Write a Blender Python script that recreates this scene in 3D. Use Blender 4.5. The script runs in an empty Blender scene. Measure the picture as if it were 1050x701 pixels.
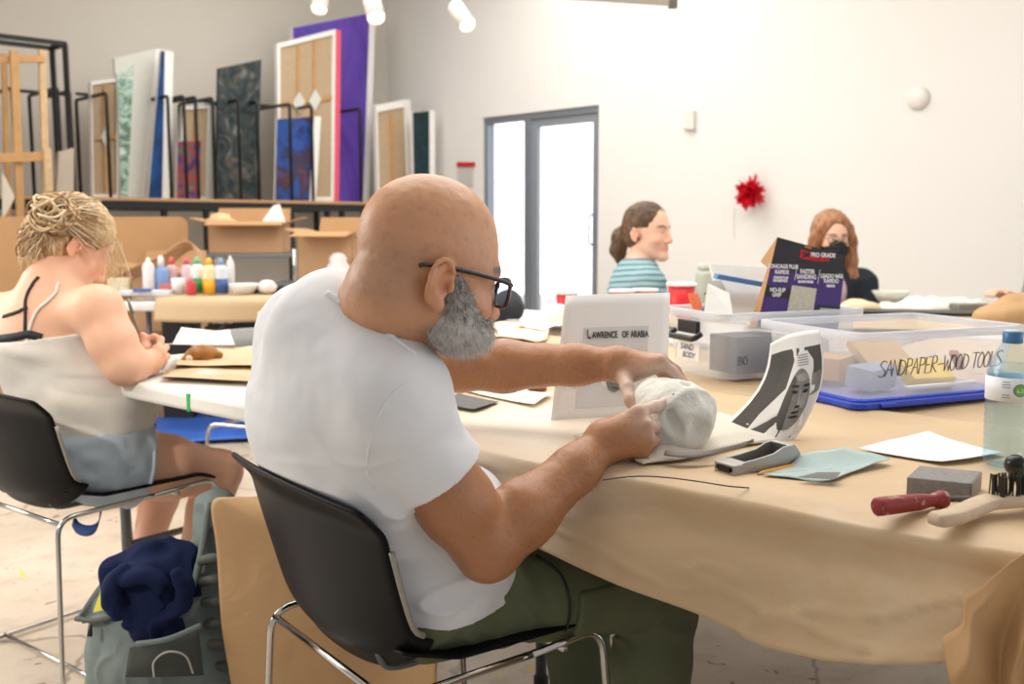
import bpy, bmesh, math, random
import numpy as np
from mathutils import Vector, Matrix, Euler, Quaternion
random.seed(7); np.random.seed(7)
SC = bpy.context.scene
COL = SC.collection
PI = math.pi
# ------------------------------------------------------------------ camera
F_PX = 1020.0
CAM_H = 1.12
PITCH = math.atan(120.5 / F_PX)
CAM = Vector((0, 0, CAM_H))
def ray(px, py):
    x = (px - 525) / F_PX; y = (350.5 - py) / F_PX
    cp, sp = math.cos(PITCH), math.sin(PITCH)
    return Vector((x, cp + y * sp, -sp + y * cp))
def P(px, py, Y):
    d = ray(px, py); return CAM + d * (Y / d.y)
def Z(px, py, z):
    d = ray(px, py); return CAM + d * ((z - CAM_H) / d.z)
def onplane(px, py, p0, n):
    d = ray(px, py); p0 = Vector(p0); n = Vector(n)
    return CAM + d * ((p0 - CAM).dot(n) / d.dot(n))
cam_d = bpy.data.cameras.new('camera'); cam = bpy.data.objects.new('camera', cam_d); COL.objects.link(cam)
cam.location = CAM; cam.rotation_euler = (PI / 2 - PITCH, 0, 0)
cam_d.sensor_width = 36; cam_d.lens = F_PX / 1050 * 36; cam_d.clip_start = .05
cam_d.dof.use_dof = True; cam_d.dof.focus_distance = 1.6; cam_d.dof.aperture_fstop = 5.0
SC.camera = cam
# ------------------------------------------------------------------ colour / materials
def L(c):
    if isinstance(c, str):
        c = c.lstrip('#'); c = [int(c[i:i + 2], 16) / 255 for i in (0, 2, 4)]
    return tuple((v / 12.92 if v <= .04045 else ((v + .055) / 1.055) ** 2.4) for v in c) + (1,)
class NT:
    def __init__(s, name):
        s.m = bpy.data.materials.new(name); s.m.use_nodes = True
        s.t = s.m.node_tree; s.b = s.t.nodes['Principled BSDF']; s.o = s.t.nodes['Material Output']
    def n(s, typ, **kw):
        x = s.t.nodes.new(typ)
        for k, v in kw.items():
            if k.startswith('_'): setattr(x, k[1:], v)
            else: x.inputs[k.replace('__', ' ')].default_value = v
        return x
    def l(s, a, b): s.t.links.new(a, b)
    def coord(s, scale=(1, 1, 1), rot=(0, 0, 0), kind='Object'):
        tc = s.n('ShaderNodeTexCoord'); mp = s.n('ShaderNodeMapping')
        mp.inputs['Scale'].default_value = scale; mp.inputs['Rotation'].default_value = rot
        s.l(tc.outputs[kind], mp.inputs[0]); return mp.outputs[0]
    def noise(s, vec, scale, detail=4, rough=.5, dist=0):
        x = s.n('ShaderNodeTexNoise'); x.inputs['Scale'].default_value = scale; x.inputs['Detail'].default_value = detail
        x.inputs['Roughness'].default_value = rough; x.inputs['Distortion'].default_value = dist
        s.l(vec, x.inputs['Vector']); return x.outputs['Fac']
    def ramp(s, fac, stops):
        x = s.n('ShaderNodeValToRGB'); e = x.color_ramp.elements
        while len(e) < len(stops): e.new(.5)
        for i, (p, c) in enumerate(stops): e[i].position = p; e[i].color = L(c) if not isinstance(c, float) else (c, c, c, 1)
        s.l(fac, x.inputs[0]); return x.outputs[0]
    def mix(s, fac, a, b, mode='MIX'):
        x = s.n('ShaderNodeMix', _data_type='RGBA', _blend_type=mode)
        for v, sock in ((fac, x.inputs[0]), (a, x.inputs[6]), (b, x.inputs[7])):
            if isinstance(v, (int, float)): sock.default_value = v
            elif isinstance(v, (tuple, str)): sock.default_value = L(v) if isinstance(v, str) else v
            else: s.l(v, sock)
        return x.outputs[2]
    def bump(s, h, strength=.3, dist=.01):
        x = s.n('ShaderNodeBump'); x.inputs['Strength'].default_value = strength; x.inputs['Distance'].default_value = dist
        s.l(h, x.inputs['Height']); s.l(x.outputs[0], s.b.inputs['Normal']); return x
    def col(s, c):
        if isinstance(c, (str, tuple)): s.b.inputs['Base Color'].default_value = L(c) if isinstance(c, str) else c
        else: s.l(c, s.b.inputs['Base Color'])
        return s
_M = {}
def M(name, c, rough=.6, metal=0, var=.06, vscale=20, bump=0, bscale=80, spec=.5, sss=0, coat=0, tint=False):
    """plain material: a colour with a little procedural unevenness"""
    if name in _M: return _M[name]
    t = NT(name); v = t.coord()
    base = L(c) if isinstance(c, str) else c
    dark = tuple(x * (1 - var * 2) for x in base[:3]) + (1,); lite = tuple(min(1, x * (1 + var)) for x in base[:3]) + (1,)
    r = t.mix(t.noise(v, vscale), dark, lite)
    if tint:
        at = t.n('ShaderNodeVertexColor', _layer_name='tint'); r = t.mix(1.0, r, at.outputs[0], 'MULTIPLY')
    t.col(r)
    t.b.inputs['Roughness'].default_value = rough; t.b.inputs['Metallic'].default_value = metal
    t.b.inputs['Specular IOR Level'].default_value = spec
    if sss: t.b.inputs['Subsurface Weight'].default_value = sss; t.b.inputs['Subsurface Radius'].default_value = (.012, .005, .003); t.b.inputs['Subsurface Scale'].default_value = 1
    if coat: t.b.inputs['Coat Weight'].default_value = coat
    if bump: t.bump(t.noise(v, bscale, 5), bump, .004)
    _M[name] = t.m; return t.m
def emit(name, c, s):
    t = NT(name); t.b.inputs['Emission Color'].default_value = L(c); t.b.inputs['Emission Strength'].default_value = s; t.col(c); return t.m
# ------------------------------------------------------------------ objects
WM = {}
def tag(o, label=None, cat=None, group=None, kind=None):
    if label: o['label'] = label
    if cat: o['category'] = cat
    if group: o['group'] = group
    if kind: o['kind'] = kind
    return o
def thing(name, label, cat, loc=(0, 0, 0), rz=0, group=None):
    o = bpy.data.objects.new(name, None); COL.objects.link(o); o.empty_display_size = .05
    o.location = loc; o.rotation_euler = (0, 0, rz)
    WM[o.name] = Matrix.Translation(loc) @ Matrix.Rotation(rz, 4, 'Z')
    return tag(o, label, cat, group)
def adopt(o, parent, local=False):
    if parent is not None:
        o.parent = parent
        if not local and parent.name in WM: o.matrix_parent_inverse = WM[parent.name].inverted()
    return o
def link_mesh(me, name, mat, parent=None, local=False, smooth=True):
    o = bpy.data.objects.new(name, me); COL.objects.link(o); me.name = name
    for m in (mat if isinstance(mat, (list, tuple)) else [mat]): me.materials.append(m)
    if smooth: me.polygons.foreach_set('use_smooth', [True] * len(me.polygons))
    return adopt(o, parent, local)
def copy_tree(o, parent=None):
    c = o.copy(); COL.objects.link(c)
    if parent is not None: c.parent = parent
    for ch in list(o.children): copy_tree(ch, c)
    return c
def frame(z, up=(0, 0, 1)):
    z = Vector(z).normalized(); up = Vector(up)
    if abs(z.dot(up.normalized())) > .98: up = Vector((1, 0, 0)) if abs(z.x) < .9 else Vector((0, 1, 0))
    x = up.cross(z).normalized(); y = z.cross(x)
    return Matrix((x, y, z)).transposed()
class MB:
    """collects shapes into one mesh"""
    def __init__(s): s.v = []; s.f = []; s.mi = []; s.cur = 0
    def _add(s, vs, fs):
        b = len(s.v); s.v += [tuple(v) for v in vs]; s.f += [tuple(b + i for i in f) for f in fs]; s.mi += [s.cur] * len(fs); return s
    def mat(s, i): s.cur = i; return s
    def box(s, c, size, rot=None):
        c = Vector(c); hx, hy, hz = [a / 2 for a in size]; R = rot or Matrix.Identity(3)
        vs = [c + R @ Vector((x * hx, y * hy, z * hz)) for x in (-1, 1) for y in (-1, 1) for z in (-1, 1)]
        return s._add(vs, [(0, 1, 3, 2), (4, 6, 7, 5), (0, 4, 5, 1), (2, 3, 7, 6), (0, 2, 6, 4), (1, 5, 7, 3)])
    def bar(s, a, b, w, h, up=(0, 0, 1)):
        a = Vector(a); b = Vector(b); R = frame(b - a, up)
        return s.box((a + b) / 2, (w, h, (b - a).length), R)
    def hexa(s, p8):
        return s._add(p8, [(0, 3, 2, 1), (4, 5, 6, 7), (0, 1, 5, 4), (1, 2, 6, 5), (2, 3, 7, 6), (3, 0, 4, 7)])
    def tube(s, pts, r, seg=10, closed=False, caps=True):
        pts = [Vector(p) for p in pts]; n = len(pts)
        rs = r if isinstance(r, (list, tuple)) else [r] * n
        vs = []; prev = None
        for i, p in enumerate(pts):
            t = (pts[(i + 1) % n] - pts[i - 1]) if closed else (pts[min(i + 1, n - 1)] - pts[max(i - 1, 0)])
            if t.length < 1e-9: t = Vector((0, 0, 1))
            t.normalize()
            if prev is None: R = frame(t); x = R.col[0].copy()
            else:
                x = prev - t * prev.dot(t)
                x = x.normalized() if x.length > 1e-6 else frame(t).col[0].copy()
            prev = x; y = t.cross(x)
            for k in range(seg):
                a = 2 * PI * k / seg; vs.append(p + (x * math.cos(a) + y * math.sin(a)) * rs[i])
        fs = []
        for i in range(n if closed else n - 1):
            for k in range(seg):
                j = (i + 1) % n
                fs.append((i * seg + k, i * seg + (k + 1) % seg, j * seg + (k + 1) % seg, j * seg + k))
        if caps and not closed:
            fs.append(tuple(range(seg))[::-1]); fs.append(tuple((n - 1) * seg + k for k in range(seg)))
        return s._add(vs, fs)
    def cyl(s, a, b, r, r2=None, seg=20): return s.tube([a, b], [r, r if r2 is None else r2], seg)
    def lathe(s, prof, o=(0, 0, 0), axis=(0, 0, 1), seg=28, sq=None):
        """prof: (radius, height) list, closed at the ends where radius is 0"""
        R = frame(axis, (0, 1, 0)); o = Vector(o); vs = []
        for r, h in prof:
            for k in range(seg):
                a = 2 * PI * k / seg; vs.append(o + R @ Vector((r * math.cos(a), r * math.sin(a), h)))
        fs = []
        for i in range(len(prof) - 1):
            for k in range(seg): fs.append((i * seg + k, i * seg + (k + 1) % seg, (i + 1) * seg + (k + 1) % seg, (i + 1) * seg + k))
        if prof[0][0] > 1e-6: fs.append(tuple(range(seg))[::-1])
        if prof[-1][0] > 1e-6: fs.append(tuple((len(prof) - 1) * seg + k for k in range(seg)))
        return s._add(vs, fs)
    def prism(s, pts, d):
        """planar outline (3-D points) pushed along vector d"""
        n = len(pts); pts = [Vector(p) for p in pts]; d = Vector(d)
        return s._add(pts + [p + d for p in pts], [tuple(range(n))[::-1], tuple(range(n, 2 * n))] + [(i, (i + 1) % n, n + (i + 1) % n, n + i) for i in range(n)])
    def grid(s, fn, nu, nv, closed_u=False):
        b = [fn(i / nu, j / nv) for i in range(nu + (0 if closed_u else 1)) for j in range(nv + 1)]
        fs = []
        for i in range(nu):
            for j in range(nv):
                i2 = (i + 1) % nu if closed_u else i + 1
                fs.append((i * (nv + 1) + j, i2 * (nv + 1) + j, i2 * (nv + 1) + j + 1, i * (nv + 1) + j + 1))
        return s._add(b, fs)
    def ball(s, c, r, seg=16, rings=10, R=None):
        c = Vector(c); r = r if isinstance(r, (tuple, list)) else (r, r, r); R = R or Matrix.Identity(3)
        vs = [c + R @ Vector((0, 0, -r[2]))]
        for i in range(1, rings):
            t = -PI / 2 + PI * i / rings
            for k in range(seg):
                a = 2 * PI * k / seg; vs.append(c + R @ Vector((r[0] * math.cos(t) * math.cos(a), r[1] * math.cos(t) * math.sin(a), r[2] * math.sin(t))))
        vs.append(c + R @ Vector((0, 0, r[2]))); n = len(vs) - 1
        fs = [(0, 1 + (k + 1) % seg, 1 + k) for k in range(seg)]
        for i in range(rings - 2):
            for k in range(seg): fs.append((1 + i * seg + k, 1 + i * seg + (k + 1) % seg, 1 + (i + 1) * seg + (k + 1) % seg, 1 + (i + 1) * seg + k))
        fs += [(n, n - seg + k, n - seg + (k + 1) % seg) for k in range(seg)]
        return s._add(vs, fs)
    def build(s, name, mat, parent=None, local=False, smooth=False, bevel=0, solid=0, subsurf=0, seg=2, off=0):
        me = bpy.data.meshes.new(name); me.from_pydata(s.v, [], s.f); me.update()
        o = link_mesh(me, name, mat, parent, local, smooth)
        if any(s.mi): me.polygons.foreach_set('material_index', s.mi)
        bm = bmesh.new(); bm.from_mesh(me); bmesh.ops.recalc_face_normals(bm, faces=bm.faces); bm.to_mesh(me); bm.free()
        if solid:
            m = o.modifiers.new('solid', 'SOLIDIFY'); m.thickness = solid; m.offset = off
        if bevel:
            m = o.modifiers.new('bevel', 'BEVEL'); m.width = bevel; m.segments = seg; m.limit_method = 'ANGLE'; m.angle_limit = .6
        if subsurf:
            m = o.modifiers.new('sub', 'SUBSURF'); m.levels = subsurf; m.render_levels = subsurf
        return o
def rounded(pts, r, n=5):
    """polyline with rounded corners"""
    pts = [Vector(p) for p in pts]; out = [pts[0]]
    for a, b, c in zip(pts, pts[1:], pts[2:]):
        d1 = (a - b); d2 = (c - b); q = min(r, d1.length * .45, d2.length * .45)
        p1 = b + d1.normalized() * q; p2 = b + d2.normalized() * q
        for i in range(n + 1):
            t = i / n; out.append(p1 * (1 - t) ** 2 + b * 2 * t * (1 - t) + p2 * t * t)
    out.append(pts[-1]); return out
def cat(pts, n=6):
    """Catmull-Rom through points"""
    pts = [Vector(p) for p in pts]; q = [pts[0] * 2 - pts[1]] + pts + [pts[-1] * 2 - pts[-2]]; out = []
    for i in range(1, len(q) - 2):
        for k in range(n):
            t = k / n; a, b, c, d = q[i - 1:i + 3]
            out.append(.5 * ((2 * b) + (c - a) * t + (2 * a - 5 * b + 4 * c - d) * t * t + (3 * b - a - 3 * c + d) * t ** 3))
    out.append(pts[-1]); return out
def text(name, s, mat, origin, ux, uy, size, parent=None, extrude=.0004, align='LEFT', squash=1.0, shear=0, bold=0):
    """lettering lying in the plane (ux, uy)"""
    cu = bpy.data.curves.new(name, 'FONT'); cu.body = s; cu.size = size; cu.extrude = extrude; cu.align_x = align; cu.shear = shear; cu.offset = bold
    ux = Vector(ux).normalized(); uz = ux.cross(Vector(uy)).normalized(); uy = uz.cross(ux)
    mt = Matrix((ux * squash, uy, uz)).transposed().to_4x4(); mt.translation = Vector(origin)
    tmp = bpy.data.objects.new(name, cu); COL.objects.link(tmp)
    me = bpy.data.meshes.new_from_object(tmp.evaluated_get(bpy.context.evaluated_depsgraph_get()))
    bpy.data.objects.remove(tmp); bpy.data.curves.remove(cu)
    me.transform(mt); me.materials.clear()
    return link_mesh(me, name, mat, parent, False, False)
# ------------------------------------------------------------------ value noise
_R = np.random.RandomState(3).rand(64, 64, 64).astype(np.float32)
def vnoise(p, s=1.0):
    """p (N,3) -> smooth noise in -1..1"""
    q = np.asarray(p, np.float32) * s + 1000; i = np.floor(q).astype(int); f = q - i; f = f * f * (3 - 2 * f); i &= 63; j = (i + 1) & 63
    x0, y0, z0 = i.T; x1, y1, z1 = j.T; fx, fy, fz = f.T
    a = _R[x0, y0, z0] * (1 - fx) + _R[x1, y0, z0] * fx; b = _R[x0, y1, z0] * (1 - fx) + _R[x1, y1, z0] * fx
    c = _R[x0, y0, z1] * (1 - fx) + _R[x1, y0, z1] * fx; d = _R[x0, y1, z1] * (1 - fx) + _R[x1, y1, z1] * fx
    return ((a * (1 - fy) + b * fy) * (1 - fz) + (c * (1 - fy) + d * fy) * fz) * 2 - 1
def vn1(x, y, z, s=1.0): return float(vnoise(np.array([[x, y, z]]), s)[0])
# ------------------------------------------------------------------ blended solid fields -> one continuous mesh
class Field:
    def __init__(s, lo, hi, h):
        s.lo = np.array(lo, np.float32); s.h = h
        s.n = np.ceil((np.array(hi) - s.lo) / h).astype(int) + 1
        s.d = np.full(s.n, .5, np.float32); s.M = Matrix.Identity(4)
    def at(s, M): s.M = M; return s
    def _win(s, pts, r):
        a = np.min(np.array(pts), 0) - r; b = np.max(np.array(pts), 0) + r
        i = np.clip(np.floor((a - s.lo) / s.h).astype(int), 0, s.n); j = np.clip(np.ceil((b - s.lo) / s.h).astype(int) + 1, 0, s.n)
        if (j <= i).any(): return None
        sl = tuple(slice(x, y) for x, y in zip(i, j))
        ax = [(s.lo[k] + s.h * np.arange(i[k], j[k], dtype=np.float32)) for k in range(3)]
        return sl, ax[0][:, None, None], ax[1][None, :, None], ax[2][None, None, :]
    def _put(s, sl, d, k, op):
        a = s.d[sl]
        if op == 'add':
            if k > 0:
                h = np.clip(.5 + .5 * (a - d) / k, 0, 1); s.d[sl] = a * (1 - h) + d * h - k * h * (1 - h)
            else: s.d[sl] = np.minimum(a, d)
        elif op == 'sub':
            d = -d
            if k > 0:
                h = np.clip(.5 - .5 * (a - d) / k, 0, 1); s.d[sl] = a * (1 - h) + d * h + k * h * (1 - h)
            else: s.d[sl] = np.maximum(a, d)
    def cone(s, a, b, ra, rb=None, k=.012, op='add', flat=None):
        rb = ra if rb is None else rb; a = s.M @ Vector(a); b = s.M @ Vector(b); ba = b - a; L2 = max(ba.length_squared, 1e-12)
        w = s._win([tuple(a), tuple(b)], max(ra, rb) + k + 3 * s.h)
        if w is None: return s
        sl, X, Y, Zc = w
        x = X - a.x; y = Y - a.y; z = Zc - a.z
        t0 = (x * ba.x + y * ba.y + z * ba.z) / L2; t = np.clip(t0, 0, 1)
        d = np.sqrt((x - t * ba.x) ** 2 + (y - t * ba.y) ** 2 + (z - t * ba.z) ** 2) - (ra + (rb - ra) * t)
        if flat: 
            Ln = math.sqrt(L2)
            if flat in ('b', 'ab'): d = np.maximum(d, (t0 - 1) * Ln)
            if flat in ('a', 'ab'): d = np.maximum(d, -t0 * Ln)
        s._put(sl, d, k, op); return s
    def chain(s, pts, rs, k=.012, op='add'):
        for i in range(len(pts) - 1): s.cone(pts[i], pts[i + 1], rs[i], rs[i + 1], k, op)
        return s
    def ell(s, c, r, R=None, k=.012, op='add'):
        Mr = s.M.to_3x3(); c = s.M @ Vector(c); R = Mr @ (R if R is not None else Matrix.Identity(3))
        w = s._win([tuple(c)], max(r) + k + 3 * s.h)
        if w is None: return s
        sl, X, Y, Zc = w; x = X - c.x; y = Y - c.y; z = Zc - c.z
        u = [R[0][i] * x + R[1][i] * y + R[2][i] * z for i in range(3)]
        k0 = np.sqrt(sum((u[i] / r[i]) ** 2 for i in range(3))); k1 = np.sqrt(sum((u[i] / r[i] ** 2) ** 2 for i in range(3)))
        s._put(sl, k0 * (k0 - 1) / np.maximum(k1, 1e-6), k, op); return s
    def plane(s, p, n, k=0):
        """keep the side the normal points away from"""
        p = s.M @ Vector(p); n = (s.M.to_3x3() @ Vector(n)).normalized()
        ax = [(s.lo[i] + s.h * np.arange(s.n[i], dtype=np.float32)) for i in range(3)]
        d = (ax[0][:, None, None] - p.x) * n.x + (ax[1][None, :, None] - p.y) * n.y + (ax[2][None, None, :] - p.z) * n.z
        s.d = np.maximum(s.d, d); return s
    def verts(s):
        d = s.d; d[0] = d[-1] = .5; d[:, 0] = d[:, -1] = .5; d[:, :, 0] = d[:, :, -1] = .5
        sg = d < 0; n = np.array(d.shape) - 1
        cnt = np.zeros(n, np.int8)
        for i in (0, 1):
            for j in (0, 1):
                for k in (0, 1): cnt += sg[i:n[0] + i, j:n[1] + j, k:n[2] + k]
        act = np.argwhere((cnt > 0) & (cnt < 8)); idx = np.full(n, -1, np.int32); idx[tuple(act.T)] = np.arange(len(act))
        cor = np.array([(i, j, k) for i in (0, 1) for j in (0, 1) for k in (0, 1)])
        val = np.stack([d[tuple((act + c).T)] for c in cor], 1)
        acc = np.zeros((len(act), 3)); num = np.zeros(len(act))
        for a in range(8):
            for b in range(a + 1, 8):
                if np.abs(cor[a] - cor[b]).sum() != 1: continue
                m = (val[:, a] < 0) != (val[:, b] < 0); t = val[m, a] / (val[m, a] - val[m, b])
                acc[m] += cor[a] + t[:, None] * (cor[b] - cor[a]); num[m] += 1
        V = s.lo + s.h * (act + acc / num[:, None]); Fs = []
        for ax in range(3):
            o = [(1, 2), (2, 0), (0, 1)][ax]
            e = np.zeros(3, int); e[ax] = 1
            m = sg[tuple(slice(0, d.shape[i] - e[i]) for i in range(3))] != sg[tuple(slice(e[i], d.shape[i]) for i in range(3))]
            q = np.argwhere(m); u = np.zeros(3, int); u[o[0]] = 1; v = np.zeros(3, int); v[o[1]] = 1
            q = q[(q[:, o[0]] > 0) & (q[:, o[1]] > 0)]
            f = np.stack([idx[tuple((q - u - v).T)], idx[tuple((q - v).T)], idx[tuple(q.T)], idx[tuple((q - u).T)]], 1)
            neg = sg[tuple(q.T)]; f[~neg] = f[~neg][:, ::-1]; Fs.append(f)
        Fc = np.concatenate(Fs); Fc = Fc[(Fc >= 0).all(1)]
        return V.astype(np.float64), Fc
    def mesh(s, name, mat, parent=None, disp=None, tint=None, relax=1, local=False, keep=None, post=None):
        V, Fc = s.verts(); s.d = None
        if relax:
            e = np.concatenate([Fc[:, [0, 1]], Fc[:, [1, 2]], Fc[:, [2, 3]], Fc[:, [3, 0]]])
            deg = np.bincount(e.ravel(), minlength=len(V)).astype(float)
            for _ in range(relax):
                S = np.stack([np.bincount(e[:, 0], V[e[:, 1], c], len(V)) + np.bincount(e[:, 1], V[e[:, 0], c], len(V)) for c in range(3)], 1)
                V = V * .5 + .5 * S / deg[:, None]
        if disp is not None:
            fn = np.cross(V[Fc[:, 2]] - V[Fc[:, 0]], V[Fc[:, 3]] - V[Fc[:, 1]])
            N = np.stack([sum(np.bincount(Fc[:, q], fn[:, c], len(V)) for q in range(4)) for c in range(3)], 1)
            N /= np.linalg.norm(N, axis=1)[:, None] + 1e-12
            V = V + N * disp(V, N)[:, None]
        if post is not None: V = post(V)
        if keep is not None:
            kv = keep(V); Fc = Fc[kv[Fc].all(1)]
            used = np.unique(Fc); mp = np.full(len(V), -1); mp[used] = np.arange(len(used)); V = V[used]; Fc = mp[Fc]
        me = bpy.data.meshes.new(name)
        me.vertices.add(len(V)); me.vertices.foreach_set('co', V.astype(np.float32).ravel())
        me.loops.add(len(Fc) * 4); me.loops.foreach_set('vertex_index', Fc.astype(np.int32).ravel())
        me.polygons.add(len(Fc)); me.polygons.foreach_set('loop_start', np.arange(len(Fc), dtype=np.int32) * 4)
        me.update(calc_edges=True); me.validate()
        if tint is not None:
            c = tint(V); ca = me.color_attributes.new('tint', 'FLOAT_COLOR', 'POINT')
            ca.data.foreach_set('color', np.concatenate([c, np.ones((len(V), 1))], 1).astype(np.float32).ravel())
        return link_mesh(me, name, mat, parent, local)
def blob(V, c, r):
    d = np.linalg.norm((V - np.array(c)) / np.array(r), axis=1); return np.clip(1.4 - d, 0, 1)
def mixc(c, w, col): return c * (1 - w[:, None]) + np.array(col) * w[:, None]
# ------------------------------------------------------------------ people
def basis(c, yaw, pitch=0, roll=0):
    """columns right, forward, up; yaw is the plan direction the person faces"""
    f = Vector((math.cos(yaw) * math.cos(pitch), math.sin(yaw) * math.cos(pitch), math.sin(pitch)))
    r = f.cross(Vector((0, 0, 1))).normalized(); u = r.cross(f)
    q = Quaternion(f, roll); r = q @ r; u = q @ u
    m = Matrix((r, f, u)).transposed().to_4x4(); m.translation = Vector(c); return m
def ear(f, s, S=1.0, y=-.02, z=0.0, big=1.0):
    x = .077 * S * s
    b = big * S; rot = Matrix.Rotation(-.35, 3, 'X') @ Matrix.Rotation(.32 * s, 3, 'Z')
    f.ell((x + .003 * s, y, z), (.009 * b, .019 * b, .031 * b), rot, .006)
    f.ell((x + .012 * s, y + .005 * b, z + .004 * b), (.007 * b, .010 * b, .019 * b), rot, .004, 'sub')
    f.ell((x + .010 * s, y + .009 * b, z - .002 * b), (.008 * b, .006 * b, .008 * b), None, .003, 'sub')
    f.ell((x + .007 * s, y + .015 * b, z - .002), (.005, .005 * b, .008 * b), None, .003)
    f.ell((x + .004 * s, y + .003, z - .027 * b), (.006 * b, .009 * b, .010 * b), None, .004)
    # helix rim
    pts = [(x + .012 * s, y + .016 * b * math.cos(a) - .002 + .0, z + .004 * b + .026 * b * math.sin(a)) for a in [(.15 + .95 * i / 7) * PI for i in range(8)]]
    f.chain(pts, [.0035 * b] * 8, .002)
def head(f, c, yaw, pitch=0, roll=0, S=1.0, female=False, cr=(.078, .104, .09), cz=.052, cy=-.008, eary=-.02, earbig=1.0, face=True, jaw=1.0):
    m = basis(c, yaw, pitch, roll); f.at(m); q = S
    f.ell((0, cy * q, cz * q), tuple(a * q for a in cr), None, .01)
    f.ell((0, .035 * q, .0), (.066 * q, .062 * q, .085 * q), None, .03)
    f.ell((0, .036 * q, -.045 * q * jaw), (.056 * q, .058 * q, .07 * q * jaw), None, .02)
    jw = .054 if not female else .047
    for s in (-1, 1): f.cone((s * jw * q, -.002 * q, -.05 * q * jaw), (s * .018 * q, .076 * q, -.102 * q * jaw), .017 * q, .016 * q, .022)
    f.ell((0, .082 * q, -.1 * q * jaw), (.022 * q, .018 * q, .018 * q), None, .02)
    if face:
        f.cone((-.034 * q, .087 * q, .030 * q), (.034 * q, .087 * q, .030 * q), .011 * q if not female else .008 * q, None, .018)
        for s in (-1, 1):
            f.ell((s * .032 * q, .101 * q, .006 * q), (.019 * q, .017 * q, .012 * q), None, .012, 'sub')
            f.ell((s * .031 * q, .080 * q, .006 * q), (.0135 * q,) * 3, None, .002)
            f.cone((s * .020 * q, .0925 * q, .013 * q), (s * .044 * q, .0865 * q, .012 * q), .0035 * q, .0035 * q, .003)
            f.cone((s * .020 * q, .0915 * q, -.001 * q), (s * .042 * q, .0865 * q, -.001 * q), .003 * q, .003 * q, .003)
            f.ell((s * .042 * q, .062 * q, -.025 * q), (.022 * q, .026 * q, .018 * q), None, .02)
            f.ell((s * .0125 * q, .104 * q, -.034 * q), (.009 * q, .011 * q, .008 * q), None, .007)
        f.chain([(0, .094 * q, .022 * q), (0, .103 * q, .0), (0, .117 * q, -.028 * q)], [.008 * q, .0085 * q, .0115 * q], .012)
        f.cone((-.018 * q, .094 * q, -.060 * q), (.018 * q, .094 * q, -.060 * q), .0055 * q, None, .006)
        f.cone((-.016 * q, .093 * q, -.0695 * q), (.016 * q, .093 * q, -.0695 * q), .0065 * q, None, .006)
        f.cone((-.024 * q, .098 * q, -.0645 * q), (.024 * q, .098 * q, -.0645 * q), .0018 * q, None, .004, 'sub')
        for s in (-1, 1): f.ell((s * .0085 * q, .112 * q, -.041 * q), (.004 * q, .005 * q, .003 * q), None, .003, 'sub')
    for s in (-1, 1): ear(f, s, q, eary * q, -.002 * q, earbig)
    f.at(Matrix.Identity(4)); return m
def face_tint(V, m, S, base, lips=(1.0, .62, .6), brow=None, eyes=True):
    """albedo of lips, brows and eyes; V world points"""
    inv = np.array(m.inverted()); W = V @ inv[:3, :3].T + inv[:3, 3]; W = W / S
    c = np.ones((len(V), 3)) * np.array(base)
    c = mixc(c, .8 * np.clip(blob(W, (0, .094, -.0645), (.027, .02, .0105)) * 2, 0, 1), np.array(base) * np.array(lips))
    c = mixc(c, .35 * blob(W, (0, .115, -.03), (.02, .02, .02)), np.array(base) * np.array((1.05, .75, .7)))
    for s in (-1, 1):
        c = mixc(c, .3 * blob(W, (s * .045, .07, -.03), (.025, .03, .022)), np.array(base) * np.array((1.08, .72, .68)))
        c = mixc(c, .4 * blob(W, (s * .08, -.015, 0), (.02, .03, .035)), np.array(base) * np.array((1.05, .7, .62)))
        if eyes:
            e = np.clip((blob(W, (s * .031, .0935, .006), (.0115, .012, .0052)) - .4) * 6, 0, 1); c = mixc(c, e, (1.2, 1.15, 1.1))
            e = np.clip((blob(W, (s * .031, .0945, .006), (.005, .012, .0052)) - .4) * 8, 0, 1); c = mixc(c, e, (.12, .07, .04))
        if brow is not None:
            for k in range(6):
                t = k / 5; e = np.clip(blob(W, (s * (.018 + .03 * t), .098 - .012 * t * t, .029 + .007 * math.sin(t * 2.4)), (.007, .02, .0042)) * 3, 0, 1); c = mixc(c, e * .8, brow)
    return c, W
def hand_points(f, wrist, knuckles, fingers, thumb, r=.0082, k=.006, palm=.017):
    """wrist, four knuckle points, four finger polylines beyond the knuckle, thumb polyline; each with its own taper"""
    w = Vector(wrist)
    for q in knuckles: f.cone(w, q, palm * 1.15, r * 1.28, .014)
    f.cone(knuckles[0], knuckles[3], r * 1.15, r * 1.05, .012)
    for q, pl in zip(knuckles, fingers):
        pts = [Vector(q)] + [Vector(x) for x in pl]; rs = [r * (1.16 - .30 * i / (len(pts) - 1)) for i in range(len(pts))]
        f.chain(pts, rs, k * .5)
        for p_, r_ in zip(pts[1:-1], rs[1:-1]): f.ell(p_, (r_ * 1.1,) * 3, None, .002)
    pts = [Vector(x) for x in thumb]; f.chain(pts, [r * 1.75] + [r * (1.3 - .25 * i / max(1, len(pts) - 2)) for i in range(len(pts) - 1)], k)
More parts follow.
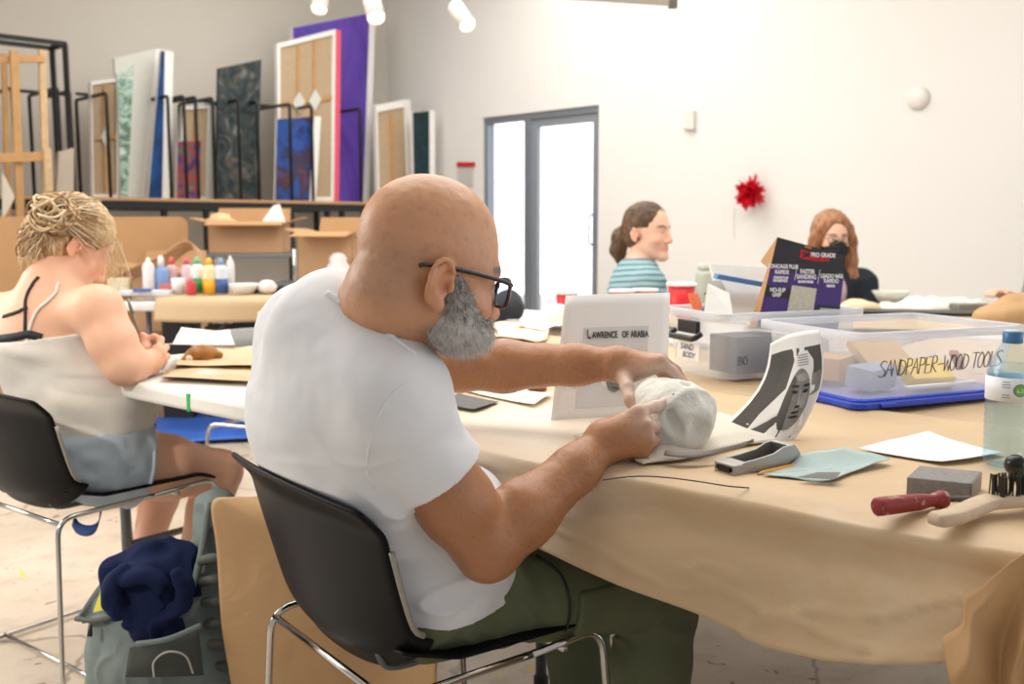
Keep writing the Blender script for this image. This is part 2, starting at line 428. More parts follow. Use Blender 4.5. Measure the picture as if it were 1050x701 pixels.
def strands(mb_v, V, N, n, length, fall, spread, width, cols, rng):
    """thin tapered hairs standing on surface points; returns verts, faces, tints"""
    pick = rng.randint(0, len(V), n); vs = []; fs = []; tc = []
    for q in pick:
        p = V[q]; d = N[q] * .6 + np.array(fall) + rng.randn(3) * spread; d /= np.linalg.norm(d)
        ln = length * (.6 + .7 * rng.rand()); a = np.cross(d, rng.randn(3)); a /= np.linalg.norm(a) + 1e-9; b = np.cross(d, a)
        e = d + np.array(fall) * .5 + rng.randn(3) * spread * .5; e /= np.linalg.norm(e)
        p1 = p + d * ln * .55; p2 = p1 + e * ln * .45; o = len(vs); w = width
        for pp, ww in ((p - d * .002, w), (p1, w * .8)):
            for k in range(3):
                t = 2 * PI * k / 3; vs.append(pp + (a * math.cos(t) + b * math.sin(t)) * ww)
        vs.append(p2)
        for k in range(3): k2 = (k + 1) % 3; fs += [(o + k, o + k2, o + 3 + k2, o + 3 + k), (o + 3 + k, o + 3 + k2, o + 6)]
        col = cols[rng.randint(len(cols))]; tc += [col] * 7
    return vs, fs, tc
def hair_mesh(name, mat, parent, vs, fs, tc):
    me = bpy.data.meshes.new(name); me.from_pydata([tuple(v) for v in vs], [], fs); me.update()
    ca = me.color_attributes.new('tint', 'FLOAT_COLOR', 'POINT')
    ca.data.foreach_set('color', np.concatenate([np.array(tc, np.float32), np.ones((len(tc), 1), np.float32)], 1).ravel())
    return link_mesh(me, name, mat, parent)
def mesh_vn(o):
    me = o.data; V = np.zeros(len(me.vertices) * 3, np.float32); N = V.copy(); me.vertices.foreach_get('co', V); me.vertices.foreach_get('normal', N)
    return V.reshape(-1, 3).astype(float), N.reshape(-1, 3).astype(float)
skin_tan = M('skin_tan', (1, 1, 1, 1), .42, var=.07, vscale=45, bump=.12, bscale=260, spec=.45, sss=.12, tint=True)
skin_pale = M('skin_pale', (1, 1, 1, 1), .5, var=.04, vscale=30, bump=.06, bscale=200, spec=.35, sss=.1, tint=True)
hair_any = M('hair', (1, 1, 1, 1), .5, var=.18, vscale=60, spec=.4, tint=True)
def knit(name, c, rough=.85, sc=900, bump=.15, var=.03):
    return M(name, c, rough, var=var, vscale=14, bump=bump, bscale=sc, spec=.2)
# ------------------------------------------------------------------ the man at the kraft-covered table
CF = Vector((.85, .527, 0)).normalized(); CR = Vector((.527, -.85, 0)).normalized()   # his chair: forward, right
PEL = Vector((-.19, 1.645, .55))
man = thing('person', 'bald bearded man in white t-shirt and olive trousers, reaching for a plaster head', 'person', (PEL.x, PEL.y, 0))
HC = P(436, 288, 1.43); HY = math.radians(29); HPI = math.radians(-12)
NB = P(372, 350, 1.51)
SR = P(407, 430, 1.40); SL = P(310, 345, 1.66)
ER = P(500, 562, 1.43); WR = P(622, 452, 1.565)
EL = P(470, 376, 1.86); WL = P(634, 373, 1.755)
hm = basis(HC, HY, HPI)
CHC = Vector((-.122, 1.678, 0)); CH_RZ = math.radians(37) - PI / 2; CH_HW = .238
def against_back(V, gap=.010):
    """soft cloth and body flatten against the inside of his chair back"""
    c, s = math.cos(-CH_RZ), math.sin(-CH_RZ); dx = V[:, 0] - CHC.x; dy = V[:, 1] - CHC.y; lx = dx * c - dy * s; ly = dx * s + dy * c
    a = (V[:, 2] - .432) / .305; x = lx / CH_HW; ac = np.clip(a, 0, 1)
    ys = -.222 - .055 * ac + .028 * np.exp(-(ac / .12) ** 2) - .03 * np.maximum(0, ac - .86) / .14 + .045 * np.clip(x, -1, 1) ** 2 * (1 - .35 * ac) + gap
    ys = ys - np.maximum(0, a - 1) * .305 * 1.6 - np.maximum(0, np.abs(x) - 1.02) * 1.5
    on = (a > -.25); d = np.where(on, np.maximum(0, ys - ly), 0); ny = d
    W = V.copy(); W[:, 0] += ny * math.cos(CH_RZ + PI / 2); W[:, 1] += ny * math.sin(CH_RZ + PI / 2); return W
def man_torso(f, g=0.0, k=.05):
    lat = (SR - SL).normalized(); up = (NB - PEL).normalized(); fw = up.cross(lat).normalized(); R = Matrix((lat, fw, lat.cross(fw))).transposed()
    mid = (SR + SL) / 2
    ch = PEL.lerp(mid, .66) - fw * .040
    f.ell(PEL + Vector((0, 0, -.01)), (.185 + g, .15 + g, .15 + g), Matrix((CR, CF, Vector((0, 0, 1)))).transposed(), k)
    f.ell(PEL.lerp(mid, .20) + CF * .028 + CR * .015, (.19 + g, .162 + g, .125 + g), Matrix((CR, CF, Vector((0, 0, 1)))).transposed(), k)
    f.ell(ch, (.20 + g, .120 + g, .20 + g), R, k)
    f.cone(SL + fw * -.0, SR, .066 + g, .064 + g, k)
    f.cone(PEL.lerp(mid, .8) - fw * .03 - lat * .07, PEL.lerp(mid, .95) - fw * .02 + lat * .07, .10 + g, .095 + g, k)
    f.cone(NB - up * .05, SL.lerp(NB, .25) - up * .01, .075 + g, .058 + g, k); f.cone(NB - up * .05, SR.lerp(NB, .25), .07 + g, .056 + g, k)
    f.cone(mid, NB - up * .04, .085 + g, .08 + g, k)
    return lat, fw, up
f = Field((-.56, 1.24, .40), (.38, 2.02, 1.24), .0032)
lat, fw, up = man_torso(f, -.012)
NK = hm @ Vector((0, -.035, -.03))
f.cone(NB - up * .04 + fw * .012, NK, .070, .066, .03); f.cone(NB + up * .0 - fw * .025, hm @ Vector((0, -.06, -.01)), .046, .05, .03)
head(f, HC, HY, HPI, S=1.0, cr=(.080, .105, .095), cz=.057, cy=-.006, eary=-.014, earbig=1.10, jaw=.76)
# arms
f.chain([SR, ER.lerp(SR, .35), ER], [.060, .056, .047], .02)
f.chain([ER, ER.lerp(WR, .28) + Vector((0, .0, .004)), ER.lerp(WR, .72), WR], [.046, .050, .036, .0285], .02)
f.chain([SL, EL.lerp(SL, .3), EL], [.058, .050, .044], .02)
f.chain([EL, EL.lerp(WL, .3), EL.lerp(WL, .75), WL], [.045, .047, .035, .029], .02)
# left hand over the top of the plaster
kn = [P(677, 371, 1.70), P(679, 369, 1.725), P(677, 372, 1.75), P(672, 376, 1.77)]
fi = [[P(689, 380, 1.695), P(699, 391, 1.69), P(705, 400, 1.685)], [P(693, 380, 1.745), P(702, 394, 1.745), P(705, 406, 1.74)],
      [P(690, 384, 1.775), P(698, 400, 1.775), P(700, 412, 1.765)], [P(683, 388, 1.79), P(690, 402, 1.79), P(692, 412, 1.78)]]
hand_points(f, WL, kn, fi, [P(640, 384, 1.73), P(643, 397, 1.69), P(646, 410, 1.665), P(651, 419, 1.65)], .0088, palm=.022)
f.cone(P(650, 380, 1.735), P(668, 376, 1.71), .019, .014, .014)
# right hand, a fist with the index finger pressed along the plaster
kn = [P(655, 423, 1.555), P(663, 436, 1.54), P(664, 450, 1.54), P(659, 461, 1.545)]
fi = [[P(671, 417, 1.575), P(682, 413, 1.59), P(690, 410, 1.598)], [P(671, 437, 1.565), P(667, 441, 1.59), P(655, 441, 1.595)],
      [P(670, 452, 1.565), P(665, 455, 1.588), P(654, 454, 1.59)], [P(663, 463, 1.565), P(657, 465, 1.582), P(648, 463, 1.582)]]
hand_points(f, WR, kn, fi, [P(636, 434, 1.60), P(652, 424, 1.615), P(668, 417, 1.615), P(680, 413, 1.612)], .0092, palm=.026)
f.cone(P(636, 447, 1.565), P(652, 445, 1.56), .026, .02, .016)
HEADC = np.array((.93, .70, .55)) * np.array(L('#d09a72')[:3]); 
def man_tint(V):
    base = np.array(L('#cf9a75')[:3]); arm = np.array(L('#b27c56')[:3])
    c, W = face_tint(V, hm, 1.0, base, brow=(.12, .10, .09))
    d = np.linalg.norm(V - np.array(HC), axis=1); t = np.clip((d - .17) / .1, 0, 1); c = c * (1 - t[:, None]) + arm * t[:, None]
    st = np.clip((.055 - W[:, 2]) / .03, 0, 1) * np.clip((-.03 - W[:, 1]) / .03, 0, 1) * np.clip((W[:, 2] + .06) / .03, 0, 1) * np.clip((.2 - d) / .03, 0, 1)
    c = mixc(c, st * .5 * (.6 + .4 * vnoise(V, 300)), (.30, .22, .17))
    fr = np.clip(vnoise(V, 120) * 3 - 1.6, 0, 1) * np.clip((d < .16) * 1.0, 0, 1); c = mixc(c, fr * .35, base * .55)
    for h in (P(650, 395, 1.68), P(690, 385, 1.69), P(688, 410, 1.6), P(665, 425, 1.57)): c = mixc(c, .55 * blob(V, h, (.045, .05, .04)), (.80, .68, .60))   # plaster dust
    hair = np.clip(vnoise(V * np.array((1, 1, 1)), 400) * 2 - .7, 0, 1) * t; c = mixc(c, hair * .25, arm * .35)
    return c
body = f.mesh('body', skin_tan, man, disp=lambda V, N: .0006 * vnoise(V, 60) + .0003 * vnoise(V, 170), tint=man_tint, relax=1, post=lambda V: against_back(V, .022))
# forearm hair
V, N = mesh_vn(body); rng = np.random.RandomState(5)
def near_seg(V, a, b, r): 
    a = np.array(a); b = np.array(b); t = np.clip(((V - a) @ (b - a)) / ((b - a) @ (b - a)), 0, 1); return np.linalg.norm(V - a - t[:, None] * (b - a), axis=1) < r
m_ = near_seg(V, ER.lerp(WR, .1), WR, .055) | near_seg(V, EL.lerp(WL, .1), WL, .055)
vs, fs, tc = strands(None, V[m_], N[m_], 1800, .008, (.1, .1, -.5), .35, .00013, [(.05, .03, .02), (.12, .07, .04)], rng)
hair_mesh('arm_hair', hair_any, man, vs, fs, tc)
# beard
f = Field(HC - Vector((.16, .16, .2)), HC + Vector((.16, .16, .1)), .003).at(hm)
for q in (-1, 1):
    f.chain([(q * .066, .014, .008), (q * .062, .024, -.025), (q * .054, .036, -.056)], [.012, .020, .024], .02)
    f.cone((q * .054, .036, -.056), (q * .02, .078, -.062), .025, .021, .025); f.cone((q * .05, .055, -.045), (q * .03, .086, -.058), .018, .015, .02)
    f.cone((q * .05, .016, -.055), (q * .02, .05, -.064), .018, .018, .02)
f.ell((0, .068, -.066), (.044, .034, .020), None, .02); f.cone((-.03, .09, -.05), (.03, .09, -.05), .013, .013, .015)
f.ell((0, .118, -.066), (.02, .025, .006), None, .006, 'sub')
f.at(Matrix.Identity(4))
beard = f.mesh('beard', hair_any, man, disp=lambda V, N: .0025 * vnoise(V, 140) + .001 * vnoise(V, 400), tint=lambda V: np.clip((.34 + .5 * np.clip((np.array(HC)[2] - .035 - V[:, 2]) / .05, 0, 1) + .14 * vnoise(V, 90) + .14 * vnoise(V, 300)), .10, .95)[:, None] * np.array((1.0, .95, .9)))
V, N = mesh_vn(beard); dn = hm.to_3x3() @ Vector((0, .25, -.9)); inv = np.array(hm.inverted()); Wz = (V @ inv[:3, :3].T + inv[:3, 3])
cols_l = [(.95, .93, .90), (.92, .90, .87), (.97, .95, .93), (.85, .83, .80), (.6, .57, .54)]; cols_d = [(.7, .67, .64), (.22, .18, .15), (.12, .10, .08), (.8, .78, .75), (.45, .41, .38)]
low = Wz[:, 2] < -.050
vs, fs, tc = strands(None, V[low], N[low], 3200, .015, tuple(dn * .7), .25, .00042, cols_l, rng)
v2, f2, t2 = strands(None, V[~low], N[~low], 2600, .010, tuple(dn * .8), .25, .0004, cols_d, rng)
o_ = len(vs); vs += v2; fs += [tuple(i + o_ for i in q) for q in f2]; tc += t2
hair_mesh('beard_hair', hair_any, man, vs, fs, tc)
# shirt
f = Field((-.60, 1.20, .44), (.12, 1.98, 1.12), .004)
lat0, fw0, up = man_torso(f, .006); NBC = NB + (NK - NB) * .05
sr_end = SR.lerp(ER, .45); sl_end = SL.lerp(EL, .45)
f.cone(SR - (ER - SR) * .05, sr_end, .074, .074, .035, flat='b'); f.cone(SL, sl_end, .072, .066, .035, flat='b')
f.cone(P(318, 336, 1.47), P(400, 397, 1.37), .060, .056, .07); f.cone(P(333, 326, 1.50), P(388, 366, 1.42), .058, .055, .03)
f.ell(PEL + Vector((0, 0, -.01)) + CF * .0, (.224, .182, .17), Matrix((CR, CF, Vector((0, 0, 1)))).transposed(), .03)
f.cone(NB - up * .035 - lat0 * .12, NB + up * .004 - lat0 * .035, .054, .042, .10)
f.cone(NB + up * .035 - fw0 * .02, NB - up * .03 + lat0 * .10, .07, .062, .05)
pass
f.cone(NB + fw0 * .02 + up * .01, NK + (NK - NB) * 1.2 + fw0 * .02, .064, .066, .006, 'sub')
f.plane(PEL + Vector((0, 0, -.040)), Vector((.08, .05, -1)))
axs = (ER - SR).normalized()
def shirt_disp(V, N):
    q = V - np.array(SR); 
    w = V + .04 * np.stack([vnoise(V, 6), vnoise(V + 5, 6), vnoise(V + 9, 6)], 1)
    u = w @ np.array(CF); z = w[:, 2]; r_ = w @ np.array(CR)
    fold = np.maximum(0, vnoise(np.stack([u * 5 + z * 5, z * 26 - u * 9, r_ * 5], 1), 1.0) - .05)
    lowm = np.clip((.93 - V[:, 2]) / .25, .12, 1)
    cr_ = np.clip(1 - np.abs(vnoise(np.stack([u * 7 + z * 9, z * 17 - u * 8, r_ * 5], 1), 1.0)) * 3.2, 0, 1) ** 2
    wm = np.clip((.80 - V[:, 2]) / .18, 0, 1) + np.exp(-(np.linalg.norm(V - np.array(SR.lerp(ER, .25) - CF * .05 + Vector((0, 0, -.05))), axis=1) / .11) ** 2)
    dd = .012 * fold * lowm + .007 * cr_ * np.clip(wm, 0, 1) + .004 * vnoise(V, 14) + .0008 * vnoise(V, 45)
    arm = np.exp(-(np.linalg.norm(q - np.outer(q @ np.array(axs), np.array(axs)), axis=1) / .08) ** 2) * np.clip(q @ np.array(axs) / .06, 0, 1)
    ang = np.sin(q @ np.array(axs) * 95 + 3 * vnoise(V, 18)) * .0028
    return dd * (1 - .6 * arm) + arm * ang
white_tee = knit('white_cotton', '#e4e6e8', .85, 700, .08)
shirt = f.mesh('t_shirt', white_tee, man, disp=shirt_disp, relax=1, post=lambda V: against_back(V, .009))
# seams laid on the shirt: neck band and sleeve seam
from mathutils.bvhtree import BVHTree
SBV = BVHTree.FromPolygons([v.co.copy() for v in shirt.data.vertices], [tuple(p.vertices) for p in shirt.data.polygons])
def seam(px_pts, r, name, lift=0):
    out = []
    for x, y in px_pts:
        h = SBV.ray_cast(CAM, ray(x, y).normalized())
        if h[0] is not None: out.append(h[0] + h[1] * lift)
    if len(out) > 2: mb = MB(); mb.tube(cat(out, 5), r, 8); mb.build(name, white_tee, shirt, smooth=True)
seam([(336, 300), (346, 307), (358, 316), (372, 324), (386, 334), (400, 344), (413, 354), (425, 363)], .0045, 'neck_band')
seam([(418, 392), (404, 402), (392, 418), (384, 438), (378, 460), (376, 484), (384, 500)], .0016, 'sleeve_seam')

nk = (NK - NB).normalized(); Rn = frame(nk); 
# trousers
HR = PEL + CR * .108 + Vector((0, 0, -.04)); HL = PEL - CR * .088 + Vector((0, 0, -.025))
KR = Vector((.272, 1.73, .468)); AR = Vector((.245, 1.71, .10)); KL = Vector((.13, 1.985, .475)); AL = Vector((.15, 1.97, .10))
f = Field((-.46, 1.34, .03), (.42, 2.12, .72), .0045)
Rp = Matrix((CR, CF, Vector((0, 0, 1)))).transposed()
f.ell(PEL + Vector((0, 0, -.012)), (.205, .16, .12), Rp, .03)
f.ell(PEL + Vector((0, 0, -.045)) - CF * .03, (.21, .15, .075), Rp, .03)
for h_, k_, a_ in ((HR, KR, AR), (HL, KL, AL)):
    f.chain([h_, h_.lerp(k_, .5) + Vector((0, 0, .004)), k_], [.088, .072, .064], .03)
    f.chain([k_, k_.lerp(a_, .35) + CF * -.012, a_], [.068, .070, .064], .02)
f.plane(AR, (0, 0, -1)); f.plane(PEL + Vector((0, 0, .09)), (.0, .0, 1))
def tr_disp(V, N):
    w = V + .03 * np.stack([vnoise(V, 7), vnoise(V + 5, 7), vnoise(V + 9, 7)], 1)
    kd = np.exp(-(np.minimum(np.linalg.norm(V - np.array(KR) + np.array(CF) * .06 + (0, 0, .05), axis=1), np.linalg.norm(V - np.array(KL), axis=1)) / .11) ** 2)
    hd = np.exp(-(np.linalg.norm(V - np.array(HR), axis=1) / .16) ** 2)
    u = w @ np.array(CF)
    cr_ = np.clip(1 - np.abs(vnoise(np.stack([u * 13 + w[:, 2] * 15, w[:, 2] * 9 - u * 6, (w @ np.array(CR)) * 8], 1), 1)) * 3, 0, 1) ** 2
    return .006 * cr_ * np.clip(.25 + kd + hd, 0, 1) + .013 * kd * np.maximum(-.2, vnoise(np.stack([u * 18 - w[:, 2] * 34, w[:, 2] * 5 + u * 5, (w @ np.array(CR)) * 6], 1), 1)) + .008 * hd * vnoise(np.stack([u * 30 + w[:, 2] * 12, w[:, 2] * 7, (w @ np.array(CR)) * 7], 1), 1) + .003 * vnoise(w, 16)
olive = knit('olive_canvas', '#646a50', .8, 1000, .1, .08)
f.mesh('trousers', olive, man, disp=tr_disp, relax=1, post=lambda V: against_back(V, .014))
# cargo pocket on the outer thigh: an inflated piece of the thigh
ax = (KR - HR).normalized()
f = Field(HR - Vector((.15, .2, .15)), KR + Vector((.15, .12, .15)), .004)
f.chain([HR, HR.lerp(KR, .5) + Vector((0, 0, .004)), KR], [.097, .084, .075], .02)
f.plane(HR.lerp(KR, .9), ax); f.plane(HR.lerp(KR, .52), -ax)
sd = ax.cross(Vector((0, 0, 1))).normalized()
f.plane(HR.lerp(KR, .6) + Vector((0, 0, .035)), (0, 0, 1)); f.plane(HR.lerp(KR, .6) + Vector((0, 0, -.06)), (0, 0, -1)); f.plane(HR.lerp(KR, .6) + sd * .02, -sd)
f.mesh('cargo_pocket', olive, man, disp=lambda V, N: .002 * vnoise(V, 20), relax=2)
zp = [HR.lerp(KR, t) + (sd * math.cos(a) + Vector((0, 0, 1)) * math.sin(a)) * (.094 - .02 * t) for t, a in ((.40, 1.25), (.44, 1.0), (.47, .7), (.48, .35), (.48, 0), (.47, -.4))]
mb = MB(); mb.tube(cat(zp, 4), .0022, 6); mb.build('zipper', M('zip_black', '#15171a', .4), man, smooth=True)
# shoes
for k_, a_ in ((KR, AR), (KL, AL)):
    f = Field(a_ - Vector((.12, .12, .11)), a_ + Vector((.32, .28, .08)), .005)
    f.cone(a_ + Vector((0, 0, .02)), a_ + Vector((0, 0, -.045)) - CF * .02, .045, .042, .02); f.chain([a_ + Vector((0, 0, -.05)) - CF * .03, a_ + CF * .09 + Vector((0, 0, -.052)), a_ + CF * .17 + Vector((0, 0, -.062))], [.042, .043, .034], .02)
    f.plane((0, 0, .004), (0, 0, -1)); f.mesh('shoe', M('shoe_black', '#1b1c1e', .5), man)
# glasses
inv = hm
def H(*p): return hm @ Vector(p)
g = MB()
for s in (-1, 1):
    rim = [H(s * (.034 + .027 * (abs(math.cos(a)) ** .55) * math.copysign(1, math.cos(a))), .113 - .008 * abs(math.cos(a) * .5 + .5 * 1) * (1 if math.cos(a) * s * s > 0 else .3), .004 + .021 * (abs(math.sin(a)) ** .6) * math.copysign(1, math.sin(a))) for a in [2 * PI * i / 28 for i in range(28)]]
    g.tube(rim, .0026, 8, closed=True)
    g.tube(cat([H(s * .063, .106, .016), H(s * .074, .085, .019), H(s * .0815, .02, .022), H(s * .083, -.035, .020), H(s * .081, -.05, .016)], 4), [.0034] * 16 + [.0028], 8)
g.tube(cat([H(-.009, .114, .012), H(0, .118, .016), H(.009, .114, .012)], 4), .0024, 8)
gl = g.build('eyeglasses', M('tortoise', '#2b211b', .25, var=.5, vscale=160, spec=.6), man, smooth=True)
glass = NT('clear_lens'); glass.b.inputs['Transmission Weight'].default_value = 1; glass.b.inputs['Roughness'].default_value = .02; glass.b.inputs['IOR'].default_value = 1.08; glass.col('#dfe6f2')
g = MB()
for s in (-1, 1):
    g.prism([H(s * (.034 + .026 * (abs(math.cos(a)) ** .55) * math.copysign(1, math.cos(a))), .1085, .004 + .020 * (abs(math.sin(a)) ** .6) * math.copysign(1, math.sin(a))) for a in [2 * PI * i / 28 for i in range(28)]], hm.to_3x3() @ Vector((0, .001, 0)))
g.build('lens', glass.m, gl)
# ------------------------------------------------------------------ the room
WD = Vector((1.017, -1.06, 0)).normalized()      # along the back wall, to the right and nearer
WN = Vector((-WD.y, WD.x, 0))                    # out through the back wall
if WN.y < 0: WN = -WN
DOOR_A = P(495, 127, 9.6); CORNER = Vector((-1.307, 10.67, 0))
LD = -WN                                         # along the left wall, toward the camera
CEIL = 3.75
def wallp(s, z, off=0): return CORNER + WD * s - WN * off + Vector((0, 0, z))     # a point on the back wall; off = into the room
def leftp(s, z, off=0): return CORNER + LD * s + WD * off + Vector((0, 0, z))     # a point on the left wall
paint = NT('wall_paint'); v = paint.coord(); paint.col(paint.mix(paint.noise(v, 1.2), '#dcdad6', '#e2e0dc')); paint.b.inputs['Roughness'].default_value = .8; paint.bump(paint.noise(v, 120), .05, .003)
lpaint = NT('wall_paint_grey'); v = lpaint.coord(); lpaint.col(lpaint.mix(lpaint.noise(v, 1.2), '#d0cac0', '#d5cfc5')); lpaint.b.inputs['Roughness'].default_value = .85
fl = NT('painted_floor'); v = fl.coord()
n1 = fl.noise(v, 1.3, 6, .6); n2 = fl.noise(v, 9, 8, .65); n3 = fl.noise(v, 40, 5, .7)
c = fl.ramp(n1, [(.3, '#c2b4a2'), (.7, '#d6cabb')]); c = fl.mix(fl.ramp(n2, [(.5, 0.0), (.72, .55)]), c, '#9c9084'); c = fl.mix(fl.ramp(n3, [(.62, 0.0), (.75, .5)]), c, '#83766b')
vo = fl.n('ShaderNodeTexVoronoi', _feature='DISTANCE_TO_EDGE'); vo.inputs['Scale'].default_value = .85; wv = fl.n('ShaderNodeVectorMath', _operation='ADD'); fl.l(v, wv.inputs[0]); nn = fl.n('ShaderNodeTexNoise'); nn.inputs['Scale'].default_value = 3; nn.inputs['Detail'].default_value = 8; fl.l(v, nn.inputs['Vector']); sc = fl.n('ShaderNodeVectorMath', _operation='SCALE'); sc.inputs['Scale'].default_value = .35; fl.l(nn.outputs['Color'], sc.inputs[0]); fl.l(sc.outputs[0], wv.inputs[1]); fl.l(wv.outputs[0], vo.inputs['Vector'])
c = fl.mix(fl.ramp(vo.outputs['Distance'], [(.002, .6), (.007, 0.0)]), c, '#5a4c40')
sp = fl.noise(v, 6.5, 3, .6, .8); c = fl.mix(fl.ramp(sp, [(.675, 0.0), (.69, .8)]), c, '#d8c23f')
sp = fl.noise(fl.coord((1, 1, 1), (0, 0, 1)), 16, 3, .5, .6); c = fl.mix(fl.ramp(sp, [(.68, 0.0), (.70, .7)]), c, '#5a3f36')
fl.col(c); fl.b.inputs['Roughness'].default_value = .38; fl.bump(n2, .15, .003)
def wall_mesh(name, mat, fn, s0, s1, z0, z1, holes, th):
    """a wall panel with thickness, built round its openings"""
    mb = MB(); ss = sorted({s0, s1, *[h[0] for h in holes], *[h[1] for h in holes]}); zs = sorted({z0, z1, *[h[2] for h in holes], *[h[3] for h in holes]})
    for a, b in zip(ss, ss[1:]):
        for q, r in zip(zs, zs[1:]):
            if any(h[0] <= a and b <= h[1] and h[2] <= q and r <= h[3] for h in holes): continue
            mb.hexa([fn(a, q, 0), fn(b, q, 0), fn(b, q, -th), fn(a, q, -th), fn(a, r, 0), fn(b, r, 0), fn(b, r, -th), fn(a, r, -th)])
    o = mb.build(name, mat); bm = bmesh.new(); bm.from_mesh(o.data); bmesh.ops.remove_doubles(bm, verts=bm.verts, dist=1e-5); bm.to_mesh(o.data); bm.free()
    return tag(o, kind='structure')
def s_of(px, Y=None):
    d = ray(px, 230); t = (CORNER - CAM).dot(WN) / Vector((d.x, d.y, 0)).dot(WN); q = Vector((d.x * t, d.y * t, 0)); return (q - Vector((CORNER.x, CORNER.y, 0))).dot(WD)
D0, D1 = s_of(495), s_of(613); DH = 2.12
wall_mesh('wall_back', paint.m, wallp, -.15, 9.0, 0, CEIL, [(D0, D1, -.001, DH)], .16)
wall_mesh('wall_left', lpaint.m, leftp, .0, 9.5, 0, CEIL, [], .16)
mb = MB(); mb.box((0, 5, -.05), (22, 22, .1)); tag(mb.build('floor', fl.m), kind='structure')
mb = MB(); mb.box((.5, 5, CEIL + .06), (20, 15, .1)); tag(mb.build('ceiling', paint.m), kind='structure')
trimw = M('trim_white', '#d8d4cd', .5)
mb = MB(); 
for a, b in ((0.02, D0 - .03), (D1 + .03, 9.0)): mb.hexa([wallp(a, 0, 0), wallp(b, 0, 0), wallp(b, 0, .014), wallp(a, 0, .014), wallp(a, .1, 0), wallp(b, .1, 0), wallp(b, .1, .014), wallp(a, .1, .014)])
tag(mb.build('baseboard_back', trimw), kind='structure')
# glazed door with its sidelight
alu = M('grey_aluminium', '#8f98a3', .4, .6)
door = thing('door_1', 'tall glazed door with grey frame and sidelight in the white back wall', 'door', wallp((D0 + D1) / 2, 0)); tag(door, kind='structure')
def wbar(mb, s0, s1, z0, z1, o0=-.02, o1=-.1): mb.hexa([wallp(s0, z0, o0), wallp(s1, z0, o0), wallp(s1, z0, o1), wallp(s0, z0, o1), wallp(s0, z1, o0), wallp(s1, z1, o0), wallp(s1, z1, o1), wallp(s0, z1, o1)])
DM = s_of(538)
mb = MB(); wbar(mb, D0, D1, DH - .06, DH); wbar(mb, D0, D0 + .05, 0, DH - .06); wbar(mb, D1 - .045, D1, 0, DH - .06); wbar(mb, DM - .03, DM + .05, 0, DH - .06); wbar(mb, D0 + .05, DM - .03, 0, .1)
mb.build('door_frame', alu, door, bevel=.004)
mb = MB(); wbar(mb, DM + .05, D1 - .045, .0, .14, -.04, -.085); wbar(mb, DM + .05, D1 - .045, DH - .13, DH - .06, -.04, -.085); wbar(mb, DM + .05, DM + .12, .14, DH - .13, -.04, -.085); wbar(mb, D1 - .1, D1 - .045, .14, DH - .13, -.04, -.085)
leaf = mb.build('door_leaf', M('grey_door', '#9aa0a8', .4, .4), door)
mb = MB(); mb.tube(rounded([wallp(D1 - .075, .95, -.02), wallp(D1 - .075, .95, .03), wallp(D1 - .075, 1.2, .03), wallp(D1 - .075, 1.2, -.02)], .02), .009, 8); mb.build('door_handle', alu, leaf, smooth=True)
gz = NT('door_glass'); tr = gz.n('ShaderNodeBsdfTransparent'); gl_ = gz.n('ShaderNodeBsdfGlossy'); gl_.inputs['Roughness'].default_value = .02; ms = gz.n('ShaderNodeMixShader'); ms.inputs[0].default_value = .05; gz.l(tr.outputs[0], ms.inputs[1]); gz.l(gl_.outputs[0], ms.inputs[2]); gz.l(ms.outputs[0], gz.o.inputs[0])
mb = MB(); wbar(mb, D0 + .05, DM - .03, .1, DH - .06, -.058, -.064); mb.build('sidelight_pane', gz.m, door)
mb = MB(); wbar(mb, DM + .12, D1 - .1, .14, DH - .13, -.058, -.064); mb.build('door_pane', gz.m, leaf)
# ------------------------------------------------------------------ kraft-covered work table
TE = Vector((.774, -.633, 0)).normalized(); TN = Vector((.633, .774, 0)).normalized()   # along the front edge to the right; away from the man
TFL = Vector((-.42, 1.508 + .59 * .818, 0)); TFR = Vector((.625, 1.508 - .455 * .818, 0)); TL = (TFR - TFL).length
TZ = .74
def T(e, n, z=0): return TFL + TE * e + TN * n + Vector((0, 0, TZ + z))
kr = NT('kraft_paper'); v = kr.coord()
c = kr.mix(kr.noise(v, 2.5, 5), '#c8ab83', '#d2b894'); c = kr.mix(kr.ramp(kr.noise(v, 260, 2), [(.35, .0), (.7, .08)]), c, '#b8966a')
dust = kr.noise(kr.coord((1, 1, 1), (0, 0, .7)), 5, 5, .6)
c = kr.mix(kr.ramp(dust, [(.55, 0.0), (.75, .35)]), c, '#e6dac8')
vd = kr.n('ShaderNodeVectorMath', _operation='DISTANCE'); vd.inputs[1].default_value = (.10, 1.83, .74); kr.l(v, vd.inputs[0])
dm = kr.n('ShaderNodeMath', _operation='ADD'); kr.l(vd.outputs['Value'], dm.inputs[0]); nm = kr.n('ShaderNodeMath', _operation='MULTIPLY'); kr.l(kr.noise(v, 4, 5, .6), nm.inputs[0]); nm.inputs[1].default_value = .35; kr.l(nm.outputs[0], dm.inputs[1])
kr.col(kr.mix(kr.ramp(dm.outputs[0], [(.32, .75), (.58, 0.0)]), c, '#efe6d8'))   # plaster dust spread round the work; kr.b.inputs['Roughness'].default_value = .62; kr.b.inputs['Specular IOR Level'].default_value = .35
vo = kr.n('ShaderNodeTexNoise'); vo.inputs['Scale'].default_value = 5; vo.inputs['Detail'].default_value = 3; vo.inputs['Roughness'].default_value = .55; vo.inputs['Distortion'].default_value = .9; kr.l(v, vo.inputs['Vector']); kr.bump(vo.outputs['Fac'], .22, .02)
KRAFT = kr.m
kd = NT('kraft_paper_roll'); v = kd.coord(); c = kd.mix(kd.noise(v, 3, 5), '#b68f61', '#c19b6e'); kd.col(c); kd.b.inputs['Roughness'].default_value = .6
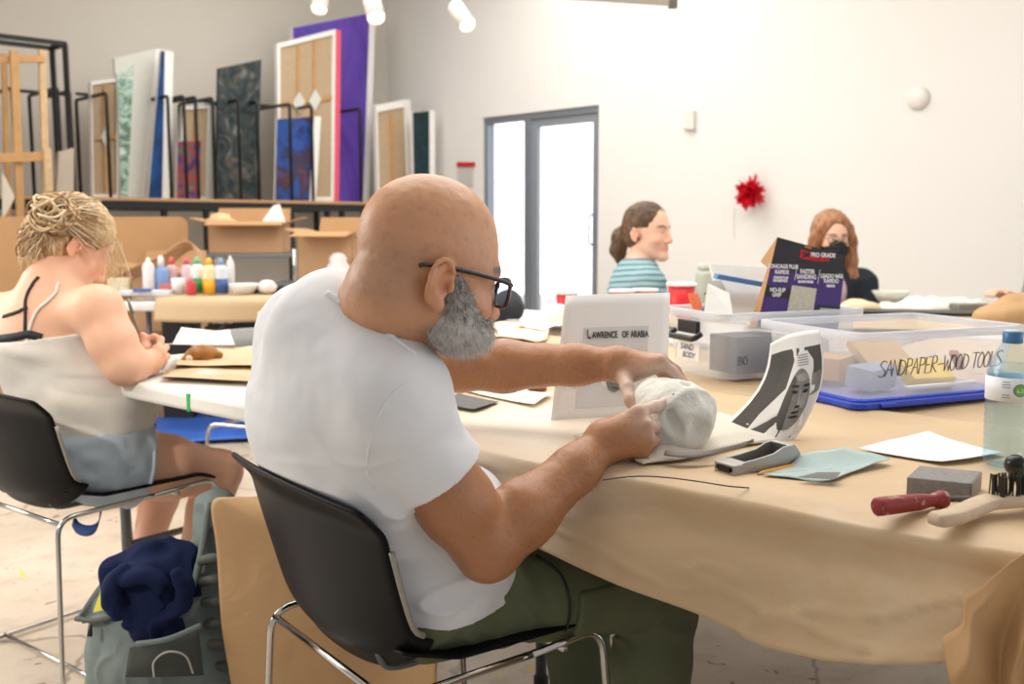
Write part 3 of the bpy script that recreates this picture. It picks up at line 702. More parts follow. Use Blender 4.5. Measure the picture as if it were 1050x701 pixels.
vo = kd.n('ShaderNodeTexNoise'); vo.inputs['Scale'].default_value = 5; vo.inputs['Detail'].default_value = 5; vo.inputs['Distortion'].default_value = 1.2; kd.l(v, vo.inputs['Vector']); kd.bump(vo.outputs['Fac'], .4, .025)
KRAFT2 = kd.m
grey_leg = M('grey_steel', '#6d7278', .4, .5); ptop = M('plastic_white', '#e4e2dc', .45)
def folding_table(name, label, loc, e, n, L_, W_, top=ptop, zt=TZ - .022, group=None, inset=.16, brace=True):
    t = thing(name, label, 'table', loc + e * L_ / 2 + n * W_ / 2, 0, group)
    def q(a, b, z): return loc + e * a + n * b + Vector((0, 0, z))
    mb = MB(); mb.hexa([q(0, 0, zt - .045), q(L_, 0, zt - .045), q(L_, W_, zt - .045), q(0, W_, zt - .045), q(0, 0, zt), q(L_, 0, zt), q(L_, W_, zt), q(0, W_, zt)])
    mb.build('tabletop', top, t, bevel=.012, seg=3)
    for a in (.16, L_ - inset):
        for b in (.10, W_ - .10):
            mb = MB(); mb.tube([q(a, b, zt - .046), q(a, b, .02)], .014, 10); lg = mb.build('leg', grey_leg, t, smooth=True)
            mb = MB(); mb.cyl(q(a, b, 0), q(a, b, .03), .018); mb.build('rubber_foot', M('rubber', '#1d1d1f', .7), lg, smooth=True)
        mb = MB(); mb.tube([q(a, .1, .25), q(a, W_ - .1, .25)], .01, 8); mb.build('crossbar', grey_leg, t, smooth=True)
        if not brace: continue
        mb = MB(); s_ = 1 if a < L_ / 2 else -1; mb.tube([q(a, W_ / 2, .25), q(a + s_ * .4, W_ / 2, zt - .047)], .008, 8); mb.build('brace', grey_leg, t, smooth=True)
    return t
folding_table('folding_table', 'folding table hidden under brown kraft paper beside the man in white', TFL + TN * .035 + TE * .02, TE, TN, TL - .06, .62, inset=.04, brace=False)
FLZ = lambda e: TFL + TE * e
def drop_at(px, py):
    p = onplane(px, py, TFL, TN); return (p - TFL).dot(TE), TZ - p.z
prof = [drop_at(*q) for q in ((500, 530), (560, 549), (580, 560), (650, 592), (726, 622), (800, 650), (860, 664), (950, 668), (990, 668))]
prof = [(0.0, .15)] + prof + [(TL, prof[-1][1])]
def dropz(e): return float(np.interp(e, [p[0] for p in prof], [p[1] for p in prof]))
cloth = thing('paper_tablecloth', 'brown kraft paper covering the table where the man works, hanging over its edge', 'table cover', T(TL / 2, .35, -TZ))
def cover(u, v):
    e = u * TL; n = .71 * (1 - v / .55)
    z = .004 + .0035 * vn1(e * 3, n * 6, 0, 2.2) + .002 * vn1(e, n, 3, 9)
    if n > .655: z = max(z, .005) + .006 * math.sin(min(1, (n - .655) / .05) * PI * .62)
    if v <= .55:
        fall = max(0, .045 - n) / .045
        return T(e, n, z - .012 * fall ** 2)
    t = (v - .55) / .45; d = dropz(e)
    a = min(1, t * 5); ang = a * PI / 2
    out = .016 * math.sin(ang); dz = -.012 - .03 * (1 - math.cos(ang)) - max(0, t - .2) / .8 * (d - .04)
    wv = (.006 * math.sin(e * 7 + .6) + .010 * vn1(e * 5, t * 2, 7, 1.5) + .004 * math.sin(e * 15 + t * 3)) * t
    cr_ = max(0, 1 - abs(vn1(e * 6 + t * 2, t * 3 - e * 2, 3, 1.6)) * 3.5) ** 2
    flare = .032 * t * t - .020 * math.exp(-((t - .28) / .16) ** 2)
    return T(e, -out - wv - flare - .006 * cr_ * min(1, t * 4), z + dz)
mb = MB(); mb.grid(cover, 150, 60); mb.build('table_cover', KRAFT, cloth, smooth=True, solid=.0006)
# paper wrapped over the near right corner, hanging to the floor
cor = [onplane(px, py, TFL - TN * .085, TN) for px, py in ((1062, 560), (1034, 578), (1011, 597), (1000, 606), (988, 613), (986, 626), (984, 642), (974, 650), (963, 657), (966, 672), (973, 700), (980, 760))]
cor = cat(cor, 2); cor.append(Vector((cor[-1].x, cor[-1].y, .02)))
def wrap(u, v):
    i = v * (len(cor) - 1); k = min(int(i), len(cor) - 2); a = cor[k].lerp(cor[k + 1], i - k)
    top = T(TL, -.05, .004); b = Vector((top.x + .05, top.y - .03, top.z * (1 - v) + .02 * v))
    p = a.lerp(b, u); dpt = (TZ - p.z)
    m_ = min(1, dpt * 9); ple = abs((u * 3.0 + .25 - .9 * dpt) % 1.0 * 2 - 1)
    return p + TN * (.04 * dpt +   .045 * ple * m_ - .022 * m_ + .014 * max(0, 1 - abs(vn1(p.x * 9 + p.z * 6, p.z * 5, 2, 1.3)) * 3) * m_)
mb = MB(); mb.grid(wrap, 40, 60); mb.build('corner_fold', KRAFT2, cloth, smooth=True, solid=.0008)
def endp(u, v):
    p = T(TL + .012 + .05 * v, -.02 + u * .69, .003); p.z = p.z * (1 - v) + .02 * v
    return p + TE * .02 * math.sin(u * 14) * v
mb = MB(); mb.grid(endp, 30, 20); mb.build('end_drop', KRAFT2, cloth, smooth=True, solid=.0008)
# floor-length sheet at the left end, flaring outwards
lb = cat([T(.02, .0, .004), P(292, 482, 1.99), P(268, 507, 1.985), P(240, 509, 1.98), P(218, 515, 1.98), P(222, 560, 1.98), P(229, 640, 1.98), P(236, 701, 1.98)], 5); lb.append(Vector((lb[-1].x + .02, lb[-1].y, .012)))
def lsheet(u, v):
    i = v * (len(lb) - 1); k = min(int(i), len(lb) - 2); a = lb[k].lerp(lb[k + 1], i - k)
    b = T(.34, .028, .003); b = Vector((b.x, b.y - .02 * v, b.z * (1 - v) + .012 * v))
    p = a.lerp(b, u); return p - TN * (.03 * math.sin(u * 5 + v * 2) * min(1, 3 * v) * u + .012 * vn1(p.x * 6, p.z * 5, 1, 1.3) * v)
mb = MB(); mb.grid(lsheet, 50, 50); mb.build('floor_length_drop', KRAFT2, cloth, smooth=True, solid=.0008)
# second table behind, with its own paper
TB = TFL + TE * -.62 + TN * .695
folding_table('folding_table', 'folding table under kraft paper carrying the two clear storage bins', TB + TN * .02, TE, TN, 2.2, .69)
cl2 = thing('paper_tablecloth', 'brown kraft paper under the two clear storage bins, behind the man\'s work', 'table cover', TB + TE * .9 + TN * .35)
def cover2(u, v):
    e = u * 2.25; n = v * .72
    z = .003 + .004 * vn1(e * 2.5, n * 5, 5, 2.0) + .002 * vn1(e, n, 8, 9) 
    return TB + TE * e + TN * n + Vector((0, 0, TZ + z))
mb = MB(); mb.grid(cover2, 120, 40); mb.build('table_cover', KRAFT, cl2, smooth=True, solid=.0006)
mb = MB(); mb.grid(lambda u, v: TB + TE * u * 2.25 + TN * (.725 + .01 * math.sin(u * 20) * v) + Vector((0, 0, TZ + .003 - .2 * v)), 60, 8); mb.build('back_drop', KRAFT, cl2, smooth=True, solid=.0006)
# ------------------------------------------------------------------ chairs
chrome = M('chrome', '#c9c9c6', .12, 1.0, var=.02); SHELL = M('black_shell', '#0c0d10', .42, var=.1, bump=.04, bscale=400, spec=.12)
shell_edge = M('grey_edge_trim', '#9c978d', .4, .3)
def make_chair(name, label, loc, rz, group=None, shell=None, hw0=.232, fr=.215, xo=.012):
    """sled-base stacking chair; local +Y is where the sitter faces"""
    t = thing(name, label, 'chair', loc, rz, group); sz = .44; shellm = shell or SHELL
    W2 = .215
    def back(u, v):
        x = (u - .5) * 2; a = v  # v: 0 bottom, 1 top
        hw = hw0 - .012 * (1 - a) ** 2 - .012 * max(0, a - .85)
        z = .432 + .305 * a
        y = -.222 - .055 * a + .028 * math.exp(-((a - .0) / .12) ** 2) - .03 * max(0, a - .86) / .14 + .045 * x * x * (1 - .35 * a)
        zz = z - .012 * x * x * a + .075 * abs(x) ** 4 * (1 - a) ** 3
        return Vector((x * hw + xo, y, zz))
    mb = MB(); mb.grid(back, 24, 24); sh = mb.build('backrest', shellm, t, True, True, solid=.011, subsurf=1)
    edge = [back(i / 20, 1) for i in range(21)]
    for s, u in ((-1, -.006), (1, 1.006)):
        mb = MB(); mb.tube([back(u, .12 + .66 * i / 10) for i in range(11)], .0045, 8); mb.build('edge_trim', shell_edge, sh, True, True)
    mb = MB(); mb.ball(back(.12, .10) + Vector((0, -.009, 0)), (.006, .004, .010)); mb.build('rivet', M('rivet_black', '#0b0b0c', .3), sh, True, True)
    def seat(u, v):
        x = (u - .5) * 2; y = -.20 + (fr + .205) * v
        hw = .225 - .02 * (1 - v)
        z = sz + .012 + .012 * x * x + .03 * max(0, .25 - v) / .25 - .02 * (max(0, v - .85) / .15) ** 2
        return Vector((x * hw, y, z))
    mb = MB(); mb.grid(seat, 20, 20); mb.build('seat', shellm, t, True, True, solid=.010, subsurf=1)
    rr = .0062
    loop = rounded([(-W2, .02, sz - .004), (-W2, -.215, sz - .004), (W2, -.215, sz - .004), (W2, .02, sz - .004)], .05)
    for s in (-1, 1):
        leg = rounded([(s * W2, 0, sz - .004), (s * W2, fr, sz + .002), (s * (W2 + .02), fr + .03, .012), (s * (W2 + .02), -.245, .012), (s * W2, -.225, sz - .006), (s * W2, -.01, sz - .004)], .045, 6)
        mb = MB(); mb.tube([(s * W2, .03, sz - .004)] + leg[1:-1] + [(s * W2, .0, sz - .004), (s * W2, .03, sz - .004)], rr, 10); mb.build('side_frame', chrome, t, True, True)
    for y, z in ((-.218, sz - .02), (.10, sz - .014)):
        mb = MB(); mb.tube([(-W2, y, z), (W2, y, z)], rr, 10); mb.build('crossbar', chrome, t, True, True)
    for y in (-.15, .17):
        mb = MB(); mb.tube([(-W2 - .02, y, .014), (W2 + .02, y, .014)], rr * .9, 8); mb.build('sled_bar', chrome, t, True, True)
    for s in (-1, 1):
        mb = MB(); mb.tube(cat([(s * .12, -.02, sz - .004), (s * .12, -.16, sz - .006), (s * .125, -.195, sz + .02), (s * .13, -.20, .50), (s * .13, -.215, .56)], 5), .006, 10); mb.build('back_support', grey_leg, t, True, True)
        for y in (-.22, .22):
            mb = MB(); mb.box((s * (W2 + .02), y, .007), (.018, .03, .014)); mb.build('glide', M('rubber', '#1d1d1f', .7), t, True, bevel=.003)
    return t
make_chair('stacking_chair', 'black shell chair with chrome frame holding the bald man', CHC, CH_RZ, hw0=CH_HW, fr=.18, xo=-.012)
# ------------------------------------------------------------------ things on the kraft-covered tables
def ztab(px, py, dz=0): 
    p = Z(px, py, TZ + .006 + dz); return p
white_paper = M('white_paper', '#f0efec', .7, var=.02, bump=.05, bscale=60)
ink = M('black_ink', '#1a1a1a', .7); grey_ink = M('grey_print', '#8d8d8b', .8, var=.25, vscale=30)
# plaster head being carved
pl = NT('plaster'); v = pl.coord(); pl.col(pl.mix(pl.noise(v, 25, 6, .6), '#cfcfc4', '#ecebe4')); pl.b.inputs['Roughness'].default_value = .9; pl.bump(pl.noise(v, 160, 8, .7), .6, .004)
ph = thing('plaster_carving', 'white plaster head blank the bald man is carving on the table', 'sculpture', ztab(695, 462))
A_ = P(677, 414, 1.668); B_ = P(703, 432, 1.612)
f = Field(B_ - Vector((.13, .12, .1)), B_ + Vector((.1, .14, .12)), .0025)
f.cone(A_, B_, .043, .056, .02, flat='b'); f.ell(A_ + Vector((-.005, .01, -.004)), (.043, .045, .042), None, .02); f.ell(B_.lerp(A_, .3), (.058, .053, .055), None, .03)
ad = (B_ - A_).normalized(); f.ell(B_ + ad * .004, (.040, .040, .040), None, .02); f.ell(B_ + ad * .05 + Vector((-.004, 0, .004)), (.022,) * 3, None, .02, 'sub')
f.cone(B_ + Vector((-.03, -.03, .02)), B_ + Vector((-.01, -.045, -.03)), .008, .006, .012, 'sub'); f.cone(A_ + Vector((0, 0, .05)), B_ + Vector((.0, -.0, .055)), .006, .006, .012, 'sub')
f.plane((0, 0, TZ + .010), (0, 0, -1))
f.mesh('plaster_body', pl.m, ph, disp=lambda V, N: .0022 * vnoise(V, 45) + .0012 * vnoise(V, 110), relax=1)
# chisel pressed under his finger
ch_ = thing('carving_chisel', 'small grey carving blade held under the bald man\'s pointing finger', 'tool', P(686, 410, 1.59))
mb = MB(); mb.hexa([P(683, 411, 1.588), P(690, 404, 1.588), P(691, 405, 1.592), P(684, 413, 1.592), P(684, 409, 1.586), P(691, 402.5, 1.586), P(692, 403, 1.59), P(685, 411, 1.59)]); mb.build('blade', M('dull_steel', '#7f8784', .4, .7), ch_, bevel=.0006)
mb = MB(); mb.cyl(P(684, 411, 1.589), P(668, 419, 1.59), .004, .0055); mb.build('handle', M('wood_pale', '#c9a878', .6), ch_, smooth=True)
# white foam cloth under it
mb = MB()
def pad(u, v):
    c = Z(600, 462, TZ); q = T(0, 0)
    a = [Z(592, 452, TZ), Z(668, 482, TZ), Z(792, 455, TZ), Z(742, 428, TZ)]
    p = (a[0].lerp(a[1], u)).lerp(a[3].lerp(a[2], u), v); ed = min(u, 1 - u, v, 1 - v)
    return p + Vector((0, 0, .009 + .012 * min(1, ed * 7) + .004 * vn1(p.x * 12, p.y * 12, 3, 1) * min(1, ed * 5))) + TE * .02 * vn1(v * 3, u * 3, 1, 1.4)
mb.grid(pad, 40, 30); tag(mb.build('dust_cloth', M('dusty_cloth', '#e8e0d2', .95, bump=.6, bscale=300), smooth=True, solid=.003), 'crumpled off-white dusty cloth lying under the plaster head', 'cloth')
mb = MB(); pts = cat([ztab(683, 474), ztab(700, 475, .003), ztab(720, 475, .003), ztab(742, 471, .004), ztab(760, 466, .003), ztab(772, 461)], 6)
mb.grid(lambda u, v: pts[min(int(u * (len(pts) - 1)), len(pts) - 1)] + TN * (v - .5) * .03 * math.sin(PI * min(1, .15 + u)) + Vector((0, 0, .013 + .006 * math.sin(PI * v))), 30, 8)
tag(mb.build('abrasive_mesh', M('grey_mesh', '#a8a29a', .8, bump=.9, bscale=700), smooth=True, solid=.002), 'strip of grey abrasive mesh trailing from under the plaster head', 'abrasive')
# printed portrait, curling upright
pp = thing('portrait_print', 'curled black-and-white print of a man in a white headscarf', 'print', ztab(790, 455))
lo = cat([P(738, 439, 1.80), P(762, 450, 1.745), P(790, 458, 1.70), P(812, 452, 1.705), P(822, 440, 1.72)], 6)
hi = cat([P(790, 352, 1.80), P(806, 344, 1.79), P(816, 341, 1.785), P(829, 339, 1.78), P(840, 338, 1.775)], 6)
def sheet0(u, v):
    u = max(0, min(1, u)); i = min(u, .99999) * (len(lo) - 1); k = min(int(i), len(lo) - 2); a = lo[k].lerp(lo[k + 1], i - k); b = hi[k].lerp(hi[k + 1], i - k)
    bow = math.sin(PI * v); return a.lerp(b, v) + Vector((.022, -.012, 0)) * bow * (1 - .2 * u)
def sheet(u, v, off=0):
    p = sheet0(u, v)
    if not off: return p
    h = .02; n = (sheet0(u + h, v) - sheet0(u - h, v)).cross(sheet0(u, v + h) - sheet0(u, v - h)).normalized()
    if n.y > 0: n = -n
    return p + n * off
# outline follows a sheet bent back: right edge nearly straight, left edge sweeping out to the table
mb = MB(); mb.grid(lambda u, v: sheet(u, v), 28, 24); mb.build('paper', white_paper, pp, smooth=True, solid=.0006, off=-1)
def patch(fn_poly, n=40, off=.0012):
    """a filled outline given in sheet coordinates, laid on the sheet"""
    mb = MB(); c = (sum(q[0] for q in fn_poly) / len(fn_poly), sum(q[1] for q in fn_poly) / len(fn_poly)); R_ = 6
    vs = [sheet(c[0] + (q[0] - c[0]) * r / R_, c[1] + (q[1] - c[1]) * r / R_, off) for r in range(R_ + 1) for q in fn_poly]; m = len(fn_poly)
    mb._add(vs, [(r * m + k, r * m + (k + 1) % m, (r + 1) * m + (k + 1) % m, (r + 1) * m + k) for r in range(R_) for k in range(m)]); return mb
def oval(cx, cy, rx, ry, n=28, a0=0, a1=2 * PI): return [(cx + rx * math.cos(a0 + (a1 - a0) * i / n), cy + ry * math.sin(a0 + (a1 - a0) * i / n)) for i in range(n)]
def rect(x0, y0, x1, y1, n=6):
    return [(x0 + (x1 - x0) * i / n, y0) for i in range(n)] + [(x1, y0 + (y1 - y0) * i / n) for i in range(n)] + [(x1 - (x1 - x0) * i / n, y1) for i in range(n)] + [(x0, y1 - (y1 - y0) * i / n) for i in range(n)]
g_dark = M('print_dark', '#5d5a57', .8, var=.25, vscale=18); g_mid = M('print_mid', '#8c8a87', .8, var=.3, vscale=40); g_lite = M('print_light', '#d9d8d5', .8, var=.08, vscale=40); g_blk = M('print_black', '#2c2b2a', .8)
patch(rect(.04, .06, .96, .86), off=.0008).build('backdrop_print', g_dark, pp)
patch(rect(.72, .08, .955, .62), off=.0011).build('backdrop_print', g_mid, pp); patch(rect(.66, .07, .955, .42), off=.0012).build('backdrop_print', g_lite, pp)
g_soft = M('print_soft', '#aaa8a4', .8, var=.2, vscale=60); g_white = M('print_white', '#efeeec', .8)
patch([(.22, .07), (.62, .05), (.78, .14), (.80, .48), (.75, .74), (.66, .83), (.52, .83), (.42, .74), (.36, .5), (.22, .24)], off=.0014).build('headscarf_print', g_white, pp)
patch(oval(.545, .41, .165, .27), off=.0018).build('face_print', g_mid, pp)
patch([(.385, .42), (.40, .24), (.47, .145), (.52, .145), (.49, .28), (.475, .44), (.49, .58), (.45, .63)], off=.0021).build('face_print', g_dark, pp)
patch([(.575, .30), (.60, .34), (.575, .50), (.555, .50)], off=.0021).build('face_print', g_soft, pp); patch(oval(.635, .40, .045, .075), off=.0021).build('face_print', g_soft, pp); patch(oval(.575, .60, .085, .035), off=.0021).build('face_print', g_soft, pp)
for q in (oval(.49, .475, .040, .016), oval(.635, .475, .036, .016), oval(.575, .255, .060, .011), oval(.575, .295, .050, .010), oval(.485, .525, .055, .011), oval(.64, .525, .048, .011), oval(.575, .345, .032, .012)): patch(q, off=.0025).build('feature_print', g_blk, pp)
for i in range(5): patch(rect(.48, .705 + .022 * i, .66, .712 + .022 * i), off=.0019).build('headscarf_print', g_mid, pp)
# film sheet with the title
lw = thing('title_print', 'white sheet titled Lawrence of Arabia standing behind the hands', 'print', P(622, 430, 1.92))
c4 = [P(564, 436, 1.90), P(683, 430, 1.96), P(687, 300, 2.03), P(580, 303, 1.97)]
ux = (c4[1] - c4[0]).normalized(); uy = (c4[3] - c4[0]); uy = (uy - ux * uy.dot(ux)).normalized(); un = ux.cross(uy)
def S4(u, v, off=0): return (c4[0].lerp(c4[1], u)).lerp(c4[3].lerp(c4[2], u), v) + un * (off + .006 * math.sin(PI * u) * v)
mb = MB(); mb.grid(lambda u, v: S4(u, v), 12, 12); mb.build('paper', white_paper, lw, smooth=True, solid=.0006, off=-1)
def quad4(u0, v0, u1, v1, off, name, m): 
    b = MB(); b.grid(lambda u, v: S4(u0 + (u1 - u0) * u, v0 + (v1 - v0) * v, off), 8, 8); return b.build(name, m, lw, smooth=True)
quad4(.20, .12, .80, .74, .0012, 'picture_panel', M('pale_grey_print', '#dcdcda', .8))
def poly4(pts, off, name, m):
    b = MB(); b._add([S4(x, y, off) for x, y in pts], [tuple(range(len(pts)))]); return b.build(name, m, lw)
poly4(oval(.50, .42, .15, .16), .002, 'headscarf_print', g_white); poly4(oval(.52, .36, .085, .13), .0026, 'face_print', g_mid); poly4([(.43, .44), (.61, .44), (.60, .48), (.52, .50), (.44, .48)], .0032, 'headscarf_band', g_blk)
p0 = S4(.235, .655, .0034)
for s_, sz_, x_ in (('L', .026, 0), ('AWRENCE', .0185, .0105), ('OF', .0185, .0735), ('ARABIA', .0185, .0915)):
    text('title_lettering', s_, ink, p0 + ux * x_, ux, uy, sz_, lw, .0002, squash=.60, bold=.0004)
mb = MB(); mb.tube([S4(.5, .27, .004), S4(.58, .25, .004), S4(.66, .24, .004)], .0012, 5); mb.tube([S4(.56, .255, .004), S4(.62, .30, .004)], .001, 5); mb.tube([S4(.6, .248, .004), S4(.66, .21, .004)], .001, 5); mb.build('twig_print', g_dark, lw)
# loose drawings behind the arm
def flat_sheet(name, px4, z0, m, label, catg, group=None, curl=.004, sd=0):
    q = [Z(x, y, TZ + z0) for x, y in px4]; b = MB()
    b.grid(lambda u, v: (q[0].lerp(q[1], u)).lerp(q[3].lerp(q[2], u), v) + Vector((0, 0, .002 + curl * (2 * abs(u - .5)) ** 3 + curl * .6 * vn1(u * 2, v * 2, sd, 1.3))), 14, 14)
    return tag(b.build(name, m, None, smooth=True, solid=.0006), label, catg, group)
drw = NT('drawing_paper'); v = drw.coord(); n_ = drw.noise(v, 9, 3, .6, 1.5); cc = drw.mix(drw.ramp(n_, [(.60, .0), (.66, .6)]), '#f1efe8', '#9db463'); cc = drw.mix(drw.ramp(drw.noise(drw.coord((1, 1, 1), (0, 0, 2)), 11, 3, .6, 1.5), [(.66, .0), (.70, .5)]), cc, '#c9823c'); drw.col(cc)
flat_sheet('drawing_sheet', [(466, 399), (548, 417), (567, 405), (480, 391)], .008, drw.m, 'white drawing with green marks lying behind the bearded man\'s forearm', 'paper', sd=3)
flat_sheet('clipboard', [(452, 414), (486, 421), (512, 413), (470, 404)], .007, M('dark_card', '#4c4a49', .5), 'dark thin clipboard beside the drawing behind the man\'s beard', 'clipboard', curl=.001)
mb = MB(); mb.ball(ztab(551, 401) + Vector((0, 0, .006)), (.022, .014, .008)); tag(mb.build('wood_offcut', M('brown_wood', '#8a5a3a', .6), smooth=True), 'small brown lump half hidden by the far forearm', 'offcut')
sk = NT('sketch_paper'); v = sk.coord(); ck = sk.mix(sk.ramp(sk.noise(v, 22, 4, .6, 2), [(.60, 0.0), (.64, .35)]), '#f1f0ee', '#a9aca2'); sk.col(ck)
flat_sheet('sketch_sheet', [(880, 462), (966, 476), (1030, 467), (952, 445)], .007, sk.m, 'white sheet with a faint pencil sketch lying left of the water bottle', 'paper', sd=5, curl=.003)
# surform rasp: grey cast body with an open tray
sf = thing('rasp_plane', 'grey metal hand rasp with open tray on the table', 'tool', ztab(780, 484))
a0 = ztab(742, 486); a1 = ztab(812, 474); ax_ = (a1 - a0); ln = ax_.length; ax_.normalize(); sd_ = Vector((ax_.y, -ax_.x, 0)); up_ = Vector((0, 0, 1))
if sd_.y > 0: sd_ = -sd_
alum = M('cast_aluminium', '#a6a49e', .45, .75, bump=.2, bscale=500)
def SFp(x, y, z): return a0 + ax_ * x * ln + sd_ * y + up_ * z
prof_ = [(0, .017), (.10, .017), (.16, .020), (.35, .022), (.58, .026), (.72, .034), (.88, .036), (.97, .022), (1, .006)]
mb = MB(); W_ = .021
mb.prism([SFp(x, -W_, .001) for x in (0, 1)] + [SFp(x, -W_, z) for x, z in prof_[::-1]], sd_ * .0035); mb.prism([SFp(x, W_ - .0035, .001) for x in (0, 1)] + [SFp(x, W_ - .0035, z) for x, z in prof_[::-1]], sd_ * .0035)
mb.prism([SFp(0, -W_ + .002, .001), SFp(1, -W_ + .002, .001), SFp(1, -W_ + .002, .006), SFp(0, -W_ + .002, .006)], sd_ * (2 * W_ - .004))
mb.prism([SFp(.84, -W_ + .002, .004), SFp(1, -W_ + .002, .004), SFp(.97, -W_ + .002, .022), SFp(.88, -W_ + .002, .036), SFp(.80, -W_ + .002, .035)], sd_ * (2 * W_ - .004))
mb.prism([SFp(0, -W_ + .002, .012), SFp(.2, -W_ + .002, .012), SFp(.2, -W_ + .002, .019), (SFp(0, -W_ + .002, .017))], sd_ * (2 * W_ - .004))
mb.build('rasp_body', alum, sf, bevel=.0016)
mb = MB(); mb.hexa([SFp(-.004, -.013, .004), SFp(-.004, .013, .004), SFp(.02, .013, .004), SFp(.02, -.013, .004), SFp(-.004, -.013, .0135), SFp(-.004, .013, .0135), SFp(.02, .013, .0135), SFp(.02, -.013, .0135)]); mb.build('front_socket', M('socket_black', '#17181a', .5), sf)
mb = MB(); mb.prism([SFp(.2, -W_ + .006, .0065), SFp(.78, -W_ + .006, .0065), SFp(.8, -W_ + .006, .012), SFp(.2, -W_ + .006, .010)], sd_ * (2 * W_ - .012)); mb.build('blade', M('rasp_blade', '#3f464d', .4, .7, bump=.9, bscale=900), sf)
# pencil
pn = thing('pencil', 'yellow pencil lying beside the grey metal rasp', 'pencil', ztab(800, 483))
p0 = ztab(776, 489) + Vector((0, 0, .004)); p1 = ztab(829, 476) + Vector((0, 0, .004)); d_ = (p1 - p0).normalized()
mb = MB(); mb.tube([p0 + d_ * .012, p1], .0037, 6); mb.build('pencil_body', M('pencil_yellow', '#e0a02e', .4), pn)
mb = MB(); mb.tube([p0 + d_ * .012, p0 + d_ * .003], [.0037, .0010], 8); mb.build('sharpened_wood', M('wood_pale', '#c9a878', .6), pn); mb = MB(); mb.tube([p0 + d_ * .003, p0], [.0010, .0002], 6); mb.build('lead', ink, pn)
# teal sandpaper sheet
ts = [(782, 489), (846, 494), (872, 487), (912, 475), (838, 472)]
q = [Z(x, y, TZ + .008) for x, y in ts]; cq = sum(q, Vector()) / 5; mb = MB()
ring = cat(q + [q[0]], 6); R_ = 8
vs = [cq.lerp(p, r / R_) + Vector((0, 0, (.002 + .010 * vn1(p.x * 9, p.y * 9, 1, 2) + (.012 if i in range(22, 27) else 0)) * (r / R_) ** 2 + .003)) for r in range(R_ + 1) for i, p in enumerate(ring)]; m_ = len(ring)
mb._add(vs, [(r * m_ + k, r * m_ + k + 1, (r + 1) * m_ + k + 1, (r + 1) * m_ + k) for r in range(R_) for k in range(m_ - 1)])
tag(mb.build('sandpaper_sheet', M('teal_sandpaper', '#b3c6c4', .85, bump=.4, bscale=900), smooth=True, solid=.0007), 'torn pale teal sandpaper sheet curling beside the pencil', 'sandpaper')
mb = MB(); q3 = [Z(818, 492, TZ + .013), Z(856, 494, TZ + .013), Z(862, 487, TZ + .017), Z(838, 487, TZ + .015)]; mb.prism([p + Vector((0, 0, .004)) for p in q3], (0, 0, .0006)); tag(mb.build('sandpaper_scrap', M('grey_sandpaper', '#83827f', .9, bump=.5, bscale=900)), 'small dark grey sandpaper scrap on the teal sheet', 'sandpaper')
# sanding block
bl = [ztab(929, 507), ztab(995, 514), ztab(1020, 502)]
e1 = bl[1] - bl[0]; e2 = bl[2] - bl[1]; e2 -= e1.normalized() * e2.dot(e1.normalized()) * .6
mb = MB(); base = [bl[0], bl[1], bl[1] + e2, bl[0] + e2]; mb.hexa(base + [p + Vector((0, 0, .025)) for p in base])
blk = mb.build('sanding_block', M('grey_grit', '#a3a19e', .95, var=.18, vscale=160, bump=.8, bscale=700), bevel=.0015); tag(blk, 'grey rectangular sanding block beside the red-handled rasp', 'sanding block')
mb = MB(); mb.hexa([bl[1] + e1.normalized() * .0004 + Vector((0, 0, .001)) , bl[1] + e2 + e1.normalized() * .0004 + Vector((0, 0, .001)), bl[1] + e2 + e1.normalized() * .0012 + Vector((0, 0, .001)), bl[1] + e1.normalized() * .0012 + Vector((0, 0, .001))] + [bl[1] + e1.normalized() * .0004 + Vector((0, 0, .024)), bl[1] + e2 + e1.normalized() * .0004 + Vector((0, 0, .024)), bl[1] + e2 + e1.normalized() * .0012 + Vector((0, 0, .024)), bl[1] + e1.normalized() * .0012 + Vector((0, 0, .024))])
mb.build('foam_end', M('foam_end', '#a79f94', .95, bump=.4, bscale=500), blk)
# red handled rasp
rp = thing('hand_rasp', 'hand rasp with chipped dark red wooden handle', 'tool', ztab(930, 526))
h0 = ztab(897, 529) + Vector((0, 0, .012)); h1 = ztab(970, 520) + Vector((0, 0, .012)); hd = (h1 - h0); hl = hd.length
redw = NT('red_painted_wood'); v = redw.coord(); redw.col(redw.mix(redw.ramp(redw.noise(v, 55, 5, .6), [(.56, .0), (.64, .75)]), '#8c2b2b', '#c9b3a6')); redw.b.inputs['Roughness'].default_value = .5
mb = MB(); mb.lathe([(0, 0), (.009, .0005), (.0120, .003), (.0125, .012), (.0118, hl * .35), (.0112, hl * .6), (.0088, hl * .74), (.0085, hl * .80), (.0118, hl * .9), (.0112, hl * .97), (.007, hl), (0, hl)], h0, hd); mb.build('handle', redw.m, rp, smooth=True)
mb = MB(); e_ = Z(1062, 512, TZ + .012); mb.tube([h1 - hd.normalized() * .004, h1 + (e_ - h1) * .3, e_], [.0042, .0045, .004], 10); mb.build('blade', M('rasp_steel', '#77746f', .5, .6, bump=1.0, bscale=800), rp, smooth=True)
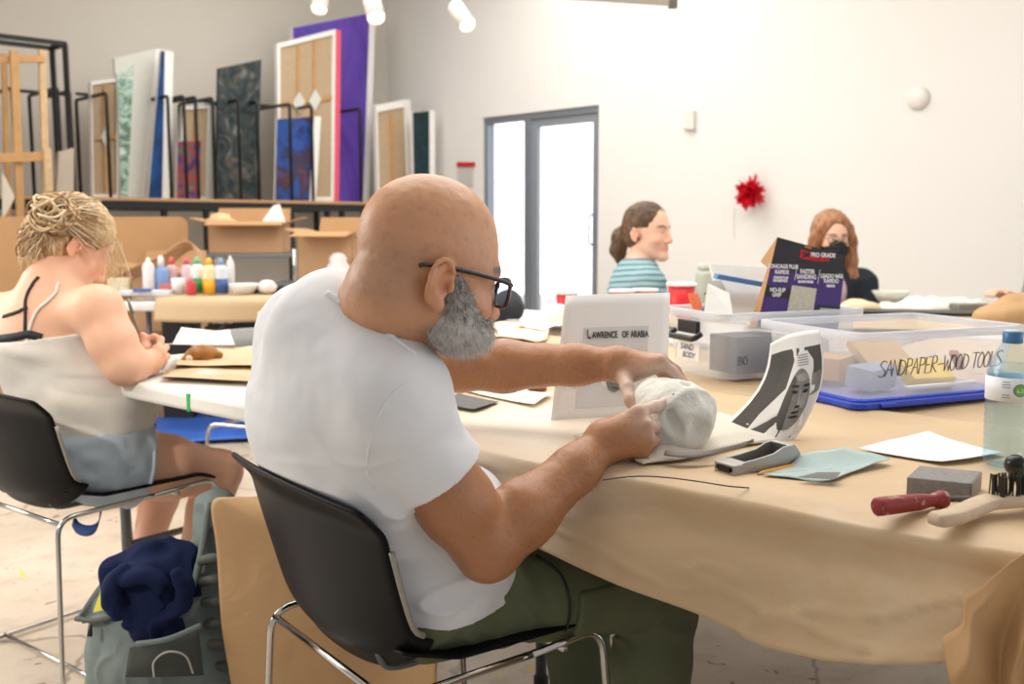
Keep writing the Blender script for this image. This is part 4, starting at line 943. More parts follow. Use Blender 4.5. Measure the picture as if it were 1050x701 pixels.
# wire brush
wb = thing('wire_brush', 'wire brush with pale wooden handle at the table\'s near corner', 'brush', ztab(1000, 540))
w0 = ztab(957, 541); hp = cat([w0 + Vector((0, 0, .010)), ztab(980, 537) + Vector((0, 0, .011)), ztab(1010, 528) + Vector((0, 0, .016)), ztab(1035, 526) + Vector((0, 0, .018)), ztab(1075, 519) + Vector((0, 0, .018)), ztab(1130, 508) + Vector((0, 0, .018))], 5)
mb = MB(); n_ = len(hp); S_ = 12; vs = []
for i, p in enumerate(hp):
    t = (hp[min(i + 1, n_ - 1)] - hp[max(0, i - 1)]).normalized(); sx = Vector((t.y, -t.x, 0)).normalized(); sy = sx.cross(t); w_ = .0120 + .004 * min(1, i / 14); h_ = .0088 - .001 * min(1, i / 10)
    if i == 0: w_ *= .8; h_ *= .8
    for k in range(S_):
        a = 2 * PI * k / S_; cx, cy = math.cos(a), math.sin(a); vs.append(p + sx * w_ * math.copysign(abs(cx) ** .35, cx) + sy * h_ * math.copysign(abs(cy) ** .35, cy))
mb._add(vs, [(i * S_ + k, i * S_ + (k + 1) % S_, (i + 1) * S_ + (k + 1) % S_, (i + 1) * S_ + k) for i in range(n_ - 1) for k in range(S_)] + [tuple(range(S_))[::-1], tuple((n_ - 1) * S_ + k for k in range(S_))])
mb.build('handle', M('bleached_wood', '#cdb79b', .65, var=.12, vscale=60, bump=.15), wb, smooth=True)
mb = MB(); bb = hp[12:]; rng = random.Random(4)
for i in range(150):
    t = rng.random(); k = min(int(t * (len(bb) - 1)), len(bb) - 2); p = bb[k].lerp(bb[k + 1], t * (len(bb) - 1) - k); tt = (bb[-1] - bb[0]).normalized(); sx = Vector((tt.y, -tt.x, 0)).normalized()
    p = p + sx * rng.uniform(-.012, .012) + Vector((0, 0, .006)); q = p + Vector((rng.uniform(-.002, .002), rng.uniform(-.002, .002), .028)); mb.tube([p, q], .0011, 4)
br_ = mb.build('bristles', M('wire_bristle', '#3d3a30', .5, .5), wb); br_['kind'] = 'stuff'
kb = thing('turned_knob', 'round black knob showing above the wire brush', 'knob', ztab(1052, 495)); mb = MB(); mb.ball(ztab(1051, 497) + Vector((0, .03, .022)), .016); mb.build('knob_head', M('black_gloss', '#0d0d0e', .25), kb, smooth=True); mb = MB(); mb.cyl(ztab(1051, 497) + Vector((0, .03, .0)), ztab(1051, 497) + Vector((0, .03, .012)), .009); mb.build('knob_base', M('black_gloss', '#0d0d0e', .25), kb, smooth=True)
# string lying along the edge
mb = MB(); mb.tube(cat([Z(618, 492, TZ + .006), Z(640, 489, TZ + .010), Z(662, 488, TZ + .011), Z(690, 490, TZ + .010), Z(720, 494, TZ + .009), Z(745, 498, TZ + .008), Z(768, 500, TZ + .004)], 6), .0011, 6); tag(mb.build('dark_wire', M('wire_dark', '#4a453e', .5), smooth=True), 'thin dark wire lying along the kraft table edge below the hands', 'wire')
# water bottle
wbx = thing('water_bottle', 'clear plastic water bottle with blue cap at the table\'s right', 'bottle', ztab(1031, 481))
B0 = Z(1031, 476, TZ + .006); 
def thin_clear(name, tint, rough, edge, milk=0):
    t = NT(name); a = t.n('ShaderNodeBsdfTransparent'); a.inputs[0].default_value = tint; g = t.n('ShaderNodeBsdfGlossy'); g.inputs['Roughness'].default_value = rough
    lw = t.n('ShaderNodeLayerWeight'); lw.inputs[0].default_value = .5; pw_ = t.n('ShaderNodeMath', _operation='POWER'); pw_.inputs[1].default_value = 4; t.l(lw.outputs['Facing'], pw_.inputs[0])
    ml = t.n('ShaderNodeMath', _operation='MULTIPLY_ADD'); ml.inputs[1].default_value = edge; ml.inputs[2].default_value = .04; t.l(pw_.outputs[0], ml.inputs[0])
    if milk:
        d = t.n('ShaderNodeBsdfDiffuse'); d.inputs[0].default_value = (.88, .9, .92, 1); tl = t.n('ShaderNodeBsdfTranslucent'); tl.inputs[0].default_value = (.88, .9, .92, 1); dm = t.n('ShaderNodeMixShader'); t.l(d.outputs[0], dm.inputs[1]); t.l(tl.outputs[0], dm.inputs[2])
        mm = t.n('ShaderNodeMixShader'); mm.inputs[0].default_value = milk; t.l(a.outputs[0], mm.inputs[1]); t.l(dm.outputs[0], mm.inputs[2]); a = mm
    m = t.n('ShaderNodeMixShader'); t.l(ml.outputs[0], m.inputs[0]); t.l(a.outputs[0], m.inputs[1]); t.l(g.outputs[0], m.inputs[2]); t.l(m.outputs[0], t.o.inputs[0]); return t
pet = thin_clear('clear_pet', (.80, .90, .965, 1), .08, .45); wtr = thin_clear('water', (.90, .945, .965, 1), .05, .25)
r = .0345; pr = [(0, .004), (r * .45, .002), (r * .8, 0), (r * .97, .006), (r, .014)]
z = .016
for i in range(8): pr += [(r, z), (r * .965, z + .004), (r, z + .008)]; z += .0105
pr += [(r, .104), (r, .142), (r * .98, .150), (r * .84, .166), (r * .58, .183), (r * .38, .193), (r * .36, .197)]
mb = MB(); mb.lathe(pr + [(r * .36, .202), (0, .202)], B0, seg=40); mb.build('bottle_body', pet.m, wbx, smooth=True)
mb = MB(); mb.lathe([(0, .006), (r * .9, .006), (r * .94, .02), (r * .94, .146), (r * .8, .160), (0, .160)], B0, seg=32); mb.build('water_fill', wtr.m, wbx, smooth=True)
mb = MB(); mb.lathe([(r * .40, .192), (r * .43, .193), (r * .43, .2085), (r * .40, .2095), (0, .2095)], B0, seg=32); cp = mb.build('cap', M('cap_blue', '#3f78a8', .35), wbx, smooth=True)
mb = MB(); mb.lathe([(r * .36, .2096), (r * .40, .2096), (r * .40, .2115), (0, .2115)], B0, seg=32); mb.build('cap_top', M('cap_pale', '#b9d0e0', .35), cp, smooth=True)
mb = MB(); mb.lathe([(r + .0006, .1045), (r + .0006, .1415)], B0, seg=40); mb.f = mb.f[:40]; mb.mi = mb.mi[:40]; lb_ = mb.build('wrap_label', M('label_white', '#eef1f2', .45), wbx, smooth=True, solid=.0003)
def on_b(a, z, off=.0014): return B0 + Vector(((r + off) * math.sin(a), -(r + off) * math.cos(a), z))
for R2, m2 in ((.0098, M('label_blue', '#3f86b5', .5)), (.0082, M('label_green', '#7dc242', .5))):
    mb = MB(); n2 = 24; o2 = .0012 if R2 > .009 else .0016
    mb._add([on_b(-.05, .123, o2)] + [on_b(-.05 + R2 * math.cos(2 * PI * i / n2) / r, .123 + R2 * math.sin(2 * PI * i / n2), o2) for i in range(n2)], [(0, 1 + i, 1 + (i + 1) % n2) for i in range(n2)]); mb.build('label_disc', m2, wbx)
t0_ = on_b(-.05, .1195, .0022); text('label_lettering', '6.5', white_paper, t0_ + Vector((-.0062, 0, 0)), (1, 0, 0), (0, 0, 1), .009, wbx, .0001)
mb = MB()
for a, z, w2 in [(-.62, .135, .010), (-.62, .131, .012), (-.62, .127, .011), (-.62, .115, .010), (-.62, .111, .012), (.5, .136, .014), (.5, .132, .012), (.5, .128, .014), (.5, .118, .009), (.5, .113, .009)]:
    mb._add([on_b(a - w2 / 2 / r, z - .0006), on_b(a + w2 / 2 / r, z - .0006), on_b(a + w2 / 2 / r, z + .0006), on_b(a - w2 / 2 / r, z + .0006)], [(0, 1, 2, 3)])
mb.build('label_print', M('label_grey', '#7d8791', .6), wbx)
# ------------------------------------------------------------------ clear storage bins
TUB = thin_clear('clear_polypropylene', (.985, .99, 1, 1), .25, .35, .20).m
RIM = thin_clear('frosted_polypropylene', (.97, .98, 1, 1), .35, .3, .42).m
rimm = M('frosted_rim', '#e6e9ea', .4)
def rrect(w, d, r, n=5):
    out = []
    for cx, cy, a in ((w / 2 - r, d / 2 - r, 0), (-w / 2 + r, d / 2 - r, PI / 2), (-w / 2 + r, -d / 2 + r, PI), (w / 2 - r, -d / 2 + r, 1.5 * PI)):
        for i in range(n + 1): out.append((cx + r * math.cos(a + PI / 2 * i / n), cy + r * math.sin(a + PI / 2 * i / n)))
    return out
def clear_bin(t, w, d, h, fl_, z0):
    mb = MB(); levels = [(0, 0), (.0, .004), (.5, h * .5), (1, h)]
    rings = [[Vector((x, y, z0 + z)) for x, y in rrect(w + 2 * fl_ * q, d + 2 * fl_ * q, .03)] for q, z in levels]
    m = len(rings[0]); vs = [p for rg in rings for p in rg]
    mb._add(vs, [tuple(range(m))] + [(i * m + k, i * m + (k + 1) % m, (i + 1) * m + (k + 1) % m, (i + 1) * m + k) for i in range(len(rings) - 1) for k in range(m)])
    body = mb.build('bin_body', TUB, t, True, True, solid=.002); 
    md = body.modifiers.new('split', 'EDGE_SPLIT'); md.split_angle = .7
    mb = MB(); ro = rrect(w + 2 * fl_ + .03, d + 2 * fl_ + .03, .04); ri = rrect(w + 2 * fl_ - .001, d + 2 * fl_ - .001, .03)
    lv = [(ri, z0 + h - .002), (ri, z0 + h + .002), (ro, z0 + h + .002), (ro, z0 + h - .014)]; m = len(ro)
    mb._add([Vector((x, y, z)) for rg, z in lv for x, y in rg], [(i * m + k, i * m + (k + 1) % m, (i + 1) * m + (k + 1) % m, (i + 1) * m + k) for i in range(3) for k in range(m)])
    mb.build('rim', RIM, t, True, True, solid=.002); return body
frosty = NT('frosted_plastic'); frosty.col('#e4e8ea'); frosty.b.inputs['Roughness'].default_value = .4; frosty.b.inputs['Transmission Weight'].default_value = .35; frosty.b.inputs['IOR'].default_value = 1.2
# front bin, standing on its blue lid
q0 = Z(879, 421, TZ + .013); q1 = Z(757, 399, TZ + .013); B1A = math.atan2(.137, .325)
bx = Vector((math.cos(B1A), math.sin(B1A), 0)); by = Vector((-bx.y, bx.x, 0)); w1, d1 = .455, .325
c1 = q0 + bx * w1 / 2 + by * d1 / 2
bin1 = thing('storage_bin', 'clear plastic bin marked for sandpaper and wood tools, standing on its blue lid', 'bin', c1, B1A)
def b1(x, y, z): return WM[bin1.name] @ Vector((x, y, z))
clear_bin(bin1, w1 - .05, d1 - .05, .135, .017, .016)
mb = MB(); o_ = rrect(w1, d1, .03); mb.prism([Vector((x, y, 0)) for x, y in o_], (0, 0, .011)); i_ = rrect(w1 - .035, d1 - .035, .025); mb.prism([Vector((x, y, .011)) for x, y in i_], (0, 0, .003))
lid = mb.build('lid', M('lid_blue', '#1740c4', .35), bin1, True, bevel=.002)
mb = MB(); mb.box((-w1 * .33, -d1 / 2 - .003, .006), (.04, .008, .008)); mb.build('lid_latch', M('lid_blue', '#1740c4', .35), lid, True, bevel=.002)
# hand-written marks on the long side
sl = math.atan2(.017, .135); fy = Vector((0, -math.sin(sl), math.cos(sl)))
strokes = {'S': [[(.8, .9), (.4, 1), (.1, .75), (.5, .5), (.8, .25), (.4, 0), (0, .1)]], 'A': [[(0, 0), (.45, 1), (.85, 0)], [(.2, .4), (.7, .42)]], 'N': [[(.05, 0), (.1, 1), (.75, .05), (.8, 1)]], 'D': [[(.1, 0), (.12, 1)], [(.0, .98), (.6, .85), (.8, .5), (.55, .1), (0, .0)]], 'P': [[(.15, 0), (.15, 1)], [(.05, 1), (.65, .95), (.7, .6), (.15, .5)]], 'E': [[(.75, 1), (.1, 1), (.12, 0), (.75, 0)], [(.12, .5), (.6, .52)]], 'R': [[(.1, 0), (.12, 1), (.6, .95), (.62, .6), (.15, .5), (.75, 0)]], 'W': [[(0, 1), (.2, 0), (.45, .7), (.7, 0), (.95, 1)]], 'O': [[(.4, 1), (.05, .6), (.2, .05), (.65, .1), (.75, .7), (.4, 1)]], 'T': [[(0, 1), (.9, .97)], [(.45, .97), (.42, 0)]], 'L': [[(.15, 1), (.12, 0), (.7, .02)]], '-': [[(.1, .45), (.8, .5)]], ' ': []}
def scrawl(s, origin, ux_, uy_, size, adv, r_, m, parent, un_):
    mb = MB(); x = 0
    for chh in s:
        for st in strokes.get(chh, []):
            pts = [origin + ux_ * (x + a * size * .62 + .12 * b * size * .3) + uy_ * b * size for a, b in st]; mb.tube(cat(pts, 4) if chh in 'SODPR' else pts, r_, 5)
        x += adv * (.55 if chh == ' ' else 1)
    return mb.build('marker_lettering', m, parent)
zz = .060; yy = -(d1 - .05) / 2 - .017 * (zz - .016) / .135 - .0026
Rz = Matrix.Rotation(B1A, 3, 'Z')
scrawl('SANDPAPER-WOOD TOOLS', b1(-.162, yy, zz), Rz @ Vector((1, 0, 0.02)), Rz @ fy, .034, .0172, .0011, M('marker_brown', '#4a3a34', .7), bin1, by)
# contents
def block(name, label, catg, m, loc, size, rz, tilt=0, ty=0, group=None, bevel=.002):
    R = Matrix.Rotation(rz, 3, 'Z') @ Matrix.Rotation(tilt, 3, 'X') @ Matrix.Rotation(ty, 3, 'Y')
    mb = MB(); mb.box(loc, size, R); o = mb.build(name, m, None, bevel=bevel); return tag(o, label, catg, group)
zb = .022
block('sanding_sponge', 'blue-grey sanding sponge inside the wood tools bin', 'sponge', M('sponge_blue', '#7f93b0', .9), b1(-.10, -.06, zb + .025), (.10, .06, .045), B1A + .3, .1)
block('sandpaper_pack', 'yellow sandpaper pack lying inside the wood tools bin', 'sandpaper', M('pack_yellow', '#e2bf45', .7), b1(.04, -.07, zb + .024), (.10, .07, .030), B1A - .2, .5)
block('sandpaper_pack', 'tan sandpaper pack leaning inside the wood tools bin', 'sandpaper', M('pack_tan', '#cdaa7d', .8), b1(.02, .04, zb + .05), (.14, .10, .02), B1A + .1, .7)
block('wooden_ruler', 'long white stick lying along the wood tools bin floor', 'ruler', M('stick_white', '#e8e6df', .6), b1(.04, -.115, zb + .006), (.20, .012, .008), B1A + .02)
block('grey_file_case', 'slate grey case lying inside the wood tools bin', 'case', M('case_slate', '#8f97a3', .6), b1(-.03, .09, zb + .03), (.12, .06, .04), B1A - .3, .15)
block('cardboard_box', 'small brown box inside the wood tools bin', 'box', M('card_brown', '#b88d5f', .8), b1(-.11, .06, zb + .03), (.09, .08, .05), B1A + .5)
block('brush_handle', 'red-brown stick across the wood tools bin', 'stick', M('stick_redbrown', '#a3563f', .6), b1(.13, -.07, zb + .05), (.11, .018, .012), B1A + .6, 0, .4)
# rear bin with the black handle
q0b = Z(747, 399, TZ + .013); B2A = B1A - .01
bx2 = Vector((math.cos(B2A), math.sin(B2A), 0)); by2 = Vector((-bx2.y, bx2.x, 0)); w2, d2, h2 = .42, .27, .155
c2 = q0b + bx2 * (w2 / 2 + .028) + by2 * (d2 / 2 + .075)
bin2 = thing('storage_bin', 'clear plastic bin with black handle, full of sander boxes', 'bin', c2, B2A)
def b2(x, y, z): return WM[bin2.name] @ Vector((x, y, z))
clear_bin(bin2, w2 - .04, d2 - .04, h2, .012, .004)
mb = MB(); mb.tube(rounded([Vector((-w2 / 2 - .004, -.058, h2 * .70)), Vector((-w2 / 2 - .024, -.056, h2 * .62)), Vector((-w2 / 2 - .026, .056, h2 * .62)), Vector((-w2 / 2 - .004, .058, h2 * .70))], .012), .0075, 8); hnd = mb.build('handle', M('handle_black', '#1c1b1b', .4), bin2, True, True)
mb = MB(); mb.box((-w2 / 2 - .002, 0, h2 * .78), (.012, .085, .030)); mb.build('handle_recess', M('recess_black', '#101010', .5), hnd, True, bevel=.002)
mb = MB(); mb.box((-w2 / 2 - .0015, .0, h2 * .40), (.0012, .095, .044)); tg_ = mb.build('paper_label', white_paper, bin2, True)
Rz2 = Matrix.Rotation(B2A, 3, 'Z'); text('label_lettering', 'SAND', M('pen_blue', '#3a4a7a', .6), b2(-w2 / 2 - .0036, .035, h2 * .41), Rz2 @ Vector((0, -1, 0)), (0, 0, 1), .022, bin2, .0001, shear=.3); text('label_lettering', 'BODY', M('pen_blue', '#3a4a7a', .6), b2(-w2 / 2 - .0036, .025, h2 * .29), Rz2 @ Vector((0, -1, 0)), (0, 0, 1), .020, bin2, .0001, shear=.3)
text('side_lettering', '80', M('pen_grey', '#55565c', .6), b2(-.165, -d2 / 2 - .002, .04), Rz2 @ Vector((1, 0, 0)), (0, 0, 1), .03, bin2, .0001)
# the purple sander carton, leaning out of the rear bin
sb = thing('sander_carton', 'black and purple sander box leaning up out of the rear bin', 'box', b2(.05, 0, .1))
k0 = P(776, 335, 2.40); k1 = P(859, 337, 2.43); k3 = P(797, 243, 2.44); sx_ = (k1 - k0).normalized(); sy_ = (k3 - k0); 
k2 = P(867, 262, 2.47)
def C4(u, v, off=0):
    nn_ = (k1 - k0).cross(k3 - k0).normalized(); return (k0.lerp(k1, u)).lerp(k3.lerp(k2, u), v) + nn_ * off
dp = .05; back = -((k1 - k0).cross(k3 - k0).normalized())
boxblk = M('carton_black', '#2d2a2d', .45, var=.12, vscale=40); boxpur = M('carton_purple', '#4a2f7a', .45); cardm = M('card_brown', '#b88d5f', .8)
mb = MB(); mb.hexa([C4(0, 0), C4(1, 0), C4(1, 0, -dp), C4(0, 0, -dp), C4(0, 1), C4(1, 1), C4(1, 1, -.004), C4(0, 1, -.004)]); mb.build('carton_body', cardm, sb)
def cq_(u0, v0, u1, v1, off, name, m, sl_=0): 
    b = MB(); b._add([C4(u0, v0, off), C4(u1, v0, off), C4(u1, v1 + sl_, off), C4(u0, v1, off)], [(0, 1, 2, 3)]); return b.build(name, m, sb)
cq_(0, 0, 1, 1, .0006, 'front_panel', boxblk); cq_(.0, 0, 1, .66, .0010, 'purple_panel', boxpur); cq_(0, .34, .32, .46, .0014, 'black_flash', boxblk); cq_(.70, .06, 1, .30, .0014, 'black_flash', boxblk)
cq_(.33, .0, .66, .50, .0014, 'product_photo', M('photo_cream', '#d8d2bd', .6, var=.15, vscale=120)); cq_(.33, .0, .66, .16, .0017, 'black_flash', boxblk)
cq_(.36, .83, .50, .93, .0016, 'red_badge', M('badge_red', '#e21b2c', .5)); cq_(.40, .965, .50, .99, .0016, 'hang_hole', M('hang_tab', '#b9853a', .6))
for u0 in (.345, .66): cq_(u0, .56, u0 + .008, .74, .0016, 'divider_line', M('ink_white', '#f2f0f4', .6))
wm = M('ink_white', '#f2f0f4', .6); su = (k1 - k0).normalized(); sv = (k3 - k0).normalized(); inkred = M('badge_red', '#e21b2c', .5)
def ct(s_, u, v, size, m, al='LEFT', sq=.8, b=.0006): text('carton_lettering', s_, m, C4(u, v, .0022), su, sv, size, sb, .0001, al, sq, bold=b)
ct('3M', .385, .845, .020, boxblk); ct('PRO GRADE', .51, .875, .0145, wm); ct('PRECISION', .51, .825, .0125, inkred)
ct('PONÇAGE PLUS', .165, .675, .0135, wm, 'CENTER'); ct('RAPIDE', .165, .61, .0135, wm, 'CENTER'); ct('PONCE PLUS', .165, .555, .008, wm, 'CENTER'); ct('DE SURFACE', .165, .52, .008, wm, 'CENTER')
ct('FASTER', .50, .665, .0145, wm, 'CENTER'); ct('SANDING', .50, .60, .0145, wm, 'CENTER'); ct('SANDS MORE', .50, .55, .008, wm, 'CENTER')
ct('LIJADO MÁS', .84, .665, .0135, wm, 'CENTER'); ct('RÁPIDO', .84, .60, .0135, wm, 'CENTER'); ct('MENOS', .84, .545, .008, wm, 'CENTER')
ct('NO-SLIP', .16, .405, .0135, wm, 'CENTER'); ct('GRIP', .16, .35, .0135, wm, 'CENTER'); ct('SANDPAPER', .5, .05, .0115, wm, 'CENTER')
for v_ in (.24, .19, .14, .09): cq_(.74, v_, .96, v_ + .022, .0017, 'fine_print', M('ink_grey', '#c7c3cf', .6))
fl0, fl1 = C4(0, 1, -.001), C4(0, .55, -.02); mb = MB(); mb.prism([C4(0, 1), C4(0, .64), P(780, 268, 2.50)], back * .002); mb.build('carton_flap', cardm, sb)
# paper stacks and packs in the rear bin
def slab(name, label, catg, m, px4, Y4, th, group=None):
    q = [P(x, y, Y) for (x, y), Y in zip(px4, Y4)]; n = (q[1] - q[0]).cross(q[3] - q[0]).normalized(); mb = MB(); mb.prism(q, -n * th); o = mb.build(name, m, None, bevel=.001); return tag(o, label, catg, group)
wp = M('pack_white', '#eceae4', .6); 
slab('paper_pack', 'white opened paper pack standing in the rear bin', 'paper', wp, [(742, 320), (783, 322), (790, 274), (728, 270)], [2.50, 2.52, 2.60, 2.58], .012)
slab('envelope', 'white envelope with blue edging slanting out of the rear bin', 'envelope', wp, [(722, 322), (752, 324), (748, 300), (726, 290)], [2.40, 2.40, 2.46, 2.46], .006)
slab('blue_folder', 'blue edged folder leaning at the rear bin\'s end', 'folder', M('folder_blue', '#2f62a8', .5), [(716, 322), (727, 322), (737, 306), (730, 302)], [2.43, 2.43, 2.47, 2.47], .004)
slab('blade_carton', 'white box with a blue stripe lying over the paper pack in the rear bin', 'box', M('stripe_blue', '#5f8fd0', .5), [(735, 286), (792, 296), (793, 291), (737, 281)], [2.50, 2.52, 2.52, 2.50], .03)
slab('orange_pack', 'orange packet standing beside the red cups', 'packet', M('pack_orange', '#e8703a', .5), [(712, 318), (722, 318), (716, 301), (706, 300)], [2.50, 2.50, 2.53, 2.53], .012)
slab('sanding_disc_pack', 'grey rounded pack sticking up from the rear bin', 'pack', M('pack_grey', '#b7b4ab', .7), [(722, 300), (744, 297), (740, 287), (724, 288)], [2.53, 2.53, 2.55, 2.55], .010)
block('sander_box', 'dark grey box inside the rear bin', 'box', M('box_dark', '#575a62', .6), b2(-.07, -.04, .056), (.15, .10, .09), B2A + .1)
block('steel_wool_pack', 'pale blue pack inside the rear bin', 'pack', M('pack_paleblue', '#b9c3d4', .7), b2(.08, -.05, .05), (.12, .08, .07), B2A - .2)
# ------------------------------------------------------------------ woman with a bun at the white table
F2 = Vector((.6, .8, 0)); R2 = Vector((.8, -.6, 0)); CH2 = Vector((-1.10, 2.57, 0))
make_chair('stacking_chair', 'black shell chair with chrome sled frame under the blonde woman', CH2, math.atan2(F2.y, F2.x) - PI / 2)
PE2 = CH2 - F2 * .03 + Vector((0, 0, .545))
wo = thing('person', 'blonde woman with messy bun, grey tank top and denim shorts, bent over the white table', 'person', (PE2.x, PE2.y, 0))
NB2 = P(50, 290, 2.53); HC2 = P(72, 254, 2.60); S2R = P(100, 318, 2.44); S2L = P(-22, 322, 2.66)
E2R = P(127, 375, 2.41); W2R = P(152, 372, 2.50); E2L = P(40, 395, 2.86); W2L = P(120, 372, 2.80)
HY2 = math.radians(46); HP2 = math.radians(-34); m2_ = basis(HC2, HY2, HP2)
def wo_torso(f, g=0, k=.05):
    lat = (S2R - S2L).normalized(); up = (NB2 - PE2).normalized(); fw = up.cross(lat).normalized(); R = Matrix((lat, fw, lat.cross(fw))).transposed(); mid = (S2R + S2L) / 2
    Rp = Matrix((R2, F2, Vector((0, 0, 1)))).transposed()
    f.ell(PE2 + Vector((0, 0, .0)), (.20 + g, .155 + g, .14 + g), Rp, k)
    f.ell(PE2.lerp(mid, .38) + F2 * .05 + R2 * .012, (.205 + g, .165 + g, .15 + g), Rp, k)
    f.ell(PE2.lerp(mid, .70) + fw * .02, (.175 + g, .125 + g, .17 + g), R, k)
    f.cone(S2L, S2R, .056 + g, .056 + g, k); f.cone(PE2.lerp(mid, .8), NB2 - up * .02, .11 + g, .07 + g, k)
    return lat, up, fw
f = Field((-1.48, 2.15, .02), (-.62, 3.06, 1.26), .0045)
lat, up, fw = wo_torso(f)
f.cone(NB2 - up * .03, m2_ @ Vector((0, -.03, -.04)), .062, .052, .03)
head(f, HC2, HY2, HP2, 0, .95, True)
f.chain([S2R, E2R.lerp(S2R, .4), E2R], [.060, .054, .045], .03); f.chain([E2R, E2R.lerp(W2R, .35), W2R], [.045, .043, .030], .02)
f.chain([S2L, E2L], [.062, .048], .03); f.chain([E2L, W2L], [.046, .03], .02)
hd = [P(162, 358, 2.52), P(166, 362, 2.52), P(167, 368, 2.53), P(165, 374, 2.54)]
hand_points(f, W2R, hd, [[P(165, 348, 2.55), P(158, 345, 2.56), P(150, 348, 2.555)], [P(170, 356, 2.56), P(163, 355, 2.58), P(156, 357, 2.575)], [P(171, 365, 2.57), P(164, 365, 2.585), P(158, 366, 2.58)], [P(168, 372, 2.57), P(162, 373, 2.58), P(157, 373, 2.575)]], [P(150, 358, 2.54), P(150, 349, 2.56), P(146, 343, 2.56)], .0085, palm=.022)
hl = [P(132, 366, 2.80), P(134, 369, 2.79), P(134, 373, 2.78), P(132, 377, 2.77)]
hand_points(f, W2L, hl, [[q + Vector((.03, -.02, -.01)), q + Vector((.045, -.035, -.025)), q + Vector((.04, -.045, -.04))] for q in hl], [W2L + Vector((.02, -.03, .0)), W2L + Vector((.05, -.05, 0)), W2L + Vector((.065, -.06, -.01))], .008, palm=.02)
H2R = PE2 + R2 * .10 + Vector((0, 0, -.03)); H2L = PE2 - R2 * .10 + Vector((0, 0, -.03)); K2R = P(226, 483, 2.74); K2L = P(170, 478, 2.98); A2R = P(186, 640, 2.62); A2L = P(146, 618, 2.86)
A2R.z = .09; A2L.z = .09
for h_, k_, a_ in ((H2R, K2R, A2R), (H2L, K2L, A2L)):
    f.chain([h_, h_.lerp(k_, .5), k_], [.096, .084, .060], .03); f.chain([k_, k_.lerp(a_, .3), a_], [.058, .058, .034], .02)
    f.chain([a_, a_ + Vector((.02, .03, -.05)), a_ + F2 * .13 + Vector((0, 0, -.062))], [.034, .034, .026], .02)
paleb = np.array(L('#e9b79a')[:3])
body2 = f.mesh('body', skin_pale, wo, disp=lambda V, N: .001 * vnoise(V, 30), tint=lambda V: face_tint(V, m2_, .95, paleb, brow=(.35, .25, .15))[0])
# tank top
f = Field((-1.50, 2.12, .40), (-.76, 2.98, .99), .0045); wo_torso(f, .007)
f.plane(PE2.lerp((S2R + S2L) / 2, .84), (NB2 - PE2)); f.plane(PE2 + Vector((0, 0, .055)), (0, 0, -1))
tank = f.mesh('tank_top', M('ribbed_cotton', '#ddd8cf', .9, bump=.3, bscale=500), wo, disp=lambda V, N:   .011 * np.maximum(0, vnoise(np.stack([V[:, 0] * 5, V[:, 1] * 5, V[:, 2] * 34 + 6 * vnoise(V, 4)], 1), 1)) * np.clip((.86 - V[:, 2]) / .15, .1, 1) + .002 * vnoise(V, 20))
def strap(pts, w, name, m, lift=.002):
    """ribbon laid over the back"""
    from mathutils.bvhtree import BVHTree
    bv = STRAP_BVH; q = cat(pts, 8); out = []
    for p in q:
        hit = bv.find_nearest(p); n = hit[1]; out.append((hit[0] + n * lift, n))
    mb = MB(); vs = []
    for i, (p, n) in enumerate(out):
        t = (out[min(i + 1, len(out) - 1)][0] - out[max(0, i - 1)][0]).normalized(); s = t.cross(n).normalized(); vs += [p + s * w / 2, p - s * w / 2]
    mb._add(vs, [(2 * i, 2 * i + 1, 2 * i + 3, 2 * i + 2) for i in range(len(out) - 1)]); return mb.build(name, m, wo, smooth=True, solid=.002)
from mathutils.bvhtree import BVHTree
STRAP_BVH = BVHTree.FromPolygons([v.co.copy() for v in body2.data.vertices], [tuple(p.vertices) for p in body2.data.polygons])
bra = M('bra_black', '#16181d', .7); 
strap([P(62, 277, 2.44), P(40, 300, 2.4), P(26, 322, 2.4), P(20, 352, 2.4)], .009, 'strap', M('strap_beige', '#d6cdbf', .8))
strap([P(36, 279, 2.45), P(16, 300, 2.42), P(14, 320, 2.4), P(18, 345, 2.4)], .008, 'bra_strap', bra); strap([P(15, 312, 2.4), P(4, 318, 2.42), P(-8, 322, 2.45)], .008, 'bra_strap', bra)
strap([P(-10, 350, 2.5), P(10, 345, 2.42), P(22, 342, 2.4), P(34, 346, 2.38)], .02, 'bra_band', bra, .003)
# denim shorts
den = NT('denim'); v = den.coord(); den.col(den.mix(den.noise(v, 9, 4), '#9fb0be', '#c3ced7')); den.b.inputs['Roughness'].default_value = .9; den.bump(den.noise(v, 600, 3), .3, .002)
f = Field((-1.46, 2.15, .37), (-.66, 3.02, .74), .0045)
Rp = Matrix((R2, F2, Vector((0, 0, 1)))).transposed(); f.ell(PE2 + Vector((0, 0, .0)), (.212, .168, .15), Rp, .03); f.ell(PE2 + Vector((0, 0, -.045)) - F2 * .02, (.215, .165, .075), Rp, .03)
for h_, k_ in ((H2R, K2R), (H2L, K2L)): f.cone(h_, h_.lerp(k_, .22), .110, .108, .03, flat='b')
f.plane(PE2 + Vector((0, 0, .09)), (0.1, -.1, 1))
f.mesh('denim_shorts', den.m, wo, disp=lambda V, N: .006 * vnoise(V * np.array((1, 1, 1.6)), 17) + .003 * vnoise(V, 38))
mb = MB(); hem = frame(K2R - H2R); hc = H2R.lerp(K2R, .22); mb.tube([hc + hem @ Vector((math.cos(a) * .108, math.sin(a) * .108, -.004)) for a in [2 * PI * i / 30 for i in range(30)]], .006, 6, closed=True); mb.build('shorts_hem', den.m, wo, smooth=True)
